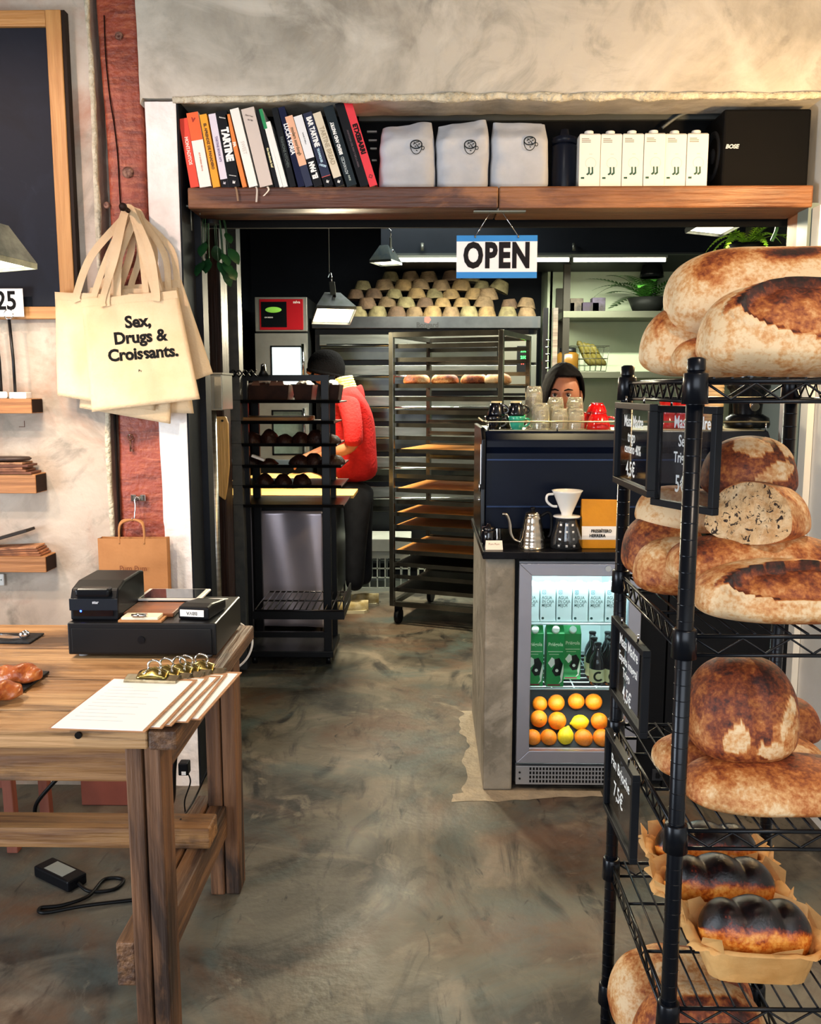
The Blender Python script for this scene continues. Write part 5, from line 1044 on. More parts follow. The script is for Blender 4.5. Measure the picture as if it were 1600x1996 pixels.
# ================================================================ wire rack with bread
RX0, RX1, RY0, RY1 = .400, .725, 1.335, 1.785
RZ = [1.512, 1.122, .803, .493, .20]
rackm = M('rack_black', '0E1118', .28, .35); rackw = M('rack_wire_black', '14161B', .3, .4)
t = thing('wire_rack', 'black wire shelving rack full of loaves', 'rack', ((RX0+RX1)/2, (RY0+RY1)/2, 0), world=True)
for (x, y) in ((RX0, RY0), (RX1, RY0), (RX0, RY1), (RX1, RY1)):
    b = MB(); b.tube([(x, y, .004), (x, y, 1.536)], .0127, 20); z = .03
    while z < 1.53: b.lathe([(.0120, z-.0014), (.01315, z-.0004), (.01315, z+.0004), (.0120, z+.0014)], (x, y, 0), 20, smooth=False); z += .0254
    po = b.build('post', rackm, t)
    b = MB(); b.lathe([(.0135, -.012), (.0135, .004), (.008, .007), (.0005, .007)], (x, y, 1.540), 16); b.build('post_cap', rackm, po)
    b = MB(); b.lathe([(.0005, 0), (.016, 0), (.016, .01), (.012, .018)], (x, y, 0), 14); b.build('foot', rackm, po)
def truss(b, p0, p1, z, n):
    p0, p1 = Vector(p0), Vector(p1)
    b.tube([p0+Vector((0, 0, z)), p1+Vector((0, 0, z))], .0036, 7); b.tube([p0+Vector((0, 0, z-.030)), p1+Vector((0, 0, z-.030))], .0032, 7)
    pts = []
    for i in range(n*2+1):
        q = p0.lerp(p1, i/(n*2)); pts.append(q+Vector((0, 0, z-.003 if i % 2 == 0 else z-.027)))
    b.tube(pts, .0022, 6)
for z in RZ:
    b = MB()
    truss(b, (RX0+.016, RY0, 0), (RX1-.016, RY0, 0), z, 4); truss(b, (RX0+.016, RY1, 0), (RX1-.016, RY1, 0), z, 4)
    truss(b, (RX0, RY0+.016, 0), (RX0, RY1-.016, 0), z, 9); truss(b, (RX1, RY0+.016, 0), (RX1, RY1-.016, 0), z, 9)
    sh = b.build('shelf_frame', rackw, t)
    b = MB()
    for i in range(1, 12): x = RX0+(RX1-RX0)*i/12; b.tube([(x, RY0, z+.004), (x, RY1, z+.004)], .0021, 6)
    for yy in (RY0+.15, RY0+.30): b.tube([(RX0, yy, z-.001), (RX1, yy, z-.001)], .003, 6)
    b.build('wire_deck', rackw, sh)
    for (x, y) in ((RX0, RY0), (RX1, RY0), (RX0, RY1), (RX1, RY1)):
        b = MB(); b.lathe([(.0128, -.034), (.0195, -.034), (.0180, .010), (.0165, .012), (.0128, .012)], (x, y, z), 16); b.build('sleeve', rackm, sh)
# ---- bread material: crust colour is carried by the loaf itself ('bake': 0 flour .. 1 dark crust)
bm_ = D.materials.new('bread_crust'); bm_.use_nodes = True; n_ = bm_.node_tree.nodes; L_ = bm_.node_tree.links; b_ = n_['Principled BSDF']
at = n_.new('ShaderNodeAttribute'); at.attribute_name = 'bake'
tc = n_.new('ShaderNodeTexCoord'); nz = n_.new('ShaderNodeTexNoise'); nz.inputs['Scale'].default_value = 42; nz.inputs['Detail'].default_value = 9; nz.inputs['Roughness'].default_value = .7; L_.new(tc.outputs['Object'], nz.inputs['Vector'])
n2 = n_.new('ShaderNodeTexNoise'); n2.inputs['Scale'].default_value = 150; n2.inputs['Detail'].default_value = 4; L_.new(tc.outputs['Object'], n2.inputs['Vector'])
ma = n_.new('ShaderNodeMath'); ma.operation = 'MULTIPLY_ADD'; ma.inputs[1].default_value = 1.15; ma.inputs[2].default_value = -.575; L_.new(nz.outputs[0], ma.inputs[0])
mb2 = n_.new('ShaderNodeMath'); mb2.operation = 'MULTIPLY_ADD'; mb2.inputs[1].default_value = .6; mb2.inputs[2].default_value = -.30; L_.new(n2.outputs[0], mb2.inputs[0])
a1 = n_.new('ShaderNodeMath'); L_.new(at.outputs['Fac'], a1.inputs[0]); L_.new(ma.outputs[0], a1.inputs[1])
a2 = n_.new('ShaderNodeMath'); L_.new(a1.outputs[0], a2.inputs[0]); L_.new(mb2.outputs[0], a2.inputs[1])
rp = n_.new('ShaderNodeValToRGB'); L_.new(a2.outputs[0], rp.inputs[0]); el = rp.color_ramp.elements
for i, (p, c) in enumerate(((0, 'E6C69A'), (.20, 'D49C62'), (.40, 'B4682E'), (.60, '803815'), (.80, '45190C'), (1, '180906'))):
    e = el[i] if i < 2 else el.new(p); e.position = p; e.color = lin(c)
L_.new(rp.outputs[0], b_.inputs['Base Color']); b_.inputs['Roughness'].default_value = .62
bp = n_.new('ShaderNodeBump'); bp.inputs['Strength'].default_value = .35; bp.inputs['Distance'].default_value = .006; L_.new(nz.outputs[0], bp.inputs['Height']); L_.new(bp.outputs[0], b_.inputs['Normal'])
crumb = layered('bread_crumb', ['CFA878', 'B88A58', 'E0C096', '2A1608'], [(40, .45, .62), (25, .5, .7), (85, .565, .60)], .8, .5, 90)

def loaf_mesh(a, bb, h, seed, slashes=(), base=.38, var=.30, topdark=.25, flour=.25, e=.8, flat=.42, nu=128, nv=84, cut=None, bend=0., plates=()):
    """half length a (x), half width bb (y), height h (z up from the deck)"""
    V = []; K = []
    hz = h/(1+flat)
    for i in range(nu+1):
        f = PI*i/nu; cx = -math.cos(f); sx = math.sin(f)
        for j in range(nv):
            q = 2*PI*j/nv; c, s = math.cos(q), math.sin(q)
            x = a*math.copysign(abs(cx)**e, cx); r = sx**.72 if sx > 0 else 0
            y = bb*r*math.copysign(abs(c)**.9, c); z = hz*r*s
            un = x/a; vn = (PI/2-q)/(PI/2) if q <= PI*1.25 else 9.   # vn: 0 top, -1 front, 1 back
            d = 0; bk = base+var*noise.noise((x*9+seed, y*9, z*9+seed))+.5*var*noise.noise((x*26, y*26+seed, z*26))
            up = max(0, s*r)
            bk += topdark*(up**2-.25)
            bk -= flour*max(0, noise.noise((x*7+seed*3, y*7, z*11))+.15)
            if s < -.2: bk += .05
            if s > -.35:
                for (sx0, sy0, sl, sw, ang, mode) in slashes:
                    ca, sa = math.cos(ang), math.sin(ang); uu = ((un-sx0)*ca+(vn-sy0)*sa)/sl; vv = (-(un-sx0)*sa+(vn-sy0)*ca)/sw
                    rr = math.sqrt(uu*uu+vv*vv)
                    if mode == 'plate': rr += .38*noise.noise((x*34+seed, y*34, z*34))+.2*noise.noise((x*80, y*80+seed, z*80))
                    if mode == 'ear':      # opened cut: sunken lens with a raised burnt lip
                        if rr < .90: d -= .010+.004*noise.noise((x*40, y*40, seed)); bk = .50+.26*noise.noise((x*22+seed, y*22, z*20))+(.30*max(0, vv) if vv > 0 else -.08)
                        elif rr < 1.0 and vv > 0: d += .006; bk = .95
                        elif rr < 1.12 and vv > 0: d += .004; bk += .35
                        elif rr < .95: d -= .006; bk = .80
                        elif rr < 1.06: d += .003; bk = .05
                    elif mode == 'band':
                        if rr < 1.3: bk += (.42+.5*noise.noise((x*14+seed, y*14, z*14)))*max(0, 1.3-rr)/1.3*1.5
                    elif mode == 'score':
                        if rr < 1: d -= .004*(1-rr); bk = .62+.2*noise.noise((x*30, y*30, seed))
                    elif mode == 'plate':  # floury plateau between scores
                        if rr < 1: bk = .10+.12*noise.noise((x*30, y*30, seed)); d += .001
            n = .055*noise.noise((x*6+seed, y*6+seed, z*6))+.018*noise.noise((x*18, y*18+seed, z*18))
            k = 1+n; p = Vector((x*k, y*k, z*k*(flat if z < 0 else 1)))
            if d: nn = Vector((x/a**2, y/bb**2, max(.001, z)/hz**2)).normalized(); p += nn*d
            p.z += hz*flat; p.z = max(p.z, 0) if p.z > -.004 else 0
            p.y += bend*(un*un)*bb; p.z += 0
            if cut is not None and p.x < cut[0]+cut[1]*p.y+cut[2]*p.z: p.x = cut[0]+cut[1]*p.y+cut[2]*p.z
            V.append(p); K.append(min(1, max(0, bk)))
    F = [(i*nv+j, (i+1)*nv+j, (i+1)*nv+(j+1) % nv, i*nv+(j+1) % nv) for i in range(nu) for j in range(nv)]
    return V, F, K
def bread(name, label, bbox, Y, depth, seed, z0=None, rot=(0, 0, 0), group='sourdough loaves on the wire rack', crumb_face=None, **kw):
    x0, y0, x1, y1 = bbox; A = W(x0, (y0+y1)/2, Y); B = W(x1, (y0+y1)/2, Y); top = W((x0+x1)/2, y0, Y).z; bot = W((x0+x1)/2, y1, Y).z if z0 is None else z0
    a = (B.x-A.x)/2; h = top-bot
    V, F, K = loaf_mesh(a, depth/2, h, seed, **kw)
    T = Matrix.Translation(((A.x+B.x)/2, Y, bot)) @ Euler(rot).to_matrix().to_4x4()
    me = D.meshes.new(name); me.from_pydata([tuple(v) for v in V], [], F); me.polygons.foreach_set('use_smooth', [True]*len(F)); me.materials.append(bm_)
    at = me.attributes.new('bake', 'FLOAT', 'POINT'); at.data.foreach_set('value', K)
    bm = bmesh.new(); bm.from_mesh(me); bmesh.ops.remove_doubles(bm, verts=bm.verts, dist=1e-5); bmesh.ops.recalc_face_normals(bm, faces=bm.faces); bm.to_mesh(me); bm.free()
    if crumb_face:
        t = thing(name, label, 'bread', T.translation, rot=rot, group=group); o = D.objects.new('crust', me); C.objects.link(o); o.parent = t
        c0, c1, c2 = kw['cut']; b = MB(); n = 40; ring = []
        for k in range(n):
            q = 2*PI*k/n; hz = h/1.42; yy = depth/2*math.cos(q)*crumb_face; zz = hz*math.sin(q)*crumb_face; zz = zz*(.42 if zz < 0 else 1)+hz*.42; ring.append((c0+c1*yy+c2*zz-.0015, yy, zz))
        b.add(ring, [list(range(n))]); b.build('crumb_face', crumb, t)
        return t
    o = D.objects.new(name, me); C.objects.link(o); o.location = T.translation; o.rotation_euler = rot
    return tag(o, label, 'bread', group)
dk = [z+.0065 for z in RZ]
# top shelf
bread('loaf', 'round floury loaf end at the left of the top shelf', (1256, 598, 1400, 714), 1.66, .15, 1., dk[0]+.004, base=.20, var=.3, topdark=.15, flour=.2, rot=(0, 0, R(70)))
bread('loaf', 'small golden loaf tucked under the big ones on the top shelf', (1312, 655, 1480, 716), 1.58, .10, 2., dk[0], base=.33, flour=.2, nu=64, nv=40)
bread('loaf', 'huge pale loaf lying across the top of the pile', (1299, 480, 1790, 665), 1.62, .20, 3., dk[0]+.062, base=.06, var=.16, topdark=.0, flour=.05, e=.62, bend=0, rot=(R(-6), 0, R(-2)),
      slashes=((-.30, -.36, .55, .20, -.10, 'band'), (.30, -.30, .50, .18, .05, 'band'), (-.75, -.62, .22, .22, .6, 'band')))
bread('loaf', 'big front loaf with a wide oval cut on the top shelf', (1362, 548, 1800, 728), 1.435, .20, 4., dk[0], base=.14, var=.22, topdark=.05, flour=.15, e=.7, rot=(R(0), 0, 0), slashes=((.02, -.50, .80, .44, 0, 'ear'),))
# second shelf
bread('loaf', 'dark loaf at the back left of the second shelf', (1217, 1000, 1370, 1112), 1.69, .15, 5., dk[1]+.012, base=.55, var=.35, topdark=.1, flour=.2)
bread('loaf', 'pale loaf resting on the dark one behind the glass signs', (1243, 948, 1420, 1036), 1.70, .14, 6., base=.25, var=.25, flour=.3, rot=(0, R(4), 0))
bread('loaf', 'reddish loaf with a pale cut left of the front post', (1238, 1046, 1420, 1138), 1.60, .13, 7., dk[1], base=.42, var=.3, slashes=((-.2, -.2, .55, .30, .5, 'plate'),))
bread('loaf', 'speckled long loaf beneath the sliced one', (1302, 1040, 1640, 1180), 1.53, .16, 8., dk[1]+.03, base=.40, var=.45, topdark=.12, flour=.35)
bread('loaf', 'front loaf with a long burst cut on the second shelf', (1352, 1092, 1740, 1241), 1.415, .17, 9., dk[1], base=.25, var=.25, topdark=.1, flour=.3, slashes=((.02, -.48, .80, .34, .03, 'ear'),))
bread('cut_loaf', 'halved seeded loaf showing its speckled crumb', (1345, 937, 1605, 1058), 1.52, .15, 10., base=.30, var=.35, topdark=.2, flour=.3, cut=(-.045, -.10, .22), crumb_face=.97, rot=(R(0), R(3), R(46)), slashes=((.3, -.1, .6, .18, 0, 'score'),))
bread('round_loaf', 'dark crusted loaf with floury squares on top of the pile', (1372, 848, 1545, 975), 1.63, .16, 11., base=.66, var=.2, topdark=.1, flour=.1, e=.9, slashes=((-.15, -.35, .45, .20, -.15, 'plate'), (.62, -.25, .22, .34, .5, 'plate'), (.30, -.80, .45, .14, .2, 'plate')))
# third shelf
bread('round_loaf', 'big glossy round loaf with a deep fold on the third shelf', (1335, 1270, 1537, 1460), 1.50, .19, 12., base=.56, var=.22, topdark=.32, flour=.1, e=.9, rot=(R(10), 0, 0), slashes=((.0, -.35, .20, .85, .2, 'score'), (-.36, -.86, .22, .15, .3, 'plate'), (.30, -1.04, .26, .14, -.2, 'plate'), (.62, -.62, .30, .09, .9, 'plate')))
bread('loaf', 'small brown loaf peeking out behind the round one', (1490, 1362, 1590, 1440), 1.62, .13, 13., base=.45, var=.3, flour=.2)
bread('loaf', 'long pale bottomed loaf under the round one', (1275, 1428, 1605, 1512), 1.53, .15, 14., dk[2], base=.36, var=.35, topdark=.25, flour=.25, slashes=((.6, -.5, .25, .25, 0, 'plate'),))
bread('loaf', 'smooth orange brown loaf at the front of the third shelf', (1333, 1478, 1700, 1618), 1.42, .17, 15., dk[2], base=.44, var=.22, topdark=.32, flour=.12, e=.7)
# bottom shelf
bread('round_loaf', 'floury round loaf at the left of the bottom shelf', (1190, 1858, 1465, 2020), 1.66, .20, 16., dk[4], base=.35, var=.45, flour=.3, slashes=((.1, -.1, .55, .3, .3, 'plate'), (.2, .3, .5, .2, 0, 'score')))
bread('round_loaf', 'scored round loaf at the front of the bottom shelf', (1228, 1925, 1500, 2110), 1.47, .18, 17., dk[4], base=.38, var=.35, flour=.3, slashes=((.0, .1, .6, .3, .1, 'plate'), (.0, -.3, .7, .2, 0, 'score')))
# ---- brioches in paper
bp_ = M('baking_paper', 'E0B070', .6, col2='C98E4C', scale=5, bump=.5, bscale=14)
def brioche(label, cx, Y, L, Wd, z0, rz, hp, seed, hb):
    t = thing('brioche', label, 'brioche', (cx, Y, z0), rz, 'brioches in baking paper')
    def fn(u, v):
        q = 2*PI*u; c, s = math.cos(q), math.sin(q); ex = .45
        k = .80+.20*v; rf = 1+.07*noise.noise((c*3+seed, s*3, v*2))*(.3+v)+.035*noise.noise((c*8+seed, s*8, v*3))
        if v > .82: k += .18*(v-.82)/.18*(1+.8*noise.noise((c*4, s*4+seed, 1)))
        x = math.copysign(abs(c)**ex, c)*L/2*k*rf; y = math.copysign(abs(s)**ex, s)*Wd/2*k*rf
        z = hp*v*(1+.18*noise.noise((c*3.3, s*3.3, seed))*max(0, v-.4))
        if v > .93: z -= .012*(v-.93)/.07
        return (x, y, z)
    b = MB(); b.grid(fn, 73, 20); b.add([fn(i/72, 0) for i in range(72)], [list(range(72))]); b.build('paper_case', bp_, t)
    V = []; K = []; F = []
    nu, nv = 72, 40
    for i in range(nu+1):
        u = -1+2*i/nu
        for j in range(nv):
            q = 2*PI*j/nv; c, s = math.cos(q), math.sin(q); env = (1-abs(u)**3.2)**.5 if abs(u) < 1 else 0
            lob = .80+.20*abs(math.cos(1.5*PI*u+.5*c*(-1 if s < 0 else 1)))
            x = u*L/2*.93; y = c*Wd/2*.86*env*(.9+.1*lob); z = (s*hb*lob if s > 0 else s*hp*.85)*env
            V.append((x, y, z+hp*.92)); up = max(0, s)
            K.append(min(1, max(0, .30+.78*max(0, min(1, (up-.30)/.38))+.15*noise.noise((x*30+seed, y*30, z*30)))))
    F = [(i*nv+j, (i+1)*nv+j, (i+1)*nv+(j+1) % nv, i*nv+(j+1) % nv) for i in range(nu) for j in range(nv)]
    me = D.meshes.new('braid'); me.from_pydata(V, [], F); me.polygons.foreach_set('use_smooth', [True]*len(F)); me.materials.append(brm); at = me.attributes.new('bake', 'FLOAT', 'POINT'); at.data.foreach_set('value', K); o = D.objects.new('braid', me); C.objects.link(o); o.parent = t
    rg = random.Random(int(seed*10))
    for k in range(7):
        b = MB()
        a = 2*PI*k/7+rg.random()*.5; c, s = math.cos(a), math.sin(a); px_, py_ = math.copysign(abs(c)**.45, c)*L/2*1.04, math.copysign(abs(s)**.45, s)*Wd/2*1.04
        d = Vector((c, s, 0)); sd = Vector((-s, c, 0)); w_ = .02+.02*rg.random(); hgt = .012+.02*rg.random()
        o_ = Vector((px_, py_, hp*.86)); b.add([o_-sd*w_, o_+sd*w_, o_+sd*w_*.9+d*.010+Vector((0, 0, hgt)), o_-sd*w_*.6+d*.014+Vector((0, 0, hgt*.8))], [(0, 1, 2, 3)])
        b.build('paper_corner', bp_, t, solid=.0006)
    return t
brm = bm_.copy(); brm.name = 'brioche_crust'; nn_ = brm.node_tree.nodes; nn_['Principled BSDF'].inputs['Roughness'].default_value = .22
el = [x for x in nn_ if x.type == 'VALTORGB'][0].color_ramp.elements
for e_, c in zip(el, ('F0B25C', 'E89A40', 'C8661E', '7A2A12', '2A0F0E', '0B0609')): e_.color = lin(c)
xf = W(1470, 1850, 1.43).x
brioche('brioche with a near black braided top in front on the rack', xf, 1.435, .205, .115, dk[3], R(-4), .075, 1., .060)
brioche('braided brioche behind the front one, shiny at its left end', W(1400, 1750, 1.58).x, 1.58, .22, .115, dk[3], R(-5), .075, 2., .058)
brioche('brioche in the shadow at the back of its shelf', W(1375, 1650, 1.715).x, 1.715, .22, .11, dk[3], R(-3), .075, 3., .055)
# ---- glass chalk signs in black frames
frm = M('sign_frame', '16181C', .45); sgl = D.materials.new('sign_glass'); sgl.use_nodes = True; n_ = sgl.node_tree.nodes; L_ = sgl.node_tree.links; n_.remove(n_['Principled BSDF'])
tr = n_.new('ShaderNodeBsdfTransparent'); tr.inputs[0].default_value = (.72, .74, .78, 1); gl = n_.new('ShaderNodeBsdfGlossy'); gl.inputs['Roughness'].default_value = .05; ms = n_.new('ShaderNodeMixShader'); ms.inputs[0].default_value = .10
L_.new(tr.outputs[0], ms.inputs[1]); L_.new(gl.outputs[0], ms.inputs[2]); L_.new(ms.outputs[0], n_['Material Output'].inputs[0])
chalkw = M('chalk_pen', 'F4F4F0', .8)
def sign(label, far, near, ztop, zbot, lines, xs=.8):
    """framed glass plate standing upright between two floor points"""
    F_, N_ = Vector((far[0], far[1], 0)), Vector((near[0], near[1], 0)); u = (N_-F_); wd = u.length; u.normalize(); up = Vector((0, 0, 1)); nrm = u.cross(up)
    if nrm.y > 0 and abs(nrm.y) > abs(nrm.x): nrm = -nrm
    Tm = Matrix(((u.x, 0, nrm.x, F_.x), (u.y, 0, nrm.y, F_.y), (0, 1, 0, zbot), (0, 0, 0, 1))); H = ztop-zbot; f = .012
    t = thing('price_sign', label, 'price sign', ((F_.x+N_.x)/2, (F_.y+N_.y)/2, zbot), group='framed glass price signs', world=True)
    for (a0, a1, c0, c1) in ((0, wd, 0, f), (0, wd, H-f, H), (0, f, f, H-f), (wd-f, wd, f, H-f)):
        b = MB(); b.box(a0, a1, c0, c1, -.007, .007, Tm); b.build('frame_rail', frm, t, bevel=.001)
    b = MB(); b.box(f, wd-f, f, H-f, -.001, .001, Tm); b.build('glass_pane', sgl, t)
    for (s, fx, fy, size) in lines: text(s, size, chalkw, t, Tm @ Matrix.Translation((wd*fx, H*fy, .0016)), bold=.0005, xs=xs, name='writing')
    b = MB(); b.tube([Tm @ Vector((wd*.25, H, 0)), Tm @ Vector((wd*.25, H+.012, 0))], .002, 6); b.tube([Tm @ Vector((wd*.75, H, 0)), Tm @ Vector((wd*.75, H+.012, 0))], .002, 6); b.build('hanger', chrome, t)
    return t
def yx(px, x): return x*FPX/(px-830)          # depth at which the side of the rack (x) meets a photo column
sx = RX0-.022
zt, zb = W(1262, 785, 1.66).z, W(1250, 950, 1.66).z
sign('glass price sign asking 4,5€ for wheat and rye sourdough, top left of the rack', (sx, 1.76), (sx+.004, 1.50), zt, zb, (('Masa Madre', .5, .78, .030), ('trigo', .46, .60, .030), ('centeno 40%', .5, .46, .024), ('4,5€', .46, .22, .038)), .95)
zt, zb = W(1335, 792, 1.50).z, W(1325, 998, 1.50).z
sign('glass price sign asking 5€, partly behind the front rack post', (.412, 1.60), (.478, 1.455), zt, zb, (('Masa Madre', .60, .84, .030), ('Semilla', .55, .66, .028), ('Trigo int.', .52, .50, .026), ('5€', .46, .24, .042)), .62)
zt, zb = W(1283, 1236, 1.58).z, W(1268, 1402, 1.58).z
sign('glass price sign asking 4,5€ for spelt sourdough, under the second shelf', (sx, 1.73), (sx+.004, 1.485), zt-.004, zb, (('Masa Madre', .5, .80, .030), ('Espelta integral', .5, .60, .024), ('Trigo', .46, .44, .026), ('4,5€', .5, .20, .038)), .95)
zt, zb = W(1233, 1466, 1.63).z, W(1222, 1630, 1.63).z
sign('glass price sign asking 7,5€ for brioche, lowest on the rack', (sx, 1.755), (sx+.004, 1.525), zt, zb, (('Pan Brioche', .5, .72, .032), ('7,5€', .46, .42, .044)), .95)
# ================================================================ kitchen
wbulb = (1, .86, .58)
# ---- deck oven
OX0, OX1, OY = W(612, 640, 6.9).x, W(1049, 640, 6.9).x, 6.9
OT = W(800, 618, OY).z; OH = W(800, 641, OY).z
t = thing('deck_oven', 'big steel deck oven with stacked doors at the back of the kitchen', 'oven', ((OX0+OX1)/2, 7.3, 0), world=True)
ost = M('oven_steel', '8B8D84', .32, .9, col2='6E7068', scale=3, stretch=(1, 1, 8)); od = M('oven_dark', '101114', .35)
b = MB(); b.box(OX0, OX1, OY+.06, 7.7, .12, OT-.05); b.build('carcass', M('oven_case', '2B2D2E', .4, .5), t)
b = MB(); b.box(OX0-.01, OX1+.01, OY-.06, 7.7, OH, OT); b.build('canopy', M('canopy_steel', '55575A', .35, .8, col2='34363A', scale=2), t, bevel=.004)
p = W(833, 629, OY-.06); text('Bongard', .05, M('oven_logo', '2A2A2C', .5), t, face_cam((p.x, OY-.0612, p.z-.018)), bold=.002, name='logo'); b = MB(); b.lathe([(.0005, 0), (.028, 0)], n=5, T=Matrix.Translation((p.x, OY-.0614, p.z+.022)) @ Matrix.Rotation(R(90), 4, 'X')); b.build('logo', M('logo_red', '9A4038', .5), t)
z = OH-.04; dh = .235; cpx = OX1-.30
for k in range(6):
    z1 = z-k*dh; z0 = z1-dh+.02
    if z0 < .3: break
    b = MB(); b.box(OX0+.04, cpx, OY, OY+.06, z0+.13, z1); b.build('deck_front', ost, t, bevel=.003)
    b = MB(); b.box(OX0+.05, cpx-.01, OY-.012, OY+.05, z0+.02, z0+.12); d_ = b.build('oven_door', M('door_glass', '1A1C1C', .12, .4, col2='3A3A30', scale=2), t, bevel=.003)
    b = MB(); b.tube([(OX0+.10, OY-.045, z0+.13), (cpx-.06, OY-.045, z0+.13)], .011, 8); b.build('handle', chrome, d_)
    b = MB(); b.box(cpx+.006, OX1-.01, OY, OY+.06, z0, z1); cp = b.build('control_panel', M('panel_steel', '77786F', .4, .7), t, bevel=.003)
for k in range(2):
    p = W(1020, 700, OY); z = p.z-.50*k
    b = MB(); b.box(p.x-.05, p.x+.05, OY-.006, OY-.001, z-.10, z+.10); ds = b.build('display', od, t, bevel=.002)
    for dy, c in ((.062, '30FF50'), (.012, '30FF50'), (-.03, 'FF3A30')): text('210' if c == '30FF50' else '44', .03, M('led_'+c, c, .5, emit=5.), ds, face_cam((p.x-(.01 if c != '30FF50' else 0), OY-.0066, z+dy)), bold=.001, name='digits')
b = MB(); b.box(OX0+.02, OX1-.02, OY+.08, 7.65, .0, .12); b.build('plinth', od, t)
# ---- proofing baskets stacked upside down on the oven
bas = [M('basket_%d' % i, c, .8, col2=c2, scale=14, bump=.4, bscale=40) for i, (c, c2) in enumerate((('826A4E', '5E4C36'), ('94784F', '6C573A'), ('6C5440', '4E3C2E'), ('867A56', '5E543A')))]
def basket(kind):
    t = thing('proofing_basket', '', 'basket', (0, 0, 0), group='proofing baskets stacked on the oven'); pr = [(.074, 0)]
    for i in range(9): zz = .078*(i+.5)/9; r = .076-.024*(i/8)**1.3; pr += [(r, zz-.003), (r+.0025, zz), (r, zz+.003)]
    pr += [(.048, .082), (.0005, .084)]
    b = MB(); b.lathe(pr, n=20); b.build('coil_wall', bas[kind], t); b = MB(); b.lathe([(.0755, -.002), (.079, .003), (.0755, .008)], n=20); b.build('rim', bas[kind], t); return t
srcs = [basket(k) for k in range(4)]; usedb = [0]*4
rows = [(426, [75, 210, 350, 485, 610, 740, 870, 995, 1120, 1270, 1405]), (358, [275, 418, 550, 685, 810, 945, 1100, 1285, 1400]), (296, [195, 322, 465, 625, 755, 870, 1035, 1130]), (232, [245, 400, 535, 652, 800, 940, 1085, 1205]), (162, [440, 585, 710, 870, 1010])]
rn = ['bottom', 'second', 'third', 'fourth', 'top']; rg = random.Random(11); zrow = OT+.0035
oo = ['leftmost', 'second from left', 'third from left', 'fourth from left', 'fifth from left', 'sixth from left', 'seventh from left', 'eighth from left', 'ninth from left', 'tenth from left', 'rightmost']
for ri, (yb, xs_) in enumerate(rows):
    for ci, zx in enumerate(xs_):
        k = rg.randrange(4); Y = 7.0+.05*ri+rg.uniform(-.02, .03); p = W(640+zx*.275, 500+yb*.275, Y); z = zrow if ri == 0 else zrow+ri*.0845*.86
        s = rg.uniform(.90, 1.08); rot = (R(rg.uniform(-5, 5)) if ri else 0, R(rg.uniform(-8, 8)) if ri else 0, rg.uniform(0, 6))
        if (ri, ci) == (3, 7): rot = (0, R(24), 0)
        lb = 'proofing basket upside down, %s in the %s row of the pile' % (oo[ci], rn[ri])
        if not usedb[k]: o = srcs[k]; o.location = (p.x, Y, z); o.rotation_euler = rot; o.scale = (s,)*3; o['label'] = lb; usedb[k] = 1
        else: dup(srcs[k], (p.x, Y, z), rot=rot, label=lb, scale=(s,)*3)
# ---- hood with fluorescent tubes
HY = 6.35; z0, z1 = W(900, 497, HY).z, W(900, 438, HY).z; hx0, hx1 = W(742, 470, HY).x, W(1330, 470, HY).x
t = thing('extractor_hood', 'charcoal extractor hood over the ovens', 'hood', ((hx0+hx1)/2, 6.9, z0), world=True)
b = MB(); b.box(hx0, 2.2, HY, 7.34, z0+.01, z1); b.build('hood_body', M('hood_grey', '20252C', .5, col2='282D35', scale=2), t, bevel=.004)
b = MB(); b.box(hx0, 2.2, HY-.01, HY+.02, z0, z0+.012); b.build('lip', M('hood_lip', '5A605E', .4, .5), t)
for px in (823, 1118):
    p = W(px, 483, HY-.02); b = MB(); b.tube([(p.x, HY-.02, p.z+.03), (p.x, HY-.03, p.z-.02)], .012, 8); b.build('hook', graymetal, t)
tubem = M('fluorescent', 'FFF6D2', .5, emit=12.)
ty = HY-.03
for (xa, xb, d) in ((744, 912, 'left of the OPEN sign'), (914, 1112, 'behind the OPEN sign'), (1114, 1300, 'right of the OPEN sign')):
    A, B = W(xa, 506, ty), W(xb, 506, ty); t = thing('fluorescent_lamp', 'fluorescent tube under the hood, '+d, 'lamp', ((A.x+B.x)/2, ty, A.z-.02), group='fluorescent tubes under the hood', world=True)
    b = MB(); b.box(A.x, B.x, ty-.02, ty+.02, A.z+.010, A.z+.026); b.build('housing', M('lamp_housing', '8A9086', .4), t)
    b = MB(); b.tube([(A.x+.012, ty, A.z-.003), (B.x-.012, ty, A.z-.003)], .013, 10); b.build('tube', tubem, t)
    for x in (A.x, B.x-.012): b = MB(); b.tube([(x, ty, A.z-.003), (x+.012, ty, A.z-.003)], .014, 10); b.build('end_cap', graymetal, t)
    l = D.lights.new('tube_light', 'AREA'); l.shape = 'RECTANGLE'; l.size = B.x-A.x; l.size_y = .05; l.energy = 30; l.color = (.98, 1, .80); o = D.objects.new('tube_light', l); C.objects.link(o); o.parent = t; o.location = (0, -.005, -.0)
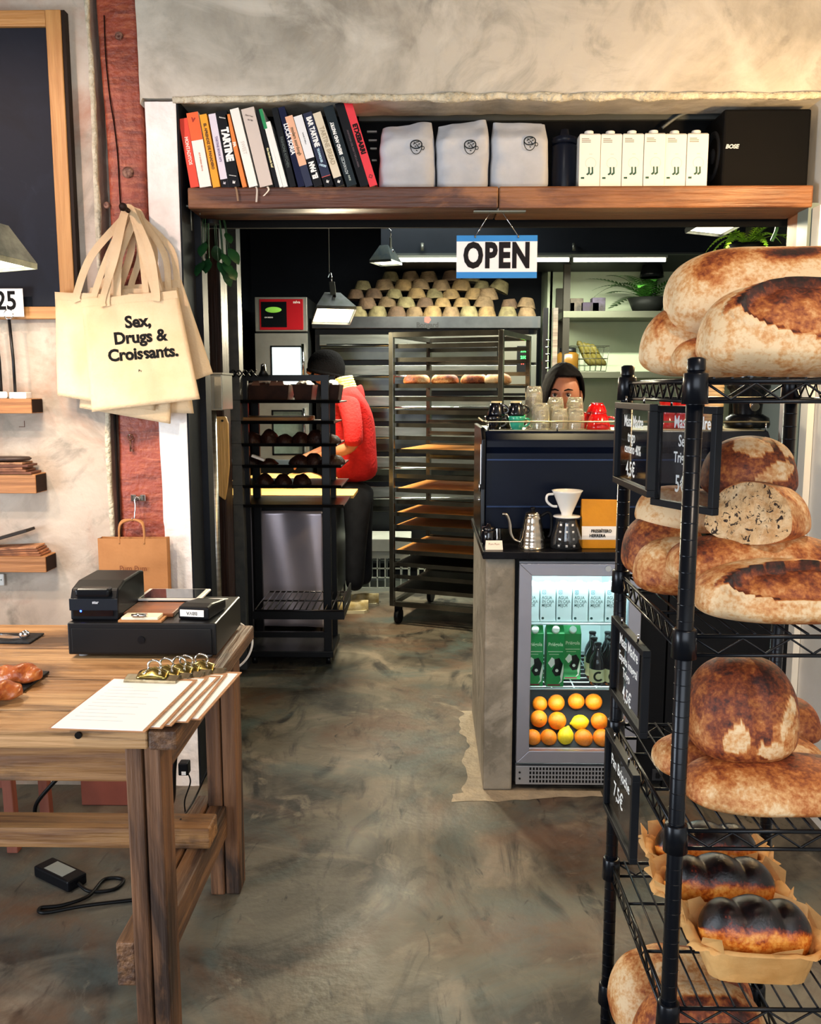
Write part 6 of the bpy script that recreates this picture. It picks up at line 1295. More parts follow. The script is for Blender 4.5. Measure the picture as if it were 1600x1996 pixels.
# ---- convection oven with red panel
vx0, vx1 = W(499, 700, 6.75).x, W(605, 700, 6.75).x-.02; VY = 6.75
t = thing('convection_oven', 'tall steel convection oven with a red control panel', 'oven', ((vx0+vx1)/2, 7.1, 0), world=True)
pz0, pz1 = W(550, 647, VY).z, W(550, 579, VY).z; cst = M('pale_steel', 'A9A9A4', .35, .6, col2='96968F', scale=3)
b = MB(); b.box(vx0, vx1, VY+.02, 7.6, .35, pz1); b.build('carcass', M('oven_case', '2B2D2E', .4, .5), t)
b = MB(); b.box(vx0, vx1, VY, VY+.02, pz0+.004, pz1); b.build('control_fascia', cst, t, bevel=.003)
a0, a1, c0, c1 = W(506, 610, VY).x, W(591, 610, VY).x, W(550, 643, VY).z, W(550, 583, VY).z
b = MB(); b.box(a0, a1, VY-.004, VY, c0, c1); rp_ = b.build('red_panel', M('panel_red', 'A8101C', .35), t, bevel=.002)
b = MB(); b.box(a0+.012, (a0+a1)/2+.04, VY-.006, VY-.004, c0+.02, c1-.02); b.build('screen', M('oven_screen', '0E1216', .15), rp_)
b = MB(); b.lathe([(.0005, 0), (.06, 0), (.062, -.001)], n=24, T=Matrix.Translation((W(533, 604, VY).x, VY-.0066, W(533, 604, VY).z)) @ Matrix.Scale(.35, 4, (0, 0, 1)) @ Matrix.Rotation(R(90), 4, 'X')); b.build('display_glow', M('screen_green', '6FA83A', .5, emit=.6), rp_)
p = W(578, 589, VY); text('salva', .028, white_print, rp_, face_cam((p.x, VY-.0046, p.z)), bold=.0006, name='logo')
p = W(524, 619, VY); text('ON BREAD', .013, white_print, rp_, face_cam((p.x, VY-.0066, p.z)), bold=.0004, name='print')
for k, (ya, yb) in enumerate(((650, 770), (775, 905))):
    d0, d1 = W(550, yb, VY).z, W(550, ya, VY).z; g0_, g1_, h0, h1 = W(528, 700, VY).x, W(590, 700, VY).x, W(550, yb-18, VY).z, W(550, ya+24, VY).z
    b = MB(); f_ = [(vx0, g0_, d0, d1), (g1_, vx1, d0, d1), (g0_, g1_, d0, h0), (g0_, g1_, h1, d1)]
    for q in f_: b.box(q[0], q[1], VY-.02, VY+.02, q[2], q[3])
    dr = b.build('oven_door', cst, t)
    b = MB(); b.box(g0_, g1_, VY-.008, VY-.004, h0, h1); b.build('door_glass', M('lit_oven_glass_%d' % k, 'DDF2F2' if k == 0 else '7A8A80', .3, emit=1.6 if k == 0 else .10, col2='9AB8B8' if k == 0 else '5A6A60', scale=9), dr)
    for q in ((g0_, g0_+.012, h0, h1), (g1_-.012, g1_, h0, h1), (g0_, g1_, h1-.012, h1), (g0_, g1_, h0, h0+.012)): b = MB(); b.box(q[0], q[1], VY-.022, VY-.003, q[2], q[3]); b.build('gasket', od, dr)
    b = MB(); b.tube([(vx1-.03, VY-.05, d0+.08), (vx1-.03, VY-.05, d1-.08)], .012, 8); b.build('handle', chrome, dr)
for x in (vx0+.05, vx1-.05): b = MB(); b.tube([(x, VY+.08, 0), (x, VY+.08, .36)], .02, 8); b.build('leg', ost, t)
# ---- pendant over the bench and lamp over the espresso machine
shade_lamp('grey work lamp glowing above the baker bench', W(650, 612, 5.4), 5.4, R(18), 2.95, 0, 42, wbulb, scale=.95, shadecol='8A8F92', tilt=R(-24))
shade_lamp('work lamp glowing above the espresso machine at the right', W(1398, 436, 4.0), 4.0, R(28), 2.95, 0, 24, wbulb, scale=.85, shadecol='3A3E42', tilt=R(-14))
shade_lamp('dark work lamp beside the left end of the hood', W(752, 510, 5.9), 5.9, R(70), 2.95, 0, 8, wbulb, scale=.75, shadecol='4A5A62')
# ---- work bench
BX0, BX1, BYF, BYB = W(446, 980, 5.15).x, W(640, 980, 5.15).x, 5.15, 6.45; BZ = W(560, 972, 5.15).z
t = thing('work_bench', 'steel kitchen work bench with a wooden top', 'bench', ((BX0+BX1)/2, 5.8, 0), world=True)
maple = wood('bench_maple', 'D0A868', 'BC9250', 1, .6)
b = MB(); b.box(BX0, BX1, BYF, BYB, BZ-.04, BZ); b.build('wooden_top', maple, t, bevel=.003)
b = MB(); b.box(BX0+.01, BX1-.01, BYF+.06, BYB-.02, .12, BZ-.041); b.build('cabinet', M('bench_dark', '17191F', .45, .3), t)
mir = M('pink_reflection_steel', 'DCD0DA', .30, .55, bump=.08, bscale=3)  # pink reflection of the shop put into the pale base colour
s0, s1, q0_, q1_ = W(501, 1100, 5.19).x, W(631, 1100, 5.19).x, W(560, 1221, 5.19).z, W(560, 996, 5.19).z
b = MB(); b.grid(lambda u, v: (s0+(s1-s0)*u, 5.19+.010*math.sin(u*5)+.006*math.sin(u*11+v*3), q0_+(q1_-q0_)*v), 30, 30); b.build('steel_door', mir, t, solid=.004)
b = MB(); b.tube([(s1+.012, 5.17, q0_+.05), (s1+.012, 5.17, q1_)], .006, 8); b.build('door_edge', chrome, t)
for x in (BX0+.05, BX1-.05):
    for y in (BYF+.1, BYB-.1): b = MB(); b.tube([(x, y, 0), (x, y, .13)], .02, 8); b.build('foot', steel, t)
# board sticking out towards the aisle, dough and flour on it
A = W(690, 966, 5.2)
b = MB(); b.box(A.x-.85, A.x, 5.16, 5.50, BZ+.001, BZ+.020); tag(b.build('dough_board', wood('dough_board', 'DDB468', 'CFA258', 0, .5), bevel=.002), 'pale wooden board jutting out from the bench towards the aisle', 'board')
doughm = M('dough', 'DDBE80', .7, col2='CBA055', scale=16, bump=.6, bscale=24)
for i, (px, py, Y, L, Wd, h, lb) in enumerate(((525, 928, 5.75, .20, .13, .085, 'crumbly golden dough piece on the bench, left one'), (592, 922, 5.85, .16, .12, .08, 'long dough piece under the baker hands'), (468, 935, 5.6, .09, .10, .06, 'small dough heap at the far left of the bench'))):
    p = W(px, py, Y); b = MB()
    def dfn(u, v): a = PI*u; q = 2*PI*v; n = 1+.22*noise.noise((u*6+i*3, v*7, i)); return (p.x-math.cos(a)*L*n, Y+math.sin(a)*math.cos(q)*Wd*n, max(BZ+.001, BZ+.01+math.sin(a)*math.sin(q)*h*n))
    b.grid(dfn, 24, 24); tag(b.build('dough', doughm), lb, 'dough', 'dough on the bench')
# left hand steel box, leaning wooden board, small lattice lamp
p0, p1 = W(399, 730, 3.7), W(434, 800, 3.7)
t = thing('steel_dispenser', 'steel box mounted beside the dark post', 'dispenser', ((p0.x+p1.x)/2, 3.8, p1.z), world=True)
b = MB(); b.box(p0.x-.06, p1.x, 3.7, 3.9, p1.z, p0.z); b.build('box', cst, t, bevel=.004); b = MB(); b.box(p0.x-.062, p1.x+.004, 3.696, 3.905, p0.z, p0.z+.008); b.build('lid', steel, t)
b = MB(); b.box(p1.x-.03, p1.x-.003, 3.694, 3.7, p1.z+.01, p0.z-.01); b.build('edge_strip', chrome, t)
b = MB(); b.tube([(p0.x, 3.8, 0), (p0.x, 3.8, p1.z)], .02, 8); b.build('stand', steel, t)
p0, p1 = W(421, 812, 3.97), W(449, 975, 3.97)
t = thing('hanging_board', 'golden wooden peel board hanging on the dark post', 'board', ((p0.x+p1.x)/2, 3.98, p1.z), world=True); hp = [(p0.x, p0.z), (p1.x-.01, p0.z), (p1.x, p0.z-.03), (p1.x, p1.z+.16), (p1.x-.012, p1.z+.06), (p0.x+.03, p1.z), (p0.x+.002, p1.z+.02), (p0.x, p1.z+.1)]
b = MB(); b.prism(hp, 3.965, 3.985); b.build('blade', wood('leaning_board', 'C9A060', 'A88040', 2, .5), t, bevel=.004)
b = MB(); b.tube([(p0.x+.03, 4.0, p0.z-.02), (p0.x+.03, 3.955, p0.z-.018)], .005, 8); b.build('peg', blackmetal, t)
t = thing('scissor_lamp', 'black scissor arm wall lamp above the trolley', 'lamp', W(512, 735, 4.58), world=True)
b = MB(); A, B = W(432, 728, 4.58), W(500, 728, 4.58); n = 6
for i in range(n):
    xa = A.x+(B.x-A.x)*i/n; xb = A.x+(B.x-A.x)*(i+1)/n; b.tube([(xa, 4.58, A.z-.018), (xb, 4.58, A.z+.018)], .004, 6); b.tube([(xa, 4.585, A.z+.018), (xb, 4.585, A.z-.018)], .004, 6)
b.build('lattice_arm', blackmetal, t)
p = W(513, 722, 4.58); b = MB(); b.lathe([(.0005, .065), (.012, .06), (.015, .03), (.03, 0), (.028, 0), (.0005, .02)], (p.x, 4.58, p.z-.03), 16); b.build('shade', blackmetal, t)
b = MB(); b.ball((p.x, 4.568, p.z+.024), .006, 8); b.build('rivet', chrome, t)
b = MB(); b.tube([(A.x, 4.58, A.z+.02), (A.x, 4.58, A.z-.02), (A.x-.15, 4.62, A.z-.02)], .006, 6); b.build('wall_bracket', blackmetal, t)
# ---- black trolley in front of the bench
TYF, TYB = 4.66, 5.02; tb = M('trolley_black', '0D0E12', .4, .3); TXL, TXR = W(482, 1000, 4.7).x, W(637, 1000, 4.7).x; TT = W(560, 731, 4.7).z
t = thing('bakery_trolley', 'black bakery trolley with trays of loaves and pastries', 'trolley', ((TXL+TXR)/2, 4.85, 0), world=True)
for x in (TXL, TXR):
    for y in (TYF+.03, TYB-.03): b = MB(); b.box(x-.022, x+.022, y-.016, y+.016, .06, TT); b.build('post', tb, t, bevel=.003)
b = MB(); b.box(TXL-.022, TXR+.022, TYF+.012, TYF+.045, TT-.03, TT); b.build('top_rail', tb, t); b = MB(); b.box(TXL-.022, TXR+.022, TYB-.045, TYB-.012, TT-.03, TT); b.build('top_rail', tb, t)
b = MB(); b.box(TXL-.01, TXR+.03, TYF, TYB, .05, .085); b.build('base_frame', tb, t, bevel=.004); b = MB(); b.box(TXL+.01, TXR, TYF+.01, TYF+.03, .16, .19); b.build('cross_rail', tb, t)
for x in (TXL+.02, TXR-.0):
    for y in (TYF+.05, TYB-.05): b = MB(); b.tube([(x-.012, y, .026), (x+.012, y, .026)], .025, 12); b.build('caster', tb, t)
A = W(500, 1195, 4.6); B = W(672, 1168, 4.6); zz = W(560, 1185, 4.6).z
b = MB()
for i in range(15): x = A.x+(B.x-A.x)*i/14; b.tube([(x, 4.56, zz), (x, 5.0, zz)], .004, 6)
for y in (4.56, 4.78, 5.0): b.tube([(A.x, y, zz-.004), (B.x, y, zz-.004)], .005, 6)
b.build('wire_shelf', M('wire_steel', '4A4648', .3, .8), t)
b = MB(); b.box(A.x-.01, B.x, 4.552, 4.56, zz-.05, zz-.008); b.box(B.x-.008, B.x, 4.56, 5.0, zz-.05, zz+.05); b.build('shelf_rim', tb, t)
trayz = [W(560, 785, 4.7).z, W(560, 825, 4.7).z, W(560, 868, 4.7).z, W(560, 909, 4.7).z, W(560, 948, 4.7).z, W(560, 985, 4.7).z]
ext = [(445, 666), (428, 655), (440, 660), (438, 668), (450, 668), (444, 672)]
trs = ['topmost', 'second', 'third', 'fourth', 'fifth', 'lowest']
for i, z in enumerate(trayz):
    xa, xb = W(ext[i][0], 900, 4.7).x, W(ext[i][1], 900, 4.7).x
    tr_ = thing('baking_tray', 'black baking tray, %s on the black trolley' % trs[i], 'tray', ((xa+xb)/2, 4.84, z), group='baking trays on the black trolley', world=True)
    b = MB(); b.box(xa, xb, 4.62, 5.06, z, z+.008); b.build('plate', tb, tr_, bevel=.002)
    b = MB(); b.add([(xa, 4.62, z), (xb, 4.62, z), (xb, 4.60, z+.016), (xa, 4.60, z+.016)], [(0, 1, 2, 3)]); b.build('front_lip', tb, tr_, solid=.003)
    b = MB(); b.add([(xa, 4.62, z), (xa, 5.06, z), (xa-.02, 5.06, z+.016), (xa-.02, 4.62, z+.016)], [(0, 1, 2, 3)]); b.build('side_lip', tb, tr_, solid=.003)
dkcr = layered('dark_pastry', ['2C1610', '160B09', '4A2616'], [(14, .45, .65), (20, .55, .75)], .45, .4, 40); tinm = M('tin_brown', '3A2218', .5, col2='241410', scale=10)
# loaf tins on the top tray
for i, (xa, xb, lb) in enumerate(((476, 566, 'wide paper lined loaf tin on the top trolley tray'), (572, 612, 'narrow loaf tin in the middle of the top trolley tray'), (624, 664, 'loaf tin at the right end of the top trolley tray'))):
    x0, x1 = W(xa, 780, 4.75).x, W(xb, 780, 4.75).x; z = trayz[0]+.0085; h = W(560, 750, 4.75).z-z
    tt = thing('loaf_tin', lb, 'loaf tin', ((x0+x1)/2, 4.8, z), group='loaf tins on the trolley', world=True)
    b = MB(); b.add([(x0+.012, 4.72, z), (x1-.012, 4.72, z), (x1-.012, 4.92, z), (x0+.012, 4.92, z), (x0, 4.705, z+h), (x1, 4.705, z+h), (x1, 4.935, z+h), (x0, 4.935, z+h)], [(0, 3, 2, 1), (0, 1, 5, 4), (1, 2, 6, 5), (2, 3, 7, 6), (3, 0, 4, 7)]); b.build('tin', tinm, tt, bevel=.004)
    b = MB(); b.grid(lambda u, v: (x0+.006+(x1-x0-.012)*u, 4.71+.22*v, z+h*.9+.035*math.sin(PI*u)**.5*math.sin(PI*v)**.6+.006*noise.noise((u*5, v*5, i))), 14, 12); b.build('loaf_top', dkcr, tt)
    if i == 0:
        b = MB()
        for u in (.28, .66, .8): b.add([(x0+(x1-x0)*u-.02, 4.705, z+h*.95), (x0+(x1-x0)*u+.025, 4.705, z+h*.95), (x0+(x1-x0)*u+.01, 4.70, z+h+.05), (x0+(x1-x0)*u-.005, 4.70, z+h+.03)], [(0, 1, 2, 3)])
        b.build('paper_lining', M('brown_paper', '6A4430', .7), tt)
# wooden tray board on the second tray, pastries on the others
x0, x1 = W(440, 815, 4.7).x, W(600, 815, 4.7).x
b = MB(); b.box(x0, x1, 4.66, 5.0, trayz[1]+.0085, trayz[1]+.032); tag(b.build('wooden_tray', wood('tray_board', '8A6230', '6E4A22', 0, .6), bevel=.004), 'golden brown wooden slab on the second trolley tray', 'board')
def bun(px, ti, w_, h, lb, seed, Y=4.75):
    p = W(px, 900, Y); z = trayz[ti]+.0085; b = MB()
    def fn(u, v): a = PI*u; q = PI*v; n = 1+.15*noise.noise((u*5+seed, v*5, seed)); return (p.x-math.cos(a)*w_*n, Y-math.sin(a)*math.cos(q)*.055*n, z+math.sin(a)*math.sin(q)*h*n)
    b.grid(fn, 18, 12); return tag(b.build('pastry', dkcr, fix=True), lb, 'pastry', 'dark pastries on the trolley')
nm = ['first', 'second', 'third', 'fourth', 'fifth', 'sixth', 'last']
for i, px in enumerate((462, 494, 526, 556, 586, 616, 646)): bun(px, 2, .05, .05+.012*(i % 3), 'dark pastry on the third trolley tray, %s from the left' % nm[i], i*1.7)
for i, px in enumerate((484, 520, 585, 612, 650)): bun(px, 3, [.07, .06, .06, .05, .06][i], [.055, .03, .05, .06, .05][i], 'dark pastry on the fourth trolley tray, %s from the left' % nm[i if i < 4 else 6], i*2.3+9)
for i, px in enumerate((515, 551, 588)): bun(px, 4, .048, .055, 'dark bun on the fifth trolley tray, %s from the left' % nm[i if i < 2 else 6], i*2.9+30)
p = W(503, 893, 4.68); b = MB(); b.box(-.035, .035, -.02, .02, 0, .012, Matrix.Translation((p.x, 4.68, p.z-.004)) @ Matrix.Rotation(.35, 4, 'Y')); tag(b.build('paper_slip', white_print), 'white slip of paper among the pastries on the trolley', 'paper')
# ---- speed rack
SR = Vector((-.213, 5.56, 0)); ST = R(20); SW, SD = .70, .68; srt = W(765, 648, 5.56).z
def sr(u, v, z): return (SR.x+u*math.cos(ST)+v*math.sin(ST), SR.y-u*math.sin(ST)+v*math.cos(ST), z)
Tm = Matrix.Translation(SR) @ Matrix.Rotation(-ST, 4, 'Z'); rst = M('rack_steel', '78766C', .26, .9, col2='504E48', scale=5)
t = thing('speed_rack', 'tall steel tray rack on casters in the kitchen', 'rack', sr(SW/2, SD/2, 0), world=True)
for u in (0, SW):
    for v in (0, SD): b = MB(); b.box(u-.015, u+.015, v-.015, v+.015, .12, srt, Tm); b.build('upright', rst, t, bevel=.002)
for (u0, u1, v0, v1) in ((0, SW, -.014, .014), (0, SW, SD-.014, SD+.014), (-.014, .014, 0, SD), (SW-.014, SW+.014, 0, SD)):
    for z in (srt-.03, .12): b = MB(); b.box(u0, u1, v0, v1, z, z+.03, Tm); b.build('frame_rail', rst, t)
for u in (.03, SW-.03):
    for v in (.03, SD-.03): b = MB(); b.tube([Tm @ Vector((u-.014, v, .05)), Tm @ Vector((u+.014, v, .05))], .05, 14); b.box(u-.02, u+.02, v-.02, v+.02, .08, .125, Tm); b.build('caster', blackplastic, t)
zs = [W(870, y, 5.45).z for y in (676, 703, 729, 755, 781, 807, 833, 858, 884, 910, 934, 962, 985, 1010, 1035, 1060, 1085, 1110, 1134, 1160)]
for z in zs:
    for v0, v1 in ((.012, .04), (SD-.04, SD-.012)):
        b = MB(); b.box(0, SW, v0, v1, z-.004, z, Tm); b.box(0, SW, v0 if v0 < .1 else v1-.003, (v0+.003) if v0 < .1 else v1, z, z+.022, Tm); b.build('runner', rst, t)
tbm = wood('tray_plywood', 'C98A44', 'B0742F', 0, .6); tbd = M('tray_dark', '191410', .5)
for k, (zi, m, d) in enumerate(((3, 'd', 'dark tray under the loaves on the steel rack'), (8, 'w', 'plywood proofing board in the upper half of the steel rack'), (11, 'w', 'plywood proofing board, second lowest bright one in the steel rack'), (13, 'w', 'plywood board in the shaded lower half of the steel rack'), (14, 'w', 'plywood board just below the shaded upper one'), (16, 'w', 'plywood board low in the steel rack'), (17, 'd', 'dark tray low in the steel rack'), (19, 'd', 'dark tray at the bottom of the steel rack'))):
    b = MB(); b.box(.0, SW-.02, .045, SD-.045, zs[zi]+.001, zs[zi]+.013, Tm); tag(b.build('proofing_board', tbm if m == 'w' else tbd, bevel=.002), d, 'board', 'boards in the steel rack')
for i, (px, lb) in enumerate(((812, 'small rustic loaf at the left in the steel rack'), (868, 'rustic loaf in the middle of the steel rack'), (925, 'long rustic loaf in the steel rack'), (968, 'rustic loaf at the right behind the rack upright'))):
    p = W(px, 745, 5.62); V, F, K = loaf_mesh(.085, .07, .075, 40+i*3., base=.40, var=.5, flour=.35, nu=40, nv=28)
    me = D.meshes.new('loaf'); me.from_pydata([tuple(v) for v in V], [], F); me.polygons.foreach_set('use_smooth', [True]*len(F)); me.materials.append(bm_); at = me.attributes.new('bake', 'FLOAT', 'POINT'); at.data.foreach_set('value', K)
    o = D.objects.new('loaf', me); C.objects.link(o); o.location = (p.x, 5.72-.1*i*.5, zs[3]+.0135); o.rotation_euler = (0, 0, -ST); tag(o, lb, 'bread', 'loaves in the steel rack')
# ---- crates
def crate(px, py, Y, w_, label):
    p = W(px, py, Y); t = thing('plastic_crate', label, 'crate', (p.x, Y, 0), 0, 'white crates on the kitchen floor'); cm = M('crate_white', 'B4BAB0', .6); h = .30
    for (x0, x1, y0, y1) in ((-w_/2, w_/2, 0, .012), (-w_/2, w_/2, .33, .342), (-w_/2, -w_/2+.012, .012, .33), (w_/2-.012, w_/2, .012, .33)):
        b = MB(); b.box(x0, x1, y0, y1, 0, .03); b.box(x0, x1, y0, y1, h-.05, h)
        L = max(x1-x0, y1-y0); n = 8
        for k in range(n+1):
            if x1-x0 > y1-y0: xx = x0+(x1-x0-.01)*k/n; b.box(xx, xx+.01, y0, y1, .03, h-.05)
            else: yy = y0+(y1-y0-.01)*k/n; b.box(x0, x1, yy, yy+.01, .03, h-.05)
        for z in (.10, .17): b.box(x0, x1, y0, y1, z, z+.008)
        b.build('lattice_side', cm, t)
    b = MB(); b.box(-w_/2+.012, w_/2-.012, .012, .33, 0, .01); b.build('crate_floor', cm, t)
    return t
crate(735, 1050, 6.48, .48, 'white plastic crate on the floor behind the baker'); 
p = W(735, 1050, 6.48); b = MB(); b.box(p.x-.25, p.x+.25, 6.47, 6.84, .302, .40); tag(b.build('flour_box', M('box_pale', 'A8AAA2', .7, col2='989A92', scale=6), bevel=.006), 'pale box on top of the crate behind the baker', 'box')
crate(866, 1040, 6.48, .40, 'white plastic crate seen through the steel rack')
# ---- pale right hand back: shelving, bowl fern, basket
SY = 6.9; sx0, sx1 = W(1098, 600, SY).x, W(1480, 600, SY).x
t = thing('steel_shelving', 'steel shelving in front of the pale kitchen wall', 'shelving', ((sx0+sx1)/2, 7.1, 0), world=True); z1, z2 = W(1180, 606, SY).z, W(1180, 724, SY).z
for z in (z1, z2, .9, .3): b = MB(); b.box(sx0, sx1, SY, 7.33, z-.05, z); b.build('shelf_board', M('shelf_steel', '6E7060', .4, .7), t, bevel=.002)
for x in (sx0, sx1-.05):
    for y in (SY+.005, 7.28): b = MB(); b.box(x, x+.05, y, y+.045, 0, W(1180, 512, SY).z if y < 7 else 2.3); b.build('upright', M('shelf_dark', '2E2A22', .5, .4), t)
x_ = W(1078, 620, 6.5).x
t = thing('chrome_rack', 'narrow chrome slotted rack left of the pale wall', 'rack', (x_, 6.6, 0), world=True)
for k, dx in enumerate((-.07, .0)):
    b = MB(); b.box(x_+dx, x_+dx+.035, 6.5, 6.54, 0, W(1078, 600, 6.5).z); b.build('upright', blackmetal if k == 0 else steel, t)
b = MB()
for k in range(26): zz = .6+k*.05; b.tube([(x_-.05, 6.495, zz), (x_-.02, 6.495, zz)], .006, 5)
o = b.build('rungs', chrome, t); o['kind'] = 'stuff'
for px, w_, h, c, lb in ((1112, .05, .07, '15161A', 'small dark box at the left on the upper shelf'), (1122, .10, .10, '6A5E50', 'brown spice box on the upper shelf'), (1148, .14, .07, '3A2A48', 'purple packet on the upper shelf'), (1165, .10, .105, '5A5068', 'upright packet at the right of the purple one')):
    p = W(px, 606, 7.0); b = MB(); b.box(p.x-w_/2, p.x+w_/2, 6.96, 7.06, z1+.0005, z1+h); tag(b.build('spice_box', M('box_'+c, c, .6, col2='2A2420', scale=12), bevel=.004), lb, 'box', 'boxes on the upper kitchen shelf')
fern_g = M('fern_green', '3E7A28', .5, col2='2A5A1C', scale=8); fern_b = M('fern_lit', 'A4D63A', .5, col2='7CBA2A', scale=8)  # second green is brighter, with the bar lamp's light put into it
def frond(b, base, d, L, droop, wmax, n=16):
    d = Vector(d).normalized(); s = d.cross(Vector((0, 0, 1))).normalized(); pts = []
    for i in range(n+1): u = i/n; pts.append(Vector(base)+d*(L*u)+Vector((0, 0, -droop*L*u*u)))
    b.tube(pts, [.002*(1-.7*i/n) for i in range(n+1)], 5)
    for i in range(1, n):
        u = i/n; w_ = wmax*math.sin(PI*min(1, .15+u*.85))**.8*(1-.3*u); tg = (pts[i+1]-pts[i-1]).normalized()
        for sg in (-1, 1):
            e = (s*sg*.9+tg*.45).normalized(); q = pts[i]; b.add([q-tg*L/n*.32, q+e*w_*.5-tg*L/n*.26+Vector((0, 0, .002)), q+e*w_, q+e*w_*.5+tg*L/n*.26, q+tg*L/n*.32], [(0, 1, 2, 3, 4)])
def fern(label, p, pot, nf, L, mat, seed, dirs=None, droop=.5, wmax=.03):
    t = thing('fern', label, 'fern', p, world=True); rg = random.Random(seed)
    b = MB(); b.lathe([(.0005, 0), (pot*.7, 0), (pot, pot*.7), (pot*.96, pot*.7), (.0005, pot*.6)], p, 20); b.build('bowl', M('fern_bowl', '1A1C1A', .5), t)
    for k in range(nf):
        a = 2*PI*k/nf+rg.uniform(-.3, .3) if dirs is None else dirs[k]; el_ = rg.uniform(.35, 1.5); b = MB(); frond(b, (p[0], p[1], p[2]+pot*.6), (math.cos(a), math.sin(a), el_), L*rg.uniform(.75, 1.1), rg.uniform(droop*.5, droop*1.3), wmax); b.build('frond', mat, t)
    return t
p = W(1262, 606, 7.0); fern('dark fern in a bowl on the kitchen shelf', (p.x, 7.02, z1+.001), .15, 20, .58, fern_g, 4, droop=.6, wmax=.085)
p = W(1455, 488, 4.3); fern('lamp-lit green fern behind the top loaves', (p.x, 4.3, p.z-.03), .08, 18, .34, fern_b, 8, droop=.75, wmax=.034)
t = thing('plant_stand', 'slim black stand carrying the lamp-lit fern behind the bar', 'stand', (p.x, 4.3, 0), world=True)
b = MB(); b.tube([(p.x, 4.3, .02), (p.x, 4.3, p.z-.045)], .012, 8); b.build('pole', blackmetal, t); b = MB(); b.lathe([(.0005, 0), (.07, 0), (.07, .012), (.0005, .012)], (p.x, 4.3, p.z-.0445), 20); b.build('plate', blackmetal, t); b = MB(); b.lathe([(.0005, 0), (.13, 0), (.12, .02), (.0005, .022)], (p.x, 4.3, 0), 24); b.build('base', blackmetal, t)
b = MB(); b.tube(smooth_path([W(1496, 385, 3.41), W(1502, 398, 3.45), W(1512, 420, 3.6), W(1514, 445, 3.6), W(1504, 470, 3.6)]), .007, 7); tag(b.build('green_vine', M('stem_green2', '4E7A44', .5)), 'green hose curving down under the right shelf end', 'vine')  # hanging plant stem, modelled as a plain green tube
t = thing('dome_lamp', 'black dome lamp on a thin post behind the fern', 'lamp', W(1283, 606, 6.98), world=True); p = W(1270, 541, 6.96)
b = MB(); b.lathe([(.09, 0), (.085, .03), (.07, .10), (.05, .125), (.0005, .13)], (p.x, 6.96, p.z), 20); b.build('shade', M('dome_black', '15181A', .25), t, solid=.003)
b = MB(); b.tube([(p.x+.03, 6.99, z1), (p.x+.03, 6.99, p.z+.06)], .022, 8); b.build('post', blackmetal, t)
p = W(1150, 722, 7.0); t = thing('wire_basket', 'wire basket on the lower kitchen shelf', 'basket', (p.x, 7.03, z2), world=True); b = MB(); x0, x1 = p.x-.14, p.x+.11; hb_ = .19
for (a, c) in ((0, 1), (.5, 1.08), (1, 1.18)):
    cx_ = (x0+x1)/2; hw = (x1-x0)/2*c; zz = z2+.004+hb_*a; b.tube([(cx_-hw, 6.94, zz), (cx_+hw, 6.94, zz), (cx_+hw, 7.14, zz), (cx_-hw, 7.14, zz), (cx_-hw, 6.94, zz)], .003, 5)
for k in range(7):
    u = k/6; cx_ = (x0+x1)/2
    for yy in (6.94, 7.14): b.tube([(cx_+(x1-x0)/2*(2*u-1), yy, z2+.004), (cx_+(x1-x0)/2*1.18*(2*u-1), yy, z2+.004+hb_)], .002, 5)
b.build('wire_frame', M('basket_wire', '4A4C40', .4, .6), t)
banm = M('banana_dark', '6E6420', .6, col2='3A3210', scale=9)
for k in range(4):
    b = MB(); pts = smooth_path([(p.x-.10+.035*k, 7.02+.01*k, z2+.235-.02*k), (p.x-.07+.03*k, 7.02, z2+.19), (p.x-.03+.035*k, 7.02, z2+.10), (p.x+.02+.035*k, 7.02, z2+.05)], 5); n = len(pts); b.tube(pts, [.007]+[.012]+[.022]*(n-4)+[.014, .006], 8); tag(b.build('banana', banm), 'ripe banana in the wire basket, %s' % ('outermost at the left', 'second from the left', 'third from the left', 'nearest the basket wires')[k], 'banana', 'bananas in the basket')
p = W(1105, 722, 7.0)
t = thing('spice_jar', 'amber jar beside the banana basket', 'jar', (p.x, 6.98, z2)); b = MB(); b.lathe([(.0005, 0), (.08, 0), (.085, .02), (.085, .13), (.06, .15), (.0005, .15)], n=20); b.build('body', M('amber_jar', '6A4A18', .25), t); b = MB(); b.lathe([(.065, .15), (.065, .18), (.0005, .18)], n=20); b.build('lid', blackmetal, t)
# ================================================================ people
def skin_mesh(name, verts, edges, radii, mat, parent, root=0, levels=2, smooth=True):
    me = D.meshes.new(name); me.from_pydata([tuple(v) for v in verts], edges, []); me.materials.append(mat)
    o = D.objects.new(name, me); C.objects.link(o); o.parent = parent
    o.modifiers.new('skin', 'SKIN'); q = o.modifiers.new('sub', 'SUBSURF'); q.levels = levels; q.render_levels = levels
    if not me.skin_vertices: me.attributes.new('skin', 'FLOAT', 'POINT')
    sv = me.skin_vertices[0].data
    for i, r in enumerate(radii): sv[i].radius = r if isinstance(r, (tuple, list)) else (r, r); sv[i].use_root = (i == root)
    o.modifiers['skin'].use_smooth_shade = True
    return o
skinm = M('skin', 'B87A58', .5, col2='A86A4A', scale=12); red = M('red_fleece', 'C41416', .85, col2='A80E10', scale=10, bump=.3, bscale=60); trs_ = M('dark_trousers', '14161C', .8, col2='1E2026', scale=12); shoe = M('tan_trainer', 'A08A4E', .7, col2='C8BC98', scale=20); hatm = M('black_knit', '0E0E11', .9, bump=.4, bscale=120); scarfm = M('yellow_stripe_scarf', 'D8B45A', .8, col2='EFE2B0', scale=60, stretch=(1, .1, 1)); hairm = M('dark_hair', '0D0A0B', .6, bump=.4, bscale=80, stretch=(6, 6, .6))
for q_ in (hairm, hatm): q_.node_tree.nodes['Principled BSDF'].inputs['Specular IOR Level'].default_value = .05
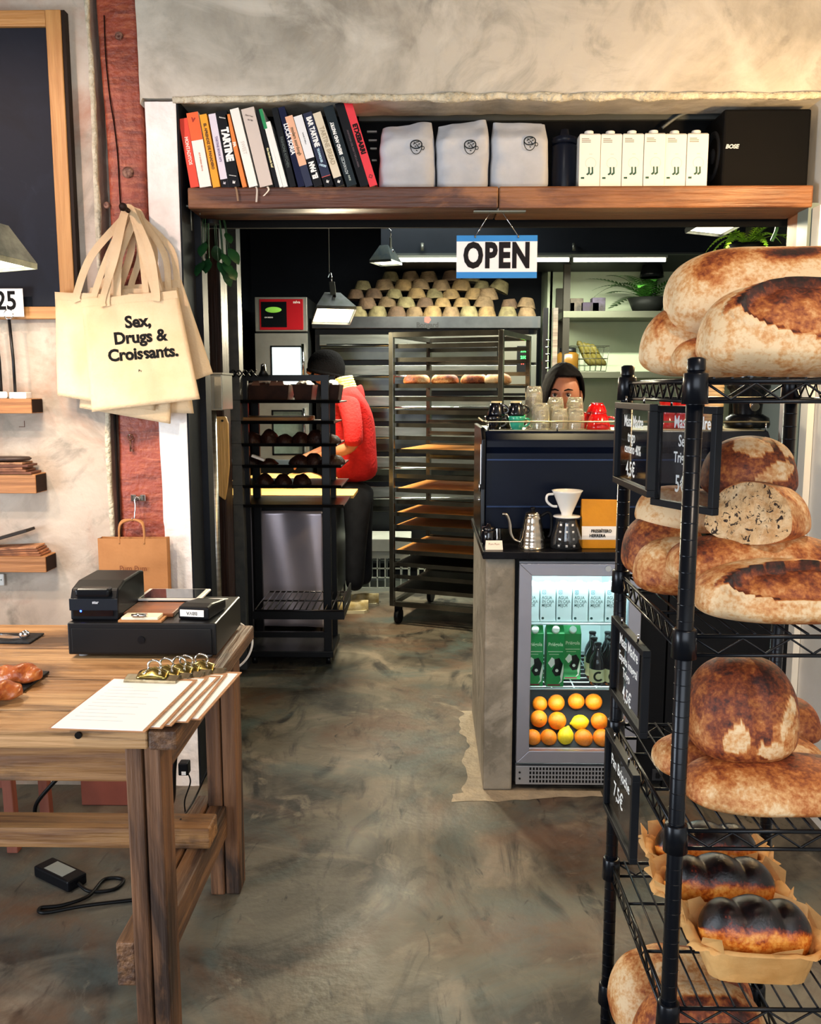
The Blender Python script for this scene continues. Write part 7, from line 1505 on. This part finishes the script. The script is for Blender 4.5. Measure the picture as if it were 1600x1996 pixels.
def hand(t, wrist, d, up, s, name='hand', mirror=1, curl=.5):
    """palm with five separate bent fingers; d = pointing direction, up = back of the hand"""
    d = Vector(d).normalized(); up = Vector(up).normalized(); sd = d.cross(up).normalized()*mirror; up = sd.cross(d).normalized()*mirror; w = Vector(wrist); V, E, Rr = [], [], []
    V += [w, w+d*.045*s, w+d*.085*s]; Rr += [(.024*s, .018*s), (.036*s, .016*s), (.038*s, .013*s)]; E += [(0, 1), (1, 2)]
    for k, (off, L) in enumerate(((-.030, .068), (-.010, .078), (.010, .074), (.028, .058))):
        b0 = len(V); p = w+d*.088*s+sd*off*s; V += [p, p+(d*L*.45-up*L*.15*curl)*s, p+(d*L*.78-up*L*.45*curl)*s, p+(d*L-up*L*.78*curl)*s]; Rr += [.0095*s, .009*s, .0085*s, .0070*s]; E += [(2, b0), (b0, b0+1), (b0+1, b0+2), (b0+2, b0+3)]
    b0 = len(V); p = w+d*.03*s-sd*.030*s; V += [p, p+(d*.028-sd*.024)*s, p+(d*.055-sd*.030-up*.012)*s]; Rr += [.013*s, .0105*s, .008*s]; E += [(1, b0), (b0, b0+1), (b0+1, b0+2)]
    return V, E, Rr
def head_mesh(name, parent, c, face, s=1., mat=None, tilt=0):
    """head with brow, nose, mouth, chin; face = horizontal facing angle (0 = towards -Y)"""
    T = Matrix.Translation(c) @ Matrix.Rotation(face, 4, 'Z') @ Matrix.Rotation(tilt, 4, 'X'); nu, nv = 48, 56; V = []
    for i in range(nu+1):
        a = PI*i/nu
        for j in range(nv):
            q = 2*PI*j/nv; x = math.sin(a)*math.cos(q); y = math.sin(a)*math.sin(q); z = math.cos(a)
            wx, dy, hz_ = .076, .097, .118
            k = 1.0
            if z < 0: k = 1-.30*(-z)**1.6
            X, Y, Z = x*wx*k, y*dy*(1-.10*max(0, -z)), z*hz_
            if y < 0:
                f = -y
                g = lambda cx, cz, sx, sz: math.exp(-((x-cx)/sx)**2-((z-cz)/sz)**2)*f
                Y -= .022*g(0, -.22, .13, .16)+.010*g(0, -.05, .10, .25)          # nose
                Y += .010*(g(.36, .04, .20, .13)+g(-.36, .04, .20, .13))           # sockets
                Y -= .006*(g(.35, .20, .32, .09)+g(-.35, .20, .32, .09))           # brow
                Y -= .006*g(0, -.52, .26, .06)-.004*g(0, -.565, .24, .025)+.005*g(0, -.62, .22, .06)   # lips
                Y -= .010*g(0, -.90, .30, .16)
            V.append((X*s, Y*s, Z*s))
    b = MB(); b.add(V, [(i*nv+j, (i+1)*nv+j, (i+1)*nv+(j+1) % nv, i*nv+(j+1) % nv) for i in range(nu) for j in range(nv)], True, T)
    for sg in (-1, 1):      # ears
        b.ball((0, 0, 0), 1, 10, (.010*s, .020*s, .032*s), T @ Matrix.Translation((sg*.079*s, .008*s, -.012*s)) @ Matrix.Rotation(sg*.3, 4, 'Z'))
    h = b.build(name, mat or skinm, parent)
    for sg in (-1, 1):
        e = T @ Vector((sg*.030*s, -.078*s, .008*s)); b = MB(); b.ball(e, .0125*s, 12); ey = b.build('eye', M('eye_white', 'D8D0C8', .25), h)
        e2 = T @ Vector((sg*.030*s, -.0875*s, .008*s)); b = MB(); b.ball(e2, .0080*s, 10); b.build('iris', M('iris_dark', '120A08', .15), ey)
        b = MB(); b.tube([T @ Vector((sg*.012*s, -.094*s, .028*s)), T @ Vector((sg*.030*s, -.093*s, .034*s)), T @ Vector((sg*.050*s, -.080*s, .029*s))], [.003*s, .0042*s, .002*s], 6); b.build('eyebrow', hairm, h)
        b = MB(); b.tube([T @ Vector((sg*.017*s, -.0885*s, .012*s)), T @ Vector((sg*.030*s, -.0915*s, .0175*s)), T @ Vector((sg*.044*s, -.0845*s, .012*s))], .0022*s, 6); b.build('upper_lid', M('lid_dark', '5A3424', .5), h)
    b = MB(); b.tube([T @ Vector((-.024*s, -.083*s, -.066*s)), T @ Vector((0, -.094*s, -.064*s)), T @ Vector((.024*s, -.083*s, -.066*s))], [.002*s, .005*s, .002*s], 8); b.build('lips', M('lips', '9A4A40', .5), h)
    return h
# ---- baker, leaning over the bench, seen from behind right
BYp = 5.95
fx = W(693, 1180, BYp).x
t = thing('person', 'baker in a red hoodie and black beanie working dough at the bench', 'person', (fx, BYp, 0), world=True); Lc = Vector(t.location)
def loc(vs): return [Vector(v)-Lc for v in vs]
hip = W(697, 935, BYp); sh = W(683, 765, BYp); hd = W(629, 716, BYp-.02)
hipz, shz = hip.z, sh.z
pel = Vector((hip.x-.005, BYp, hipz)); chest = Vector((sh.x+.005, BYp, shz-.16)); nk = Vector((sh.x-.035, BYp, shz+.01)); headc = Vector((hd.x+.005, BYp, hd.z))
# trousers
V = [pel+Vector((0, 0, .02)), pel+Vector((0, 0, -.06)), pel+Vector((.01, -.085, -.12)), Vector((fx+.015, BYp-.09, .50)), Vector((fx+.0, BYp-.095, .14)), pel+Vector((.01, .085, -.12)), Vector((fx+.04, BYp+.09, .50)), Vector((fx+.05, BYp+.10, .14))]
skin_mesh('trousers', loc(V), [(0, 1), (1, 2), (2, 3), (3, 4), (1, 5), (5, 6), (6, 7)], [(.135, .15), (.14, .15), .105, .078, .065, .105, .078, .065], trs_, t)
# hoodie torso and sleeves to the elbow
eln = Vector((W(690, 872, BYp-.2).x, BYp-.24, W(690, 872, BYp-.2).z)); elf = Vector((W(640, 875, BYp+.2).x, BYp+.2, W(640, 878, BYp+.2).z))
V = [pel+Vector((0, 0, -.03)), pel+Vector((-.01, 0, .12)), chest, Vector((sh.x-.01, BYp, shz-.04)), nk+Vector((0, 0, .02)), Vector((sh.x+.0, BYp-.17, shz-.05)), (Vector((sh.x, BYp-.2, shz-.06))+eln)/2+Vector((.015, -.01, .0)), eln, Vector((sh.x-.02, BYp+.16, shz-.05)), (Vector((sh.x-.02, BYp+.18, shz-.06))+elf)/2, elf]
skin_mesh('hoodie', loc(V), [(0, 1), (1, 2), (2, 3), (3, 4), (3, 5), (5, 6), (6, 7), (3, 8), (8, 9), (9, 10)], [(.135, .165), (.13, .16), (.135, .17), (.10, .11), .065, .080, .070, .066, .072, .06, .052], red, t)
b = MB(); b.grid(lambda u, v: (nk.x+.055+.075*math.cos(2*PI*u)*(1-.3*v)-.03*v, BYp+.095*math.sin(2*PI*u)*(1-.25*v), nk.z-.05+.09*math.sin(PI*v)*(.6+.4*math.cos(2*PI*u))), 25, 9); b.build('hood', red, t, solid=.012, subsurf=1)
# body (head, neck, forearms, hands in one skin)
wn = Vector((W(612, 893, BYp-.12).x, BYp-.13, W(610, 893, BYp-.12).z)); wf = Vector((W(598, 888, BYp+.08).x, BYp+.1, W(598, 889, BYp+.08).z))
h1 = hand(t, wn, (-1, .25, -.30), (0, -.3, 1), .95, curl=.6); h2 = hand(t, wf, (-1, -.35, -.30), (0, .2, 1), .95, mirror=-1, curl=.6)
V = [nk+Vector((-.0, 0, -.05)), nk+Vector((-.02, 0, .03)), headc+Vector((.02, 0, -.06)), headc, headc+Vector((-.005, 0, .07)), headc+Vector((-.055, 0, -.06)), Vector((sh.x, BYp-.14, shz-.08)), eln+Vector((.03, .01, .06)), eln+Vector((-.02, .02, 0)), (eln+wn)/2, Vector((sh.x, BYp+.14, shz-.08)), elf+Vector((.03, 0, .06)), elf+Vector((-.02, 0, 0)), (elf+wf)/2]
E_ = [(0, 1), (1, 2), (2, 3), (3, 4), (2, 5), (0, 6), (6, 7), (7, 8), (8, 9), (0, 10), (10, 11), (11, 12), (12, 13)]; Rr = [.055, .052, .065, .082, .066, .042, .035, .038, .042, .040, .035, .038, .042, .040]
o1 = len(V); V += h1[0]; E_ += [(9, o1)]+[(a+o1, c+o1) for a, c in h1[1]]; Rr += h1[2]
o2 = len(V); V += h2[0]; E_ += [(13, o2)]+[(a+o2, c+o2) for a, c in h2[1]]; Rr += h2[2]
skin_mesh('body', loc(V), E_, Rr, skinm, t)
# face details turned to the left
b = MB(); b.ball((headc.x-.098, BYp, headc.z-.03), 1, 10, (.020, .012, .016)); b.build('nose', skinm, t)
b = MB(); b.ball((headc.x+.012, BYp-.083, headc.z-.025), 1, 10, (.018, .010, .028)); b.build('ear', skinm, t)
# beanie
b = MB()
def hat(u, v):
    q = 2*PI*u; a = v*PI*.64; r = .108*math.sin(a)**.85*(1+.02*noise.noise((math.cos(q)*3, math.sin(q)*3, v*4)))
    return (headc.x+.012+r*1.12*math.cos(q)+.02*(1-v), BYp+r*.98*math.sin(q), headc.z-.004+.118*math.cos(a)+.03*math.cos(q)*(-v)*.9)
b.grid(hat, 41, 16); ht = b.build('beanie', hatm, t, solid=.008)
b = MB(); b.tube([tuple(Vector(hat(i/36, .93))+Vector((0, 0, 0))) for i in range(37)], .013, 8); b.build('hat_brim', hatm, ht)
# scarf
for k in range(5):
    b = MB(); b.tube([(nk.x+.0+.068*math.cos(q)-.006*k, BYp+.070*math.sin(q), nk.z+.018+.016*k+.012*math.cos(q)) for q in [2*PI*i/28 for i in range(29)]], .0105, 7); b.build('scarf_fold', scarfm, t)
# shoes
for (x, y) in ((fx-.02, BYp-.10), (fx+.04, BYp+.10)):
    b = MB()
    def sf(u, v):
        q = 2*PI*v; L = -.155+.27*u; w_ = .043*math.sin(PI*min(.97, max(.04, u)))**.45; hh = (.085 if u > .55 else .045+.04*u/.55); return (x+L, y+w_*math.cos(q), max(.012, .035+hh*.6*math.sin(q)))
    b.grid(sf, 20, 20); sh_ = b.build('shoe', shoe, t); b = MB(); b.prism([(x-.157, y-.03), (x-.12, y-.045), (x+.09, y-.042), (x+.118, y), (x+.09, y+.042), (x-.12, y+.045), (x-.157, y+.03)], .0, .022, 'z'); b.build('sole', M('sole_pale', 'CFC7A8', .7), sh_)
# ---- barista behind the machine
HY_ = 4.12; hc = W(1098, 769, HY_)
t = thing('person', 'dark haired barista peering over the glasses behind the espresso machine', 'person', (hc.x, HY_, 0), world=True); Lc = Vector(t.location)
hb2 = head_mesh('head', t, hc, R(-14), .98, M('skin_warm', 'A06A50', .5, col2='8E5A42', scale=12), tilt=R(6))
def hairf(u, v):
    q = 2*PI*u; a = v*PI*.66; fr_ = max(0, -math.sin(q-R(12))); lim = .40 if fr_ > .55 else 1.; vv = v
    cut_ = 1-.52*max(0, min(1, (fr_-.25)/.45)); a *= cut_
    r = 1.13+.04*noise.noise((math.cos(q)*4, math.sin(q)*4, v*5))
    return (hc.x+.083*r*math.sin(a)*math.cos(q), HY_+.006+.102*r*math.sin(a)*math.sin(q), hc.z+.008+.118*r*math.cos(a))
b = MB(); b.grid(hairf, 61, 22); b.build('hair', hairm, t, solid=.010)
V = [Vector((hc.x, HY_+.015, hc.z-.05)), Vector((hc.x, HY_+.02, hc.z-.15)), Vector((hc.x, HY_+.03, hc.z-.22)), Vector((hc.x, HY_+.03, hc.z-.45)), Vector((hc.x, HY_+.03, hc.z-.66)), Vector((hc.x-.08, HY_+.03, hc.z-.80)), Vector((hc.x-.09, HY_+.03, .10)), Vector((hc.x+.08, HY_+.03, hc.z-.80)), Vector((hc.x+.09, HY_+.03, .10)),
     Vector((hc.x-.17, HY_+.03, hc.z-.25)), Vector((hc.x-.23, HY_+.03, hc.z-.50)), Vector((hc.x-.18, HY_-.10, hc.z-.55)), Vector((hc.x+.17, HY_+.03, hc.z-.25)), Vector((hc.x+.23, HY_+.03, hc.z-.50)), Vector((hc.x+.18, HY_-.10, hc.z-.55))]
apr = M('barista_black', '15161A', .8)
skin_mesh('clothing', loc(V), [(2, 3), (3, 4), (4, 5), (5, 6), (4, 7), (7, 8), (1, 2), (2, 9), (9, 10), (10, 11), (2, 12), (12, 13), (13, 14), (0, 1)], [.045, .05, .10, (.15, .11), (.14, .11), .09, .065, .09, .065, .065, .05, .042, .065, .05, .042], apr, t, root=4)
for sg in (-1, 1):
    h_ = hand(t, Vector((hc.x+sg*.18, HY_-.10, hc.z-.55)), (-sg*.35, -1, -.1), (0, 0, 1), .9, mirror=sg); skin_mesh('hand', loc(h_[0]), h_[1], h_[2], MC['skin_warm'], t)
for sg in (-1, 1):
    b = MB(); b.ball((hc.x+sg*.09, HY_-.03, .05), 1, 12, (.05, .13, .05)); b.build('shoe', apr, t)
